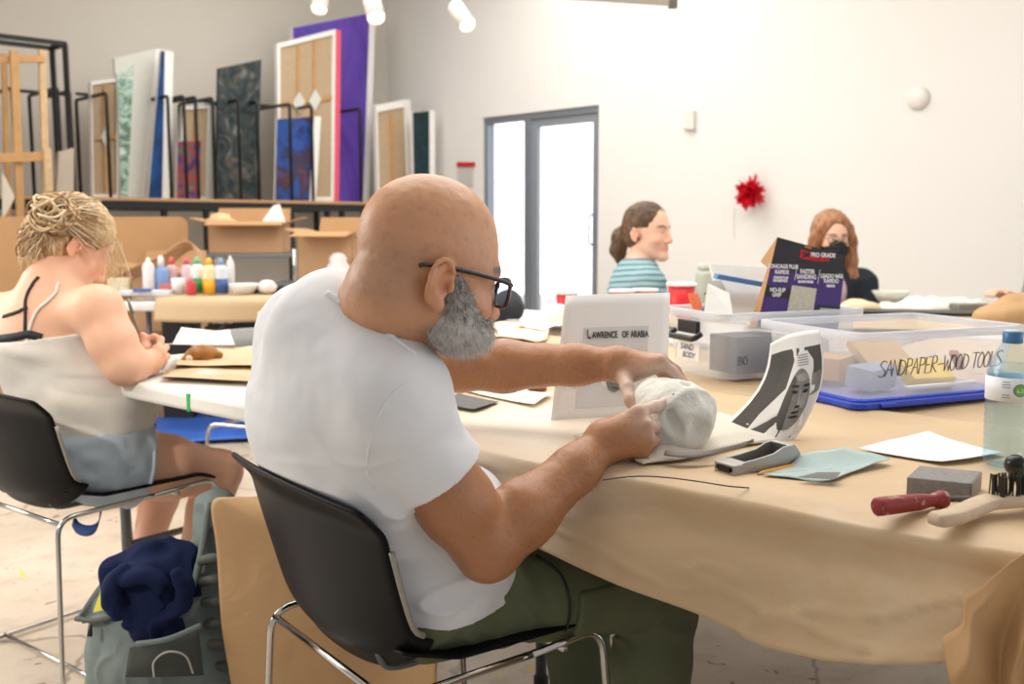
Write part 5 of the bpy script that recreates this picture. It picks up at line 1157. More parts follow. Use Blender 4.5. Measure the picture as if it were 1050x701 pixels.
for a_ in (A2R, A2L):
    f = Field(a_ - Vector((.1, .1, .1)), a_ + Vector((.22, .25, .05)), .006); f.chain([a_ + Vector((0, 0, -.03)), a_ + Vector((.02, .03, -.052)), a_ + F2 * .14 + Vector((0, 0, -.062))], [.043, .042, .034], .02); f.plane((0, 0, .004), (0, 0, -1)); f.mesh('shoe', M('shoe_grey', '#8a8f95', .7), wo)
# hair: cap swept back to a loose bun
def hairtint(cols, sc=140):
    cols = np.array(cols)
    def fn(V):
        t = np.clip(.5 + .5 * vnoise(V * np.array((1, 1, .35)), sc) + .25 * vnoise(V, 30), 0, .999) * (len(cols) - 1); i = t.astype(int); w = (t - i)[:, None]; return cols[i] * (1 - w) + cols[np.minimum(i + 1, len(cols) - 1)] * w
    return fn
blond = [(.36, .20, .09), (.60, .39, .19), (.74, .53, .29), (.86, .68, .43)]
f = Field(HC2 - Vector((.17, .17, .17)), HC2 + Vector((.17, .17, .22)), .004).at(m2_)
f.ell((0, -.012, .052), (.084, .104, .090), None, .01); f.ell((0, -.05, .0), (.074, .062, .075), None, .03); f.cone((0, -.075, -.02), (0, -.06, -.085), .05, .032, .03)
f.ell((0, .105, -.02), (.075, .075, .105), None, .012, 'sub')
for s in (-1, 1): f.ell((s * .085, .0, -.012), (.03, .04, .042), None, .01, 'sub')
f.at(Matrix.Identity(4))
hair2 = f.mesh('hair', hair_any, wo, disp=lambda V, N: .003 * vnoise(V * np.array((1, 1, .5)), 120), tint=hairtint(blond))
BUN = P(55, 217, 2.50); rng = np.random.RandomState(2); vs = []; mbn = MB(); tcs = []
def hairtube(pts, r, col):
    n0 = len(mbn.v); mbn.tube(cat(pts, 5), r, 5); tcs.extend([col] * (len(mbn.v) - n0))
bc = [tuple(c) for c in blond] + [(.8, .66, .45)]
for i in range(170):
    ax = Vector(rng.randn(3)); ax.normalize(); Rr = frame(ax); rad = rng.uniform(.016, .048); a0 = rng.uniform(0, 6); c0 = BUN + Vector(rng.randn(3) * .010)
    hairtube([c0 + Rr @ Vector((rad * math.cos(a0 + t) * (1 + .1 * math.sin(3 * t)), rad * math.sin(a0 + t) * .85, .012 * math.sin(t * 1.7 + i))) for t in np.linspace(0, rng.uniform(2.4, 5), 8)], rng.uniform(.0015, .004), bc[rng.randint(5)])
V, N = mesh_vn(hair2); bl_ = m2_.inverted() @ BUN
bk = np.where((np.linalg.norm(V - np.array(BUN), axis=1) < .15))[0]
for i in range(300):
    k = bk[rng.randint(len(bk))]; p = Vector(V[k]); n = Vector(N[k]); pts = []
    for j in range(6):
        t = j / 5; q = p.lerp(BUN, t * .8); h_ = m2_ @ Vector((0, -.012, .05)); dirv = (q - h_); L_ = (p - h_).length * (1 - t) + (BUN - h_).length * t * .86 + .003 if t > .5 else (p - h_).length + .002; q = h_ + dirv.normalized() * (L_ if dirv.length < L_ else dirv.length); pts.append(q + Vector(rng.randn(3)) * .002)
    hairtube(pts, rng.uniform(.0008, .002), bc[rng.randint(5)])
for i in range(26):
    p = m2_ @ Vector((.066 + rng.uniform(-.01, .012), rng.uniform(.03, .085), rng.uniform(.03, .08))); hairtube([p, p + Vector((.012, -.004, -.03)) + Vector(rng.randn(3)) * .006, p + Vector((.016, -.0, -.075)) + Vector(rng.randn(3)) * .008, p + Vector((.008, .0, -.105)) + Vector(rng.randn(3)) * .008], .0007, bc[rng.randint(2, 5)])
hair_mesh('hair_bun', hair_any, wo, mbn.v, mbn.f, tcs)
tl_ = thing('modelling_tool', 'thin steel-tipped modelling tool upright in the blonde woman\'s hand', 'tool', P(140, 340, 2.55))
mb = MB(); mb.tube([P(131, 306, 2.56), P(136, 322, 2.56)], [.0035, .005], 8); mb.build('blade', M('dull_steel', '#7f8784', .4, .7), tl_, smooth=True); mb = MB(); mb.tube([P(136, 322, 2.56), P(150, 362, 2.558)], [.005, .0055], 8); mb.build('handle', M('handle_taupe', '#8a7666', .6), tl_, smooth=True)
# ------------------------------------------------------------------ figures across the room
def bust(label, hc, yaw, pitch, tyaw, base, hairfn, shirt_mat, S=.96, sl=(.19, .26), arms=True, seat=.46, brow=(.2, .12, .08), low=.46, roll=0, lean=.035):
    t = thing('person', label, 'person', (hc.x, hc.y, 0)); m = basis(hc, yaw, pitch, roll)
    fw = Vector((math.cos(tyaw), math.sin(tyaw), 0)); rt = Vector((fw.y, -fw.x, 0)); nb = hc + Vector((0, 0, -.15)) - fw * lean; pe = Vector((nb.x, nb.y, seat + .09)) - fw * .05
    sR = nb + rt * .165 + Vector((0, 0, -.055)); sL = nb - rt * .165 + Vector((0, 0, -.055))
    el = [s + Vector((0, 0, -.24)) + fw * .06 + rt * q * .03 for s, q in ((sR, 1), (sL, -1))]; wr = [e + fw * .22 - rt * q * .06 + Vector((0, 0, .06)) for e, q in ((el[0], 1), (el[1], -1))]
    def tor(f, g):
        Rp = Matrix((rt, fw, Vector((0, 0, 1)))).transposed(); f.ell(pe, (.18 + g, .14 + g, .13 + g), Rp, .05); f.ell(pe.lerp(nb, .35) + fw * .02, (.165 + g, .125 + g, .17 + g), Rp, .05); f.ell(pe.lerp(nb, .72), (.165 + g, .115 + g, .15 + g), Rp, .05); f.cone(sL, sR, .054 + g, .054 + g, .05); f.cone(pe.lerp(nb, .85), nb, .09 + g, .062 + g, .04)
    lo_ = Vector((min(p.x for p in wr + el + [sR, sL, hc]) - .2, min(p.y for p in wr + el + [sR, sL, hc]) - .2, .05)); hi_ = Vector((max(p.x for p in wr + el + [sR, sL, hc]) + .2, max(p.y for p in wr + el + [sR, sL, hc]) + .2, hc.z + .2))
    f = Field(lo_, hi_, .006); tor(f, -.004); f.cone(nb, m @ Vector((0, -.025, -.04)), .058, .05, .03); head(f, hc, yaw, pitch, roll, S, True)
    for s, e, w_ in ((sR, el[0], wr[0]), (sL, el[1], wr[1])):
        f.chain([s, e, w_], [.048, .042, .028], .02); d = (w_ - e).normalized(); sd = d.cross(Vector((0, 0, 1))).normalized()
        hand_points(f, w_, [w_ + d * .085 + sd * (.012 * q - .018) for q in range(4)], [[w_ + d * .125 + sd * (.013 * q - .02) + Vector((0, 0, -.01)), w_ + d * .145 + sd * (.013 * q - .02) + Vector((0, 0, -.03))] for q in range(4)], [w_ + d * .03 - sd * .03, w_ + d * .075 - sd * .045], .009, palm=.018)
    # legs
    kn = [pe + rt * q * .09 + fw * .42 + Vector((0, 0, -.05)) for q in (1, -1)]
    f.mesh('body', skin_pale, t, tint=lambda V: face_tint(V, m, S, base, brow=brow)[0])
    f = Field(lo_, hi_, .006); tor(f, .006)
    for s, e in ((sR, el[0]), (sL, el[1])): f.cone(s, s.lerp(e, 1.0), .066, .056, .03)
    f.cone(nb + Vector((0, 0, -.005)), m @ Vector((0, -.03, .03)), .066, .066, .0, 'sub'); f.plane(pe + Vector((0, 0, -.06)), (0, 0, -1))
    f.mesh('shirt', shirt_mat, t, disp=lambda V, N: .005 * vnoise(V * np.array((1, 1, 2)), 14))
    f = Field(pe - Vector((.6, .6, .56)), pe + Vector((.6, .6, .2)), .010); f.ell(pe, (.19, .19, .12), None, .03)
    for q, k_ in zip((1, -1), kn): f.cone(pe + rt * q * .09 + Vector((0, 0, -.03)), k_, .085, .062, .03); f.cone(k_, Vector((k_.x, k_.y, .08)) - fw * .05, .062, .05, .02); f.cone(Vector((k_.x, k_.y, .06)) - fw * .05, Vector((k_.x, k_.y, .045)) + fw * .09, .045, .04, .02)
    f.mesh('trousers', M('trousers_dark', '#33373d', .85), t)
    hairfn(t, m, S); return t
brown = [(.07, .035, .018), (.12, .065, .033), (.20, .11, .06)]; auburn = [(.24, .09, .035), (.42, .18, .08), (.55, .28, .14)]
def pony(t, m, S):
    hc = m.translation; f = Field(hc - Vector((.24, .24, .26)), hc + Vector((.24, .24, .2)), .005).at(m); f.ell((0, -.014, .052), (.083, .102, .092), None, .01); f.ell((0, -.05, .0), (.076, .062, .07), None, .03)
    f.ell((0, .105, -.01), (.085, .08, .105), None, .012, 'sub')
    for s in (-1, 1): f.ell((s * .085, .01, -.02), (.03, .045, .05), None, .01, 'sub')
    f.chain([(0, -.10, .015), (0, -.135, -.01), (0, -.145, -.07), (0, -.135, -.125)], [.03, .036, .036, .018], .02); f.at(Matrix.Identity(4))
    f.mesh('hair', hair_any, t, disp=lambda V, N: .003 * vnoise(V, 90), tint=hairtint(brown, 100))
def longhair(t, m, S):
    hc = m.translation; f = Field(hc - Vector((.26, .26, .36)), hc + Vector((.26, .26, .2)), .005).at(m); f.ell((0, -.012, .05), (.088, .104, .096), None, .01); f.ell((0, -.05, -.06), (.085, .07, .12), None, .04)
    for s in (-1, 1): f.chain([(s * .07, .03, .06), (s * .088, .02, 0), (s * .092, .01, -.09), (s * .095, .03, -.19), (s * .09, .05, -.26)], [.022, .026, .034, .036, .022], .03)
    f.ell((0, .105, -.01), (.066, .080, .098), None, .012, 'sub'); f.at(Matrix.Identity(4))
    f.mesh('hair', hair_any, t, disp=lambda V, N: .004 * vnoise(V * np.array((1, 1, .4)), 80), tint=hairtint(auburn, 100))
st = NT('striped_knit'); v = st.coord((1, 1, 1), (0.10, 0, 0)); w_ = st.n('ShaderNodeTexWave', _bands_direction='Z'); w_.inputs['Scale'].default_value = 12.5; w_.inputs['Distortion'].default_value = 1.2; w_.inputs['Detail'].default_value = 1; w_.inputs['Detail Scale'].default_value = .6; st.l(v, w_.inputs['Vector']); st.col(st.mix(st.ramp(w_.outputs['Fac'], [(.70, .0), (.82, 1.0)]), '#93b3b9', '#4f737d')); st.b.inputs['Roughness'].default_value = .9
pk = np.array(L('#f0c0a6')[:3])
bust('woman with brown ponytail in a teal striped top, sitting near the door', P(664, 240, 4.35), math.radians(-36), math.radians(0), math.radians(8), pk, pony, st.m)
mw = bust('woman with long auburn hair and black face mask behind the sander box', P(852, 246, 4.75), math.radians(-84), math.radians(-3), math.radians(-95), pk, longhair, M('black_top', '#1c2430', .85), S=.90)
mm = basis(P(852, 246, 4.75), math.radians(-84), math.radians(-3))
f = Field(mm.translation - Vector((.16, .16, .2)), mm.translation + Vector((.16, .16, .12)), .004).at(mm); f.ell((0, .046, -.042), (.062, .064, .056), None, .01); f.cone((0, .092, -.012), (0, .088, -.078), .016, .014, .03); f.plane((0, .03, 0), (0, -1, 0)); f.at(Matrix.Identity(4))
f.mesh('face_mask', M('mask_black', '#1d1f22', .8, bump=.2, bscale=300), mw, disp=lambda V, N: .0025 * np.sin(V[:, 2] * 330))
def H3(*p): return mm @ Vector(p)
mb = MB()
for s in (-1, 1): mb.tube([H3(s * .034 + .026 * math.cos(a), .106, .008 + .02 * math.sin(a)) for a in [2 * PI * i / 20 for i in range(20)]], .0018, 6, closed=True); mb.tube([H3(s * .06, .1, .014), H3(s * .078, .04, .016), H3(s * .08, -.03, .012)], .0018, 6)
mb.tube([H3(-.009, .108, .012), H3(.009, .108, .012)], .0018, 6); mb.build('eyeglasses', M('thin_frame', '#8a6d5a', .4, .5), mw, smooth=True)
f = Field(mm.translation + Vector((-.14, -.2, -.42)), mm.translation + Vector((.14, .06, -.12)), .006); c_ = mm.translation + Vector((.0, -.04, -.27)); f.ell(c_, (.07, .058, .12), None, .02); f.mesh('scarf', M('scarf_pink', '#d9b9c4', .9, var=.3, vscale=40), mw, disp=lambda V, N: .006 * vnoise(V, 25))
sv_ = bust('person with fair hair and glasses at the far table\'s outer end', P(1075, 218, 4.55), math.radians(200), math.radians(-6), math.radians(200), pk, pony, M('grey_shirt', '#8f949c', .9), lean=.20)
# ------------------------------------------------------------------ left side: storage rack and paintings
def LP(px, py, off): return onplane(px, py, leftp(0, 0, off), WD)
blackm = M('black_steel', '#1d1c1d', .5, .3); ply = M('plywood_edge', '#bb9166', .7); SHZ = 1.325
rk = thing('storage_rack', 'black steel painting rack with wooden shelf along the grey wall', 'rack', leftp(2.5, 0, .5))
def sof(px, off): return (LP(px, 230, off) - leftp(0, 0, off)).dot(LD)
s_r, s_l = sof(377, .95), sof(-40, .95)
def lbox(mb, s0, s1, o0, o1, z0, z1): mb.hexa([leftp(s0, z0, o0), leftp(s1, z0, o0), leftp(s1, z0, o1), leftp(s0, z0, o1), leftp(s0, z1, o0), leftp(s1, z1, o0), leftp(s1, z1, o1), leftp(s0, z1, o1)])
mb = MB(); lbox(mb, s_r, s_l, .12, .97, SHZ - .022, SHZ); mb.build('shelf_board', ply, rk)
mb = MB(); lbox(mb, s_r, s_l, .92, .97, SHZ - .09, SHZ - .024); mb.build('front_rail', blackm, rk)
mb = MB(); lbox(mb, s_r, s_l, .12, .16, SHZ - .09, SHZ - .024); mb.build('rear_rail', blackm, rk)
for px in (374, 352, 337, 300, 213, 170, 80, 10):
    s = sof(px, .95); mb = MB(); lbox(mb, s - .02, s + .02, .91, .95, 0, SHZ - .09); mb.build('leg', blackm, rk)
for px in (374, 213, 80):
    s = sof(px, .95); mb = MB(); lbox(mb, s - .02, s + .02, .12, .16, 0, SHZ - .09); mb.build('leg', blackm, rk)
mb = MB(); lbox(mb, s_r, s_l, .92, .95, .40, .44); mb.build('lower_rail', blackm, rk)
for px, py, off in ((20, 91, .9), (66, 91, .9), (78, 94, .9), (115, 96, .9), (177, 99, .9), (193, 99, .9), (222, 101, .9), (267, 105, .9), (322, 109, .9), (371, 112, .9), (205, 100, .9), (248, 103, .95), (300, 107, .95), (345, 110, .55)):
    a = LP(px, py, off); s = sof(px, off); zt = a.z; o2 = max(.15, off - .6)
    mb = MB(); mb.tube(rounded([leftp(s, SHZ, off), leftp(s, zt, off), leftp(s, zt, o2), leftp(s, SHZ, o2)], .03), .014, 8); mb.build('divider', blackm, rk, smooth=True)
for p0, p1, y in ((20, 66, 93), (78, 115, 96), (177, 222, 101), (267, 322, 108)):
    a = LP(p0, y, .3); b = LP(p1, y, .3); mb = MB(); mb.tube([a, Vector((b.x, b.y, a.z))], .012, 8); mb.build('top_rail', blackm, rk, smooth=True)
# dark wall face behind the rack, lower half
def paintmat(name, stops, scale=6, dist=1.5, detail=6, rough=.55, spec=.3, stretch=(1, 1, 1)):
    t = NT(name); v = t.coord(stretch); t.col(t.ramp(t.noise(v, scale, detail, .6, dist), stops)); t.b.inputs['Roughness'].default_value = rough; t.b.inputs['Specular IOR Level'].default_value = spec; t.bump(t.noise(v, 60), .2, .004); return t.m
edge_w = M('canvas_edge', '#eceae6', .7); wood_s = M('stretcher_wood', '#c39561', .6, var=.12, vscale=15); canv = M('raw_canvas', '#b7a081', .85, var=.1, vscale=40); canv_g = M('primed_canvas', '#cfd0c8', .8, var=.04)
def canvas(label, q4, off, face, th=.035, edge=edge_w, group='stored canvases on the rack', backside=None, offs=None, cat_='painting', side=None, name='canvas_painting', floor=False):
    """q4: pixel corners bottom-left, bottom-right, top-right, top-left on a plane parallel to the wall"""
    offs = offs or [off] * 4; q = [LP(x, y, o) for (x, y), o in zip(q4, offs)]
    q[0].z = q[1].z = .004 if floor else SHZ + .003
    n = (q[1] - q[0]).cross(q[3] - q[0]).normalized()
    if n.dot(WD) < 0: n = -n
    t = thing(name, label, cat_, q[0].lerp(q[1], .5), 0, group)
    mb = MB(); mb.prism(q, -n * th); mb.build('stretched_canvas', edge, t)
    c = sum(q, Vector()) / 4; ins = [p.lerp(c, .004) + n * .002 for p in q]; mb = MB(); mb.prism(ins, -n * .0015); mb.build('face', face, t)
    if backside:
        def S(u, v, o=.0): return (q[0].lerp(q[1], u)).lerp(q[3].lerp(q[2], u), v) + n * o
        w_ = .05
        for ib, (u0, v0, u1, v1) in enumerate([(0, 0, w_, 1), (1 - w_, 0, 1, 1), (w_, 0, 1 - w_, w_ * .6), (w_, 1 - w_ * .6, 1 - w_, 1)] + backside):
            mb = MB(); mb.prism([S(u0, v0), S(u1, v0), S(u1, v1), S(u0, v1)], n * .02); mb.build('stretcher_bar', edge_w if ib < 4 else wood_s, t)
    if side:
        a, b = (q[1], q[2]); mb = MB(); mb.prism([a + n * .003, a - n * th * 1.02, b - n * th * 1.02, b + n * .003], (q[1] - q[0]).normalized() * .07); mb.build('painted_edge', side, t)
    return t, q, n
def dmd(t, q, n, u, v, ru, rv):
    def S(u, v): return (q[0].lerp(q[1], u)).lerp(q[3].lerp(q[2], u), v) + n * .021
    mb = MB(); mb.prism([S(u - ru, v), S(u, v - rv), S(u + ru, v), S(u, v + rv)], n * .004); mb.build('corner_plate', canv_g, t)
P_pur = paintmat('purple_paint', [(.2, '#33206e'), (.45, '#5a3da0'), (.6, '#6a4ab2'), (.72, '#2f4a9a'), (.82, '#2a8a6a')], 2.2, .8, 4, stretch=(1, 1, .5))
P_dark = paintmat('dark_floral_paint', [(.25, '#12161a'), (.42, '#1f292f'), (.54, '#34423f'), (.60, '#5a463a'), (.68, '#5f7a88'), (.85, '#8a8f70')], 6, 2, 8)
P_blue = paintmat('deep_blue_paint', [(.2, '#07213f'), (.5, '#0c3a72'), (.8, '#1a5a9a')], 4); P_col = paintmat('many_colour_paint', [(.2, '#2a1f4a'), (.35, '#6a2a3a'), (.45, '#1f4a8a'), (.55, '#b0402f'), (.65, '#2a6a6a'), (.8, '#d08a3a')], 11, .3, 2)
P_fig = paintmat('blue_figure_paint', [(.25, '#101f4a'), (.45, '#2a4f98'), (.54, '#33324f'), (.60, '#5a3434'), (.68, '#2f4f90'), (.8, '#6a8ac0')], 3.2, 1, 4); P_teal = paintmat('dark_teal_paint', [(.3, '#0a1a1f'), (.6, '#10363a'), (.8, '#1f5a5f')], 5); P_green = paintmat('pale_leaf_paint', [(.3, '#dfe6df'), (.5, '#8aa89a'), (.62, '#4a5f48'), (.8, '#b8c8c0')], 10)
canvas('huge purple painting rising behind the others on the rack', [(306, 207), (372, 207), (379, 13), (300, 28)], .40, P_pur, .05, side=edge_w)
t, q, n = canvas('large canvas showing its wooden back with two white diamond plates', [(284, 206), (341, 206), (343, 30), (283, 45)], .66, canv, .03, backside=[(.34, .04, .38, .96), (.62, .04, .66, .96), (.05, .60, .95, .625)], side=M('pink_edge', '#e2566f', .6)); dmd(t, q, n, .36, .61, .11, .065); dmd(t, q, n, .64, .61, .11, .065)
canvas('blue painting with a dark figure in front of the big canvas back', [(282, 205), (317, 205), (322, 119), (284, 122)], .86, P_fig, .03, side=edge_w)
canvas('dark floral painting standing tall at the middle of the rack', [(222, 203), (264, 203), (268, 61), (224, 70)], .80, P_dark, .03, edge=M('edge_dark', '#2a2b28', .7))
canvas('colourful abstract painting low on the rack beside a white edge', [(181, 201), (205, 201), (206, 144), (182, 145)], .84, P_col, .03)
canvas('small white-framed canvas back above the colourful abstract', [(183, 200), (211, 200), (214, 108), (186, 110)], .62, canv, .03, backside=[(.45, .05, .52, .95)], side=edge_w)
canvas('narrow dark blue painting between two white canvas edges', [(152, 201), (166, 201), (169, 52), (165, 52)], .78, P_blue, .03, side=edge_w)
canvas('tall blank grey-white canvas leaning on the rack', [(126, 201), (144, 201), (160, 50), (117, 60)], .62, canv_g, .04, side=edge_w)
canvas('narrow pale leafy painting left of the blank canvas', [(124, 201), (131, 201), (137, 66), (120, 76)], .82, P_green, .03)
t, q, n = canvas('brown canvas back with one diamond plate behind black bars', [(94, 201), (120, 201), (120, 80), (92, 84)], .62, canv, .03, backside=[(.46, .05, .54, .95), (.05, .5, .95, .53)]); dmd(t, q, n, .5, .52, .16, .08)
t, q, n = canvas('canvas back with white edge near the corner of the room', [(388, 212), (423, 212), (415, 102), (384, 108)], .72, canv, .03, floor=True, backside=[(.46, .05, .54, .95)], side=edge_w); dmd(t, q, n, .5, .5, .16, .08)
canvas('dark teal painting with white edge at the rack\'s far end', [(426, 214), (440, 214), (440, 113), (423, 115)], .95, P_teal, .03, floor=True, side=edge_w)
# tall black frame and wooden easel at the far left
fr = thing('metal_frame', 'tall black square-tube frame standing at the far left', 'frame', LP(76, 230, 1.25)); fr.location.z = 0; WM[fr.name] = Matrix.Translation(fr.location)
s1, s0 = sof(76, 1.25), sof(-60, 1.25); zt = LP(76, 46, 1.25).z
for nm, a, b in (('post', leftp(s1, 0, 1.25), leftp(s1, zt, 1.25)), ('post', leftp(s1, 0, 1.0), leftp(s1, zt, 1.0)), ('post', leftp(s0, 0, 1.25), leftp(s0, zt, 1.25)), ('top_bar', leftp(s1, zt, 1.25), leftp(s0, zt, 1.25)), ('top_bar', leftp(s1 + .0, zt, 1.0), leftp(s0, zt, 1.0)), ('top_bar', leftp(s1, zt, 1.25), leftp(s1, zt, 1.0))):
    mb = MB(); mb.bar(a, b, .03, .03); mb.build(nm, blackm, fr)
ez = thing('wooden_easel', 'pale wooden studio easel beside the tall black frame', 'easel', LP(25, 230, 1.55)); ez.location.z = 0; WM[ez.name] = Matrix.Translation(ez.location)
pine = M('pine', '#c99a62', .6, var=.15, vscale=12); pine2 = M('pine_pale', '#d9b98c', .6, var=.2, vscale=30)
def eb(name, x0, y0, x1, y1, w_, m, off=1.55, down=False):
    a = LP(x0, y0, off); b = LP(x1, y1, off)
    if down: b = a + (b - a) * ((a.z - .0) / (a.z - b.z))
    mb = MB(); mb.bar(a, b, w_, .03, WD); mb.build(name, m, ez, bevel=.003)
eb('upright', 14, 52, 20, 200, .05, pine, 1.55, True); eb('upright', 43, 51, 47, 200, .045, pine2, 1.50, True); eb('rear_leg', 4, 55, 8, 200, .035, pine, 1.35, True)
eb('crossbar', -20, 62, 45, 60, .045, pine, 1.52); eb('crossbar', -20, 163, 52, 160, .06, pine, 1.58); eb('mast_block', 48, 152, 50, 196, .05, pine2, 1.6)
mb = MB(); mb.prism([LP(x, y, 1.63) for x, y in ((2, 176), (14, 200), (14, 204), (2, 226))], WD * .01); tag(mb.build('cloth_rag', M('rag_cream', '#d9d0bd', .9)), 'cream rag hanging by the wooden easel', 'rag')
mb = MB(); mb.prism([LP(x, y, 1.42) for x, y in ((55, 200), (73, 200), (73, 152), (58, 156))], WD * .05); tag(mb.build('grey_board', M('board_greybeige', '#b9ad9c', .8)), 'grey-beige board standing between easel and black frame', 'board')
# ------------------------------------------------------------------ cardboard, cart and boxes
cardb = M('cardboard', '#b98f63', .8, var=.06, vscale=6); cardl = M('cardboard_light', '#c9a077', .8, var=.06, vscale=6)
def plate(name, label, catg, m, pts, th, group=None):
    n = (pts[1] - pts[0]).cross(pts[2] - pts[0]).normalized()
    if n.y < 0: n = -n
    mb = MB(); mb.prism(pts, n * th); return tag(mb.build(name, m, None, bevel=.002), label, catg, group)
d0, d1 = 6.3, 6.62
pts = [P(-60, 222, 5.72), P(186, 222, d1), P(193, 228, d1), P(196, 330, d1)]; pts[-1] = Vector((pts[2].x + .02, d1 - .18, .012)); pts.append(Vector((pts[0].x, 5.72 - .18, .012)))
plate('cardboard_sheet', 'wide flat sheet of cardboard standing behind the blonde woman', 'cardboard', cardb, pts, .012)
def carton(label, px0, px1, py0, py1, Y, dep, rz=0, flaps=True, zbase=None):
    a = P(px0, py1, Y); b = P(px1, py1, Y); top = P(px0, py0, Y).z; z0 = a.z if zbase is None else zbase; w = (b - a).length; h = top - z0
    t = thing('cardboard_box', label, 'box', (a.x + w / 2, Y + dep / 2, z0), rz, 'cardboard boxes behind the paint table')
    mb = MB(); e = .006
    for c, s in (((0, -dep / 2 + e / 2, h / 2), (w, e, h)), ((0, dep / 2 - e / 2, h / 2), (w, e, h)), ((-w / 2 + e / 2, 0, h / 2), (e, dep, h)), ((w / 2 - e / 2, 0, h / 2), (e, dep, h)), ((0, 0, e / 2), (w, dep, e))): mb.box(c, s)
    mb.build('box_walls', cardl, t, True)
    if flaps:
        for c, s, r in (((0, -dep / 2 - dep * .17, h + .0), (w, dep * .36, e), Matrix.Rotation(.18, 3, 'X')), ((-w / 2 - w * .12, 0, h + .02), (w * .26, dep, e), Matrix.Rotation(.25, 3, 'Y')), ((w / 2 + w * .12, 0, h + .02), (w * .26, dep, e), Matrix.Rotation(-.3, 3, 'Y')), ((0, dep / 2 + .03, h + .05), (w, e, .12), Matrix.Rotation(-.4, 3, 'X'))):
            mb = MB(); mb.box(c, s, r); mb.build('flap', cardb, t, True)
    return t
ct_ = thing('utility_cart', 'grey wire cart carrying an open cardboard box', 'cart', P(255, 260, 6.6)); ct_.location.z = 0; WM[ct_.name] = Matrix.Translation(ct_.location)
cz = P(255, 260, 6.6).z; xs = (P(200, 260, 6.6).x, P(302, 260, 6.6).x)
for z_ in (cz, cz - .35, .25): mb = MB(); mb.box(((xs[0] + xs[1]) / 2, 6.8, z_ - .012), (xs[1] - xs[0], .44, .024)); mb.build('shelf', M('cart_grey', '#8f9499', .4, .4), ct_, bevel=.004)
for x in xs:
    for y in (6.58, 7.02):
        mb = MB(); mb.cyl((x, y, .08), (x, y, cz + .03), .014); mb.build('post', chrome, ct_, smooth=True); mb = MB(); mb.cyl((x - .012, y, .04), (x + .012, y, .04), .04); mb.build('caster', M('rubber', '#1d1d1f', .7), ct_, smooth=True)
carton('open cardboard box with spread flaps on the grey cart', 212, 288, 229, 259, 6.62, .36, .1, True, cz + .001)
mb = MB(); mb.prism([P(268, 228, 6.75), P(292, 228, 6.75), P(286, 209, 6.8), P(280, 211, 6.8)], (0, .02, 0)); tag(mb.build('crumpled_paper', white_paper), 'white paper poking out of the box on the cart', 'paper')
mb = MB(); mb.lathe([(0, 0), (.10, .01), (.11, .03), (.07, .05), (.06, .075), (0, .085)], P(226, 231, 6.72)); tag(mb.build('sun_hat', M('straw', '#d9b98c', .8), smooth=True), 'straw-coloured hat lying in the box on the cart', 'hat')
carton('plain cardboard box with raised flap right of the grey cart', 309, 368, 240, 282, 6.2, .4, -.15, True, .75)
bt = thing('side_table', 'low grey table under the plain cardboard box', 'table', (P(338, 282, 6.2).x, 6.4, 0)); mb = MB(); mb.box((P(338, 282, 6.2).x, 6.4, .735), (.8, .6, .025)); mb.build('tabletop', M('cart_grey', '#8f9499', .4, .4), bt)
for dx in (-.36, .36):
    for dy in (-.26, .26): mb = MB(); mb.cyl((P(338, 282, 6.2).x + dx, 6.4 + dy, 0), (P(338, 282, 6.2).x + dx, 6.4 + dy, .72), .016); mb.build('leg', grey_leg, bt, smooth=True)
# pale tub with blue base standing on the plain box, beside the man's neck
mb = MB(); mb.lathe([(0, 0), (.06, 0), (.075, .02), (.07, .06), (.05, .085), (.055, .11), (.03, .14), (0, .145)], P(347, 283, 6.1)); tb_ = mb.build('tissue_tub', M('tub_white', '#e9e6e2', .6), smooth=True)
tb_.location = (0, 0, 0); tag(tb_, 'white lumpy tub beside the bald man\'s neck', 'tub')
# ------------------------------------------------------------------ paint table
PT0 = P(112, 300, 5.15); PT0.z = 0; PE_ = Vector((1, -.10, 0)).normalized(); PN_ = Vector((.10, 1, 0)).normalized()
folding_table('folding_table', 'paint table with blue-grey legs under kraft paper', PT0, PE_, PN_, 1.8, .72)
pc = thing('paper_tablecloth', 'kraft paper draped over the paint table at the back', 'table cover', PT0 + PE_ * .9 + PN_ * .36)
def cov3(u, v):
    e = .25 + u * 1.6; n = .74 * (1 - v / .7)
    if v <= .7: return PT0 + PE_ * e + PN_ * n + Vector((0, 0, TZ + .003 + .003 * vn1(e * 3, n * 5, 4, 2)))
    t = (v - .7) / .3; return PT0 + PE_ * e + PN_ * (-.012 - .02 * t * math.sin(e * 5)) + Vector((0, 0, TZ - .10 * t * (1 + .2 * math.sin(e * 3))))
mb = MB(); mb.grid(cov3, 60, 20); mb.build('table_cover', KRAFT, pc, smooth=True, solid=.0008)
def onpt(px, n): 
    p0 = PT0 + PN_ * n; q = onplane(px, 297, p0, PN_); return Vector((q.x, q.y, TZ + .008))
def bottle(px, ytop, n, rpx, body, cap, label, capk=.25, catg='bottle', squat=False, low=None):
    b = onpt(px, n); Y = b.y; h = P(px, ytop, Y).z - b.z; r = rpx / 1020 * Y
    t = thing('paint_bottle', label, catg, b, 0, 'paint bottles on the back table')
    mb = MB(); mb.lathe([(0, 0), (r * .95, 0), (r, .006), (r, h * (.98 - capk) * .85), (r * .8, h * (.98 - capk) * .96), (r * .45, h * (1 - capk)), (0, h * (1 - capk))], seg=20); mb.build('bottle_body', body, t, True, True)
    mb = MB(); mb.lathe([(0, h * (1 - capk)), (r * .5, h * (1 - capk)), (r * .42, h * .93), (r * .2, h), (0, h)], seg=16); mb.build('cap', cap, t, True, True)
    if low is not None: mb = MB(); mb.lathe([(r * 1.01, .004), (r * 1.012, h * .42)], seg=20); mb.f = mb.f[:20]; mb.mi = mb.mi[:20]; mb.build('paint_band', low, t, True, True, solid=.0005)
    return t
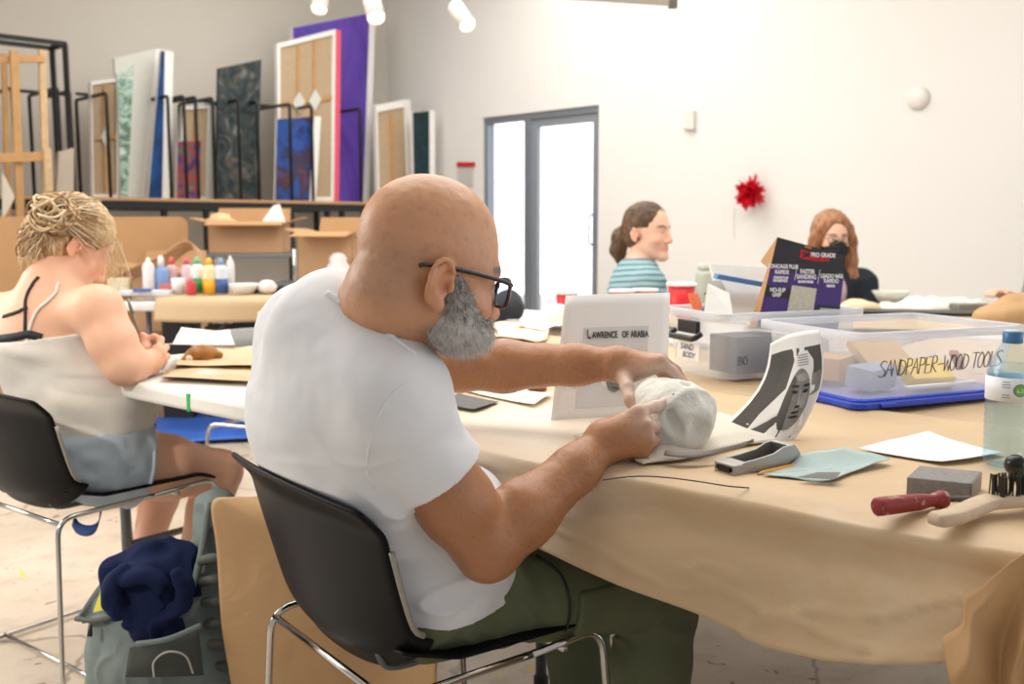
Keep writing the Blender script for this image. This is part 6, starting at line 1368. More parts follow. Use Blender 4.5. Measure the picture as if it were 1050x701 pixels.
cw = M('cap_white', '#eceae8', .5); pw = M('bottle_white', '#e9e6e4', .5)
def pm(c): return M('paint_' + c[1:], c, .45)
for a in ((153, 264, .30, 6, pw, cw, 'tall plain white paint bottle, first of the row', .12, 'bottle', False, None), (166, 262, .34, 7, pm('#7fa3d6'), cw, 'pale blue paint bottle with white lid', .30, 'bottle', False, None), (177, 263, .42, 6, pm('#e3b9bd'), pm('#e86a6a'), 'pink paint bottle behind the white cup', .22, 'bottle', False, None), (192, 264, .42, 6, pm('#e9c7cc'), pm('#d9607a'), 'pale pink paint bottle with rose cap', .2, 'bottle', False, None), (196, 282, .20, 5, pm('#c93a4a'), pm('#e8a0a0'), 'small red paint bottle at the row\'s front', .3, 'bottle', False, None), (203, 263, .30, 7, pm('#e3e8e4'), pm('#7fbf9a'), 'clear bottle with green paint at its bottom', .2, 'bottle', False, pm('#2f9a5a')), (215, 264, .26, 7, pm('#f0dcae'), pm('#efc040'), 'bottle with bright yellow paint', .2, 'bottle', False, pm('#efb21f')), (227, 264, .28, 7, pm('#d3dbe6'), pm('#8fa6c8'), 'clear bottle with navy blue paint at its bottom', .2, 'bottle', False, pm('#3a5a9a')), (237, 262, .40, 4, pw, cw, 'slim white tube standing right of the navy paint', .1, 'bottle', False, None)): bottle(*a[:6], a[6], a[7], a[8], a[9], a[10])
def simple(name, label, catg, m, px, n, prof, z=0, group=None, seg=20):
    mb = MB(); b = onpt(px, n); mb.lathe(prof, b + Vector((0, 0, z)), seg=seg); return tag(mb.build(name, m, None, smooth=True), label, catg, group)
simple('paint_cup', 'white paper cup among the paint bottles', 'cup', pw, 183, .24, [(0, 0), (.030, 0), (.038, .085), (.034, .085), (.028, .01), (0, .01)])
simple('bowl', 'white bowl at the right of the paint bottles', 'bowl', pw, 251, .28, [(0, 0), (.04, 0), (.085, .05), (.08, .055), (.04, .012), (0, .012)])
simple('sponge_ball', 'white round lump in a dark tray on the paint table', 'sponge', pw, 274, .30, [(0, 0), (.04, .01), (.055, .04), (.03, .07), (0, .075)])
block('paint_tray', 'dark tray holding a white lump at the paint table', 'tray', M('tray_dark', '#3b3540', .6), onpt(272, .42) + Vector((0, 0, .02)), (.22, .12, .04), 0)
block('tube_box', 'cream box at the left end of the paint table', 'box', M('box_cream', '#e3dab9', .7), onpt(122, .30) + Vector((0, 0, .04)), (.10, .08, .08), .2)
block('paint_palette', 'white palette with blue paint lying before the bottles', 'palette', M('palette_white', '#dfe3ea', .5, var=.2, vscale=40), onpt(150, .16) + Vector((0, 0, .012)), (.26, .14, .022), .1)
block('blue_dish', 'blue flat dish on the white palette', 'lid', M('lid_navy', '#4a67b0', .5), onpt(146, .10) + Vector((0, 0, .03)), (.09, .06, .012), .2)
block('paint_carton', 'small red and white carton beside the white cup', 'box', M('carton_red', '#c96a63', .6), onpt(172, .28) + Vector((0, 0, .025)), (.07, .05, .05), -.2)
# open box with bent flaps left of the paint row
carton('cardboard box with curling flaps behind the paint table', 132, 196, 277, 322, 5.95, .4, .15, True, .45)
mb = MB(); pts = [P(118, 282, 5.6), P(140, 272, 5.58), P(165, 262, 5.56), P(185, 248, 5.58), P(197, 250, 5.6), P(201, 268, 5.62)]; c_ = cat(pts, 6); mb.grid(lambda u, v: c_[min(int(u * (len(c_) - 1)), len(c_) - 1)] + Vector((0, .16 * v, -.05 * v)), 30, 4); tag(mb.build('cardboard_offcut', cardl, smooth=True, solid=.006), 'curved strip of cardboard arching behind the paint bottles', 'cardboard')
stl = thing('wooden_stool', 'stool supporting the curling cardboard box', 'stool', (P(164, 322, 5.95).x, 6.15, 0)); mb = MB(); mb.lathe([(0, .42), (.2, .42), (.2, .447), (0, .447)], (P(164, 322, 5.95).x, 6.15, 0)); mb.build('seat', pine, stl)
for dx in (-.12, .12):
    for dy in (-.12, .12): mb = MB(); mb.cyl((P(164, 322, 5.95).x + dx * 1.2, 6.15 + dy * 1.2, 0), (P(164, 322, 5.95).x + dx, 6.15 + dy, .42), .018); mb.build('leg', pine, stl)
# dark clutter under the paint table
for i, (px, c, w_, h_, lab) in enumerate(((150, '#9a7a5c', .22, .5, 'brown box standing under the paint table, nearest its end'), (185, '#2a2626', .16, .62, 'black case under the paint table'), (232, '#4a3028', .2, .55, 'dark brown case under the paint table'), (262, '#25282c', .22, .6, 'black crate under the paint table by the man\'s shoulder'))):
    b = onpt(px, .55); block('storage_case', lab, 'case', M('case_%d' % i, c, .7), Vector((b.x, b.y, h_ / 2)), (w_, .2, h_), 0)
# ------------------------------------------------------------------ white folding table by the woman
WT0 = TFL - TE * 1.06
wt = folding_table('folding_table', 'white folding table with green paint drip, where the blonde woman works', WT0, TE, TN, 1.03, .655, zt=TZ - .004, brace=False)
mb = MB(); e_ = (onplane(193, 405, TFL, TN) - WT0).dot(TE); mb.hexa([WT0 + TE * (e_ + dx) + TN * n_ + Vector((0, 0, z)) for z in (TZ - .047, TZ - .006) for dx, n_ in ((-.006, -.0015), (.006, -.0015), (.006, .002), (-.006, .002))]); mb.build('paint_drip', M('drip_green', '#2fae5a', .5), wt)
def onwt(px, py, dz=0): return Z(px, py, TZ - .002) + Vector((0, 0, dz))
def wsheet(name, label, catg, m, px4, dz, curl, sd):
    q = [onwt(x, y, dz) for x, y in px4]; b = MB(); b.grid(lambda u, v: (q[0].lerp(q[1], u)).lerp(q[3].lerp(q[2], u), v) + Vector((0, 0, .003 + curl * (1 + vn1(u * 2, v * 2, sd, 1.4)) + curl * 2 * (2 * abs(v - .5)) ** 4)), 16, 16); return tag(b.build(name, m, None, smooth=True, solid=.0008), label, catg)
wsheet('kraft_sheet', 'torn kraft paper sheet near the white table\'s edge', 'paper', KRAFT, [(165, 391), (262, 396), (268, 378), (178, 374)], .002, .003, 1)
wsheet('kraft_sheet', 'larger kraft paper sheet under the brown clay creature', 'paper', KRAFT, [(172, 381), (275, 382), (285, 360), (195, 364)], .006, .003, 2)
wsheet('foam_sheet', 'white curled foam sheet at the back of the white table', 'sheet', M('foam_white', '#ece9e4', .8), [(172, 362), (242, 363), (236, 347), (186, 345)], .008, .006, 3)
f = Field(onwt(180, 376) + Vector((-.05, -.08, -.02)), onwt(232, 370) + Vector((.08, .1, .09)), .004)
pz = [onwt(188, 374, .018), onwt(198, 373, .024), onwt(208, 372, .026), onwt(217, 371, .024), onwt(225, 371, .020)]; f.chain(pz, [.006, .018, .024, .017, .012], .01); f.cone(pz[1], pz[1] + Vector((-.02, -.02, -.018)), .009, .007, .01); f.cone(pz[3], pz[3] + Vector((.0, -.03, -.016)), .009, .008, .01); f.plane(onwt(200, 374, .006), (0, 0, -1))
cr = thing('clay_creature', 'small brown clay animal with pale spots on kraft paper', 'sculpture', pz[2] - Vector((0, 0, .02))); f.mesh('clay_body', M('ochre_clay', '#a9702c', .6, var=.15, vscale=60), cr, disp=lambda V, N: .002 * vnoise(V, 60))
for p_ in (pz[1] + Vector((-.004, -.020, -.008)), pz[3] + Vector((-.012, -.019, .003))): mb = MB(); mb.ball(p_, (.010, .006, .011)); mb.build('pale_spot', M('clay_white', '#ece2d0', .7), cr, smooth=True)
mb = MB(); mb.ball(onwt(212, 386, .008), (.03, .02, .008)); tag(mb.build('plaster_scrap', M('clay_white', '#ece2d0', .7), smooth=True), 'flat white plaster scrap below the clay creature', 'scrap')
mb = MB(); mb.lathe([(0, 0), (.03, .001), (.036, .03), (.033, .03), (.028, .004), (0, .004)], onwt(168, 382, .006)); tag(mb.build('plastic_cup', TUB, smooth=True), 'clear plastic cup under the blonde woman\'s hand', 'cup')
bd = [P(258, 372, 2.45), P(276, 372, 2.42), P(280, 318, 2.50), P(264, 319, 2.53)]; bd[0].z = bd[1].z = TZ + .006
plate('white_board', 'cream board standing on the table left of the man\'s back', 'board', M('board_cream', '#efe2d0', .7), bd, .004)
gb_ = P(240, 331, 3.62); make_chair('stacking_chair', 'grey shell chair with chrome frame across the white table', Vector((gb_.x, 3.62, 0)) + Vector((.906, -.42, 0)) * .28, math.radians(-25) - PI / 2, None, M('grey_shell', '#8f8f8a', .5))
cbx = P(117, 400, 4.0); block('cardboard_box', 'orange-brown cardboard box on the floor beyond the blonde woman', 'box', M('card_orange', '#b9803f', .8), Vector((cbx.x, 4.0, .25)), (.16, .3, .5), .3)
# blue tarp on the floor
def tarp(u, v):
    q = [Z(118, 458, .01), Z(310, 450, .01), Z(290, 392, .01), Z(130, 392, .01)]; p = (q[0].lerp(q[1], u)).lerp(q[3].lerp(q[2], u), v); return p + Vector((0, 0, .025 + .025 * vn1(p.x * 3, p.y * 3, 0, 2)))
mb = MB(); mb.grid(tarp, 40, 30); tag(mb.build('tarpaulin', M('tarp_blue', '#3f6fd0', .45, var=.1, vscale=8, bump=.3, bscale=20), smooth=True, solid=.002), 'crumpled blue tarpaulin spread on the floor beyond the white table', 'tarpaulin')
# ------------------------------------------------------------------ backpack
bp = thing('backpack', 'grey backpack with navy sweater stuffed in, on the floor by the chair', 'backpack', (P(170, 700, 2.12).x, 2.12, 0))
BPY = 2.10
def bpx(px, py, dy=0): return P(px, py, BPY + dy)
f = Field(P(90, 690, 2.02) + Vector((-.12, -.05, -.35)), P(240, 500, 2.25) + Vector((.16, .2, .12)), .006)
b0 = bpx(165, 650); b0.z = .16
f.ell(Vector((b0.x + .01, BPY + .05, .20)), (.155, .12, .20), None, .04); f.ell(Vector((b0.x + .02, BPY + .06, .12)), (.165, .13, .13), None, .05)
f.cone(bpx(222, 520, .08), bpx(222, 690, .06), .045, .07, .04); f.cone(bpx(110, 620, .04), bpx(120, 700, .04), .04, .07, .04)
f.ell(bpx(152, 590, .05), (.10, .09, .09), None, .02, 'sub'); f.plane((0, 0, .004), (0, 0, -1))
nyl = M('nylon_grey', '#6c7876', .7, var=.1, vscale=12, bump=.4, bscale=45); nyl2 = M('nylon_dark', '#50564f', .75, bump=.3, bscale=300)
f.mesh('bag_body', nyl, bp, disp=lambda V, N:   .008 * vnoise(V, 12) + .004 * vnoise(V, 35) + .006 * np.clip(1 - np.abs(vnoise(V, 14)) * 3.5, 0, 1) ** 2)
# open flap to the left with yellow lining
fl_ = cat([bpx(80, 632, .0), bpx(98, 604, .02), bpx(118, 580, .04), bpx(132, 572, .05)], 5); fb = cat([bpx(84, 638, -.02), bpx(112, 632, -.03), bpx(136, 628, -.03), bpx(150, 640, -.03)], 5)
mb = MB(); mb.grid(lambda u, v: fl_[min(int(u * (len(fl_) - 1)), len(fl_) - 1)].lerp(fb[min(int(u * (len(fb) - 1)), len(fb) - 1)], v) + Vector((0, .02 * math.sin(PI * v), -.01 * math.sin(PI * v))), 15, 8); fp = mb.build('flap', nyl, bp, smooth=True, solid=.006)
mb = MB(); mb.prism([bpx(96, 627, -.035), bpx(116, 622, -.04), bpx(112, 594, -.02), bpx(106, 598, -.02)], (0, -.004, 0)); mb.build('yellow_lining', M('lining_yellow', '#d6cf52', .8), fp)
mb = MB(); mb.tube(cat([bpx(78, 634, -.012), bpx(100, 636, -.035), bpx(125, 630, -.045), bpx(150, 634, -.05)], 5), .006, 8); mb.build('seam_piping', nyl2, fp, smooth=True)
mb = MB(); mb.tube([bpx(93, 640, -.04), bpx(92, 652, -.045)], [.003, .006], 8); mb.build('zip_pull', M('zip_black', '#15171a', .4), fp, smooth=True)
# mesh pocket and cord
pk_ = [bpx(135, 662, -.10), bpx(205, 645, -.09), bpx(210, 690, -.10), bpx(130, 692, -.115)]
mb = MB(); mb.grid(lambda u, v: (pk_[3].lerp(pk_[2], u)).lerp(pk_[0].lerp(pk_[1], u), v) + Vector((0, -.02 * math.sin(PI * u) * math.sin(PI * v) - .008, 0)), 14, 8); pkt = mb.build('mesh_pocket', M('mesh_dark', '#4b4f49', .8, bump=.9, bscale=900), bp, smooth=True, solid=.004)
mb = MB(); mb.tube(cat([bpx(140, 660, -.125), bpx(172, 655, -.135), bpx(206, 641, -.125)], 6), .006, 8); mb.build('pocket_hem', nyl, pkt, smooth=True)
mb = MB(); mb.tube(cat([bpx(158, 694, -.135), bpx(158, 678, -.14), bpx(172, 668, -.145), bpx(190, 672, -.14), bpx(198, 690, -.13)], 6), .0022, 6); mb.build('cord', M('cord_grey', '#b5b4ac', .7), pkt, smooth=True)
for k in range(6): mb = MB(); mb.tube(cat([bpx(206, 575 + 22 * k, -.01), bpx(220, 572 + 22 * k, -.035), bpx(238, 574 + 22 * k, -.02)], 5), .011, 8); mb.build('padded_rib', nyl2, bp, smooth=True)
mb = MB(); mb.tube(cat([bpx(214, 515, .03), bpx(206, 570, .0), bpx(190, 620, -.04), bpx(165, 648, -.08)], 6), .008, 8); mb.build('edge_seam', nyl, bp, smooth=True)
# navy sweater
f = Field(bpx(105, 660, -.1) + Vector((-.04, -.06, -.03)), bpx(205, 550, .1) + Vector((.05, .1, .05)), .004)
for a, b, r in ((bpx(152, 600, -.01), bpx(158, 635, -.04), .062), (bpx(125, 592, .0), bpx(150, 575, .02), .040), (bpx(170, 575, .02), bpx(185, 600, .0), .048), (bpx(160, 568, .03), bpx(190, 570, .03), .030), (bpx(115, 588, -.01), bpx(118, 610, -.01), .028), (bpx(150, 640, -.05), bpx(172, 640, -.05), .030)): f.cone(a, b, r, r * .9, .02)
f.ell(bpx(165, 563, -.02), (.03, .03, .02), None, .015, 'sub')
for i in range(9):
    a = 2.2 * i; c_ = bpx(150, 600, -.05); f.tube if False else f.chain(cat([c_ + Vector((.10 * math.cos(a + t * .9) * (.4 + .25 * (i % 3)), -.035 + .01 * (i % 2), .085 * math.sin(a + t * .9) * (.4 + .25 * (i % 3)))) for t in (0, .7, 1.4, 2.0)], 2), [.012] * 7, .008)
sw = f.mesh('sweater', knit('navy_fleece', '#151f40', .95, 700, .3), None, disp=lambda V, N: .006 * vnoise(V, 24) + .010 * np.clip(1 - np.abs(vnoise(V * np.array((1.0, 1.0, .6)), 19)) * 3.2, 0, 1) ** 1.5); tag(sw, 'crumpled navy blue sweater stuffed into the grey backpack', 'sweater')
mb = MB(); mb.grid(lambda u, v: cat([P(75, 533, 2.44), P(80, 541, 2.43), P(90, 544, 2.42), P(99, 540, 2.43), P(103, 528, 2.45), P(104, 512, 2.47)], 5)[min(int(u * 25), 25)] + Vector((0, .02 * (v - .5), .022 * (v - .5))), 25, 2)
tag(mb.build('blue_strap', M('strap_blue', '#2a4a86', .7), smooth=True, solid=.002), 'blue fabric strap hanging beneath the blonde woman\'s seat', 'strap')
# ------------------------------------------------------------------ far tables on the right
F3 = Z(470, 352, 0); F3 = Vector((-.10, 3.95, 0))
TB3 = TFL + TN * 1.60 + TE * -1.35
folding_table('folding_table', 'far white table carrying the red cups and plaster pieces', TB3, TE, TN, 1.85, .62, zt=TZ)
TB4 = TFL + TN * 2.36 + TE * -.40
folding_table('folding_table', 'far table with kraft paper where the masked woman sits', TB4, TE, TN, 2.2, .72, zt=TZ)
TB6 = TFL + TN * 1.465 + TE * .60
folding_table('folding_table', 'kraft-covered table just beyond the two clear bins', TB6, TE, TN, 1.5, .74, brace=False)
pc6 = thing('paper_tablecloth', 'kraft paper over the table just beyond the two clear bins', 'table cover', TB6 + TE * .75 + TN * .37)
def cov6(u, v):
    e = -.02 + u * 1.56; n = -.02 + .78 * (1 - v / .7)
    if v <= .7: return TB6 + TE * e + TN * n + Vector((0, 0, TZ + .004 + .004 * vn1(e * 3, n * 5, 9, 2)))
    t = (v - .7) / .3; return TB6 + TE * e + TN * (-.022 - .015 * t * math.sin(e * 6)) + Vector((0, 0, TZ + .002 - .28 * t * (1 + .15 * math.sin(e * 4))))
mb = MB(); mb.grid(cov6, 60, 24); mb.build('table_cover', KRAFT, pc6, smooth=True, solid=.0008)
def on3(px, py, dz=0): return Z(px, py, TZ) + Vector((0, 0, dz))
def fsheet(name, label, catg, m, px4, dz=.003, curl=.006, sd=0, group=None):
    q = [on3(x, y, dz) for x, y in px4]; b = MB(); b.grid(lambda u, v: (q[0].lerp(q[1], u)).lerp(q[3].lerp(q[2], u), v) + Vector((0, 0, .002 + curl * (1 + vn1(u * 3, v * 3, sd, 1.5)))), 14, 14); return tag(b.build(name, m, None, smooth=True, solid=.001), label, catg, group)
cream = M('cream_paper', '#f3e2c2', .7)
fsheet('kraft_sheet', 'kraft paper on the far table behind the bins', 'paper', KRAFT, [(760, 338), (1090, 345), (1090, 324), (780, 322)], .003, .01, 3)
fsheet('kraft_sheet', 'cream paper spread at the left end of the far table', 'paper', cream, [(475, 352), (560, 352), (566, 336), (500, 336)], .003, .012, 4)
fsheet('kraft_sheet', 'pale paper lying right of the dark jacket', 'paper', M('pale_paper', '#f7efe2', .7), [(530, 341), (590, 343), (594, 331), (545, 330)], .01, .010, 6)
cupr = M('cup_red', '#e02a2c', .4); cupw = M('cup_white', '#f4efec', .5)
def cup(px, pyb, h, r, label, grp='red cups on the far table'):
    b = on3(px, pyb, .006); t = thing('paper_cup', label, 'cup', b, 0, grp)
    mb = MB(); mb.lathe([(0, 0), (r * .74, 0), (r * .98, h * .93), (r * .93, h * .93), (r * .70, .004), (0, .004)], seg=24); mb.build('cup_body', cupr, t, True, True); mb = MB(); mb.tube([Vector((r * math.cos(a), r * math.sin(a), h * .96)) for a in [2 * PI * i / 24 for i in range(24)]], .0055, 8, closed=True); mb.build('rim', cupw, t, True, True)
cup(581, 332, .12, .042, 'single red cup in front of the bright door'); cup(638, 331, .125, .048, 'red cup with white rim, first of the pair before the striped woman'); cup(661, 330, .125, .048, 'red cup with white rim, second of the pair before the striped woman')
cup(698, 335, .16, .052, 'tall red cup right of the title sheet')
f = Field(on3(515, 332) + Vector((-.16, -.16, 0)), on3(515, 332) + Vector((.16, .2, .16)), .008); c_ = on3(515, 330, .05); f.ell(c_, (.09, .08, .06), None, .03); f.ell(c_ + Vector((-.06, .02, -.01)), (.06, .06, .04), None, .03); f.ell(c_ + Vector((.02, .03, .03)), (.05, .05, .04), None, .03); f.plane(on3(515, 330, .002), (0, 0, -1)); tag(f.mesh('dark_jacket', M('jacket_black', '#33353a', .9), None, disp=lambda V, N: .012 * vnoise(V, 18)), 'crumpled dark jacket on the far table before the door', 'jacket')
fb_ = thing('vacuum_flask', 'pale grey-green flask standing behind the rear bin', 'flask', on3(722, 322, .004)); mb = MB(); mb.lathe([(0, 0), (.036, 0), (.04, .01), (.04, .17), (.034, .185), (0, .185)], on3(722, 324, .004)); mb.build('flask_body', M('flask_green', '#b9bfae', .5), fb_, smooth=True); mb = MB(); mb.lathe([(0, .185), (.03, .185), (.03, .215), (0, .217)], on3(722, 324, .004)); mb.build('cap', M('flask_cap', '#c9cbc2', .5), fb_, smooth=True)
def lump(name, label, catg, m, px, py, r, d=.012, Zr=None, group=None):
    c = on3(px, py, 0); r = r if isinstance(r, tuple) else (r, r, r); f = Field(c - Vector(r) * 1.3 - Vector((.02, .02, 0)), c + Vector((r[0] * 1.3 + .02, r[1] * 1.3 + .02, r[2] * 2.3)), max(.006, min(r) / 9)); f.ell(c + Vector((0, 0, r[2] * .8)), r, None, .02); f.ell(c + Vector((r[0] * .4, 0, r[2] * .6)), (r[0] * .6, r[1] * .8, r[2] * .8), None, .02); f.plane(c + Vector((0, 0, .006)), (0, 0, -1)); return tag(f.mesh(name, m, None, disp=lambda V, N: d * vnoise(V, 22)), label, catg, group)
plw = M('plaster_pale', '#eeeae2', .85); plc = M('plaster_cream', '#e6d3ac', .85)
lump('plaster_lump', 'cream plaster lump on the far table nearest the masked woman', 'plaster', plc, 880, 322, (.09, .07, .035)); lump('plaster_lump', 'white plaster heap in the middle of the far table', 'plaster', plw, 935, 322, (.16, .08, .03)); lump('plaster_lump', 'long low plaster pile beyond the dark tray', 'plaster', plw, 965, 318, (.2, .07, .03), .02)
lump('plaster_lump', 'white plaster lump hiding the single red cup\'s lower half', 'plaster', plw, 571, 337, (.06, .05, .05)); lump('plaster_lump', 'pale block of foam beside the red cups', 'plaster', plc, 683, 336, (.05, .05, .03)); lump('plaster_lump', 'round cream lump behind the rear bin\'s handle', 'plaster', plc, 738, 330, (.04, .04, .05))
mb = MB(); b_ = on3(913, 316, .004); mb.lathe([(0, 0), (.05, 0), (.052, .006), (.02, .016), (.02, .022), (.055, .03), (.085, .075), (.08, .075), (.05, .034), (0, .03)], b_); tag(mb.build('glass_bowl', M('bowl_cream', '#e2e2d2', .35), smooth=True), 'pale footed bowl on the far table before the white wall', 'bowl')
block('black_tray', 'long black tray on the far table behind the wood tools bin', 'tray', M('tray_black', '#25231f', .45), on3(950, 327, .018), (.62, .16, .03), math.atan2(TE.y, TE.x) + .45)
block('newspaper_roll', 'grey folded newspaper at the far table beyond the black tray', 'newspaper', M('news_grey', '#8f8a80', .9, var=.3, vscale=80), on3(996, 322, .03), (.16, .08, .03), .1)
f = Field(on3(1035, 345) + Vector((-.2, -.15, 0)), on3(1035, 345) + Vector((.3, .25, .2)), .008); c_ = on3(1040, 340, .05); f.ell(c_, (.13, .10, .07), None, .03); f.ell(c_ + Vector((.1, .05, .0)), (.12, .1, .09), None, .03); f.plane(on3(1040, 340, .008), (0, 0, -1)); tag(f.mesh('crumpled_kraft', KRAFT2, None, disp=lambda V, N: .02 * vnoise(V, 14)), 'crumpled brown kraft paper heap right of the wood tools bin', 'paper')
# chairs of the far sitters
make_chair('stacking_chair', 'black chair holding the woman in the striped top', Vector((P(664, 240, 4.35).x - .07, 4.30, 0)), math.radians(8) - PI / 2)
make_chair('stacking_chair', 'black chair holding the masked woman', Vector((P(852, 246, 4.75).x, 4.84, 0)), math.radians(-95) - PI / 2)
# ------------------------------------------------------------------ on the white wall
def WP(px, py, off=0): return onplane(px, py, wallp(0, 0, off), WN)
bw = thing('ribbon_bow', 'shiny red ribbon pom-pom bow stuck on the white wall', 'decoration', WP(770, 198, .06)); c_ = WP(770, 198, .08); mb = MB(); rng = random.Random(3)
for i in range(90):
    d = Vector((rng.gauss(0, 1), rng.gauss(0, 1), rng.gauss(0, 1))).normalized(); 
    if d.dot(WN) > .3: d = d - WN * 2 * d.dot(WN)
    s = d.cross(Vector((rng.random(), rng.random(), rng.random()))).normalized() * .012; r_ = rng.uniform(.09, .145)
    mb._add([c_ + d * .01 + s, c_ + d * .01 - s, c_ + d * r_ * .6 - s * 1.4 + s.cross(d) * .6, c_ + d * r_ * .6 + s * 1.4 + s.cross(d) * .6, c_ + d * r_ - s * .6, c_ + d * r_ + s * .6], [(0, 1, 2, 3), (3, 2, 4, 5)])
mb.build('ribbon_loops', M('ribbon_red', '#e01c33', .3, .1), bw, solid=.0008); mb = MB(); mb.tube([WP(753, 212, .008), WP(752, 225, .006), WP(753, 245, .006)], .003, 6); mb.build('ribbon_tail', M('ribbon_pale', '#f0d8d4', .5), bw)
def wallbox(name, label, catg, m, x0, y0, x1, y1, th):
    q = [WP(x0, y1), WP(x1, y1), WP(x1, y0), WP(x0, y0)]; mb = MB(); mb.prism(q, -WN * th); return tag(mb.build(name, m, None, bevel=.006), label, catg)
wallbox('wall_thermostat', 'small white thermostat box on the wall right of the door', 'thermostat', M('thermo_white', '#dcd8d0', .5), 703, 113, 714, 133, .04)
mb = MB(); mb.lathe([(0, .045), (.05, .04), (.07, .02), (.075, 0), (.07, 0)], WP(942, 101, .002), -WN); tag(mb.build('wall_sensor', M('thermo_white2', '#e3dfd8', .5), smooth=True), 'round white sensor high on the white wall', 'sensor')
ns = thing('wall_notice', 'framed notice with red header left of the glazed door', 'notice', WP(478, 178)); q = [WP(470, 191), WP(486, 191), WP(486, 166), WP(470, 166)]; mb = MB(); mb.prism(q, -WN * .012); mb.build('notice_sheet', M('notice_grey', '#c3bfba', .6), ns); q = [WP(469, 171, .013), WP(487, 171, .013), WP(487, 166, .013), WP(469, 166, .013)]; mb = MB(); mb.prism(q, -WN * .01); mb.build('red_header', M('header_red', '#c2232b', .5), ns)
# ------------------------------------------------------------------ track lights and ceiling bar
lampw = M('lamp_white', '#e9e6df', .45); glow = emit('lamp_glow', '#fff0cc', 14)
for i, (x0, y0, x1, y1, Y, lab) in enumerate(((331, -18, 327, 10, 7.0, 'white track spotlight above the rack, nearest the grey wall'), (379, -8, 386, 19, 6.2, 'white track spotlight in the middle of the three'), (466, 6, 480, 26, 6.6, 'white track spotlight nearest the door, tilted to the wall'))):
    a = P(x0, y0, Y); b = P(x1, y1, Y - .12); d = (b - a).normalized(); ln_ = (b - a).length; t = thing('track_spotlight', lab, 'lamp', a, 0, 'track spotlights')
    mb = MB(); mb.lathe([(0, 0), (.045, .004), (.052, .02), (.055, ln_), (.050, ln_), (.048, ln_ - .03), (0, ln_ - .03)], a, d); mb.build('lamp_housing', lampw, t, smooth=True)
    mb = MB(); mb.lathe([(0, ln_ - .028), (.047, ln_ - .028), (.040, ln_ - .012), (0, ln_ - .006)], a, d); mb.build('bulb', glow, t, smooth=True)
    mb = MB(); mb.tube([a + d * .05, Vector((a.x, a.y, a.z + .12)), Vector((a.x, a.y, CEIL + .01))], .01, 8); mb.build('stem', lampw, t, smooth=True)
    mb = MB(); mb.box((a.x, a.y, CEIL - .008), (.9, .035, .036)); mb.build('track_rail', lampw, t)
a, b = P(575, -4, 5.6), P(690, 3, 5.0); tg = thing('ceiling_rail', 'grey-brown rail hung near the ceiling above the door wall', 'rail', a.lerp(b, .5)); mb = MB(); mb.bar(a + (a - b) * .6, b, .035, .03); mb.build('rail_bar', M('rail_taupe', '#8f867c', .5), tg); mb = MB(); mb.box(b, (.04, .04, .05)); mb.build('end_cap', M('cap_dark', '#57514b', .5), tg)
for p_ in (a, b): mb = MB(); mb.cyl(p_, Vector((p_.x, p_.y, CEIL + .01)), .006); mb.build('hanger', lampw, tg)
# outside the door
EX = WP(555, 232); mb = MB(); o_ = EX + WN * 5; mb.box((o_.x, o_.y, -.03), (8, 8, .05), Matrix.Rotation(math.atan2(WD.y, WD.x), 3, 'Z')); tag(mb.build('street_pavement', M('pavement_pale', '#d9d7d2', .8)), kind='structure')
lp_ = thing('street_lamp', 'faint grey lamp post seen outside through the glazed door', 'street lamp', WP(571, 300) + WN * 4); lp_.location.z = 0; WM[lp_.name] = Matrix.Translation(lp_.location); q = lp_.location.copy(); mb = MB(); mb.cyl(q, q + Vector((0, 0, 1.05)), .02); mb.build('pole', M('post_pale', '#b9c0c6', .6), lp_); mb = MB(); mb.bar(q + Vector((-.15, 0, 1.05)), q + Vector((.15, 0, 1.05)), .04, .03); mb.build('lamp_arm', M('post_pale', '#b9c0c6', .6), lp_)
# ------------------------------------------------------------------ light
w = bpy.data.worlds.new('daylight'); SC.world = w; w.use_nodes = True
bg = w.node_tree.nodes['Background']; bg.inputs[0].default_value = L('#f4f7ff')
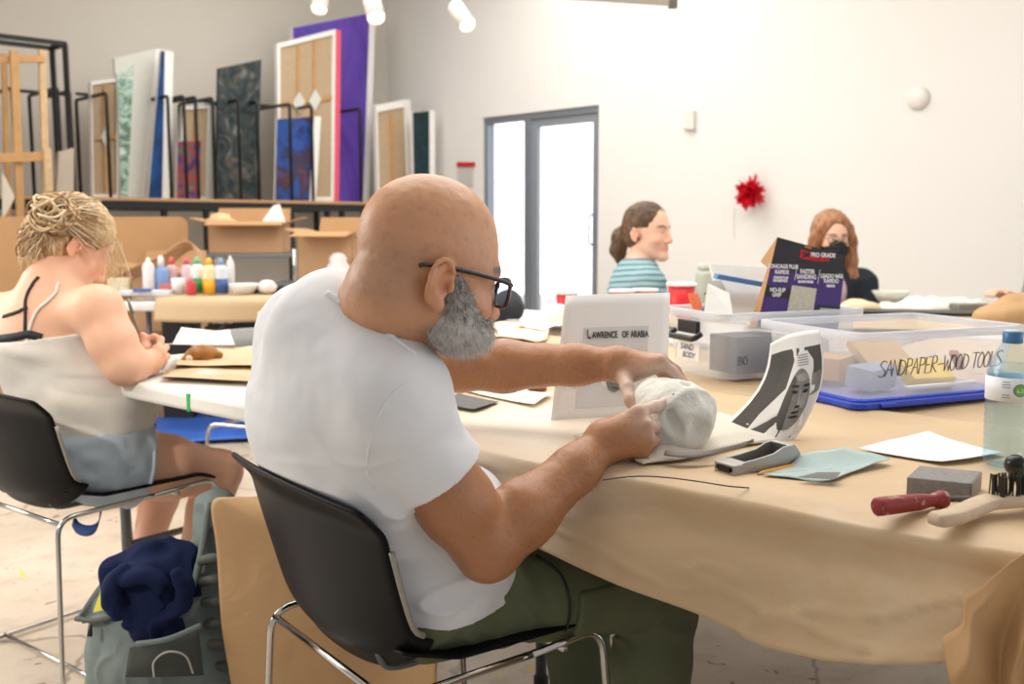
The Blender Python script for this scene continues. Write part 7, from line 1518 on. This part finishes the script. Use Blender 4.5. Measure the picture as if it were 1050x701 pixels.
# the sky is brighter on the far side of the building, beyond the glazed door
wt_ = w.node_tree; tc = wt_.nodes.new('ShaderNodeTexCoord'); dt = wt_.nodes.new('ShaderNodeVectorMath'); dt.operation = 'DOT_PRODUCT'; dt.inputs[1].default_value = (WN.x, WN.y, 0); wt_.links.new(tc.outputs['Generated'], dt.inputs[0])
mr = wt_.nodes.new('ShaderNodeMapRange'); mr.inputs[1].default_value = -.1; mr.inputs[2].default_value = .5; mr.inputs[3].default_value = .50; mr.inputs[4].default_value = 2.6; wt_.links.new(dt.outputs['Value'], mr.inputs[0]); wt_.links.new(mr.outputs[0], bg.inputs[1])
def area(name, loc, target, sx, sy, power, color='#ffffff'):
    d = bpy.data.lights.new(name, 'AREA'); d.shape = 'RECTANGLE'; d.size = sx; d.size_y = sy; d.energy = power; d.color = L(color)[:3]
    o = bpy.data.objects.new(name, d); COL.objects.link(o); o.location = loc; o.rotation_euler = (Vector(target) - Vector(loc)).to_track_quat('-Z', 'Y').to_euler(); return o
def spot(name, loc, target, power, angle, blend=.5, color='#fff1dd', r=.05):
    d = bpy.data.lights.new(name, 'SPOT'); d.energy = power; d.spot_size = math.radians(angle); d.spot_blend = blend; d.color = L(color)[:3]; d.shadow_soft_size = r
    o = bpy.data.objects.new(name, d); COL.objects.link(o); o.location = loc; o.rotation_euler = (Vector(target) - Vector(loc)).to_track_quat('-Z', 'Y').to_euler(); return o
area('window_light', (-4.4, 3.0, 2.4), (-.2, 2.4, .7), 3.2, 2.4, 150, '#fffaf4')
area('overhead_fill', (.5, 3.3, 3.6), (.5, 3.0, 0), 4, 3.0, 135, '#fffdf8')  # unseen softbox added overhead, standing in for skylights
area('overhead_fill', (-.6, 7.0, 3.6), (-.6, 7.4, 0), 3.5, 3, 130, '#fffdf8')  # second added softbox, brightens the far walls; no fixture there
spot('window_sunlight', (-2.7, -.9, 3.0), (-1.08, 2.75, .35), 420, 20.5, .4, '#fff3e2', .10)
spot('wall_washer', Vector(P(835, 60, 4.2)) + Vector((-.3, -.3, 1.6)), P(835, 80, 7.0), 70, 85, .9, '#fff6ea')
vs_ = SC.view_settings; vs_.view_transform = 'Standard'; vs_.look = 'None'; vs_.gamma = 1; vs_.use_curve_mapping = False; vs_.exposure = 0.0
SC.cycles.use_denoising = True; SC.cycles.max_bounces = 8; SC.cycles.sample_clamp_indirect = 8
SC.cycles.transparent_max_bounces = 96
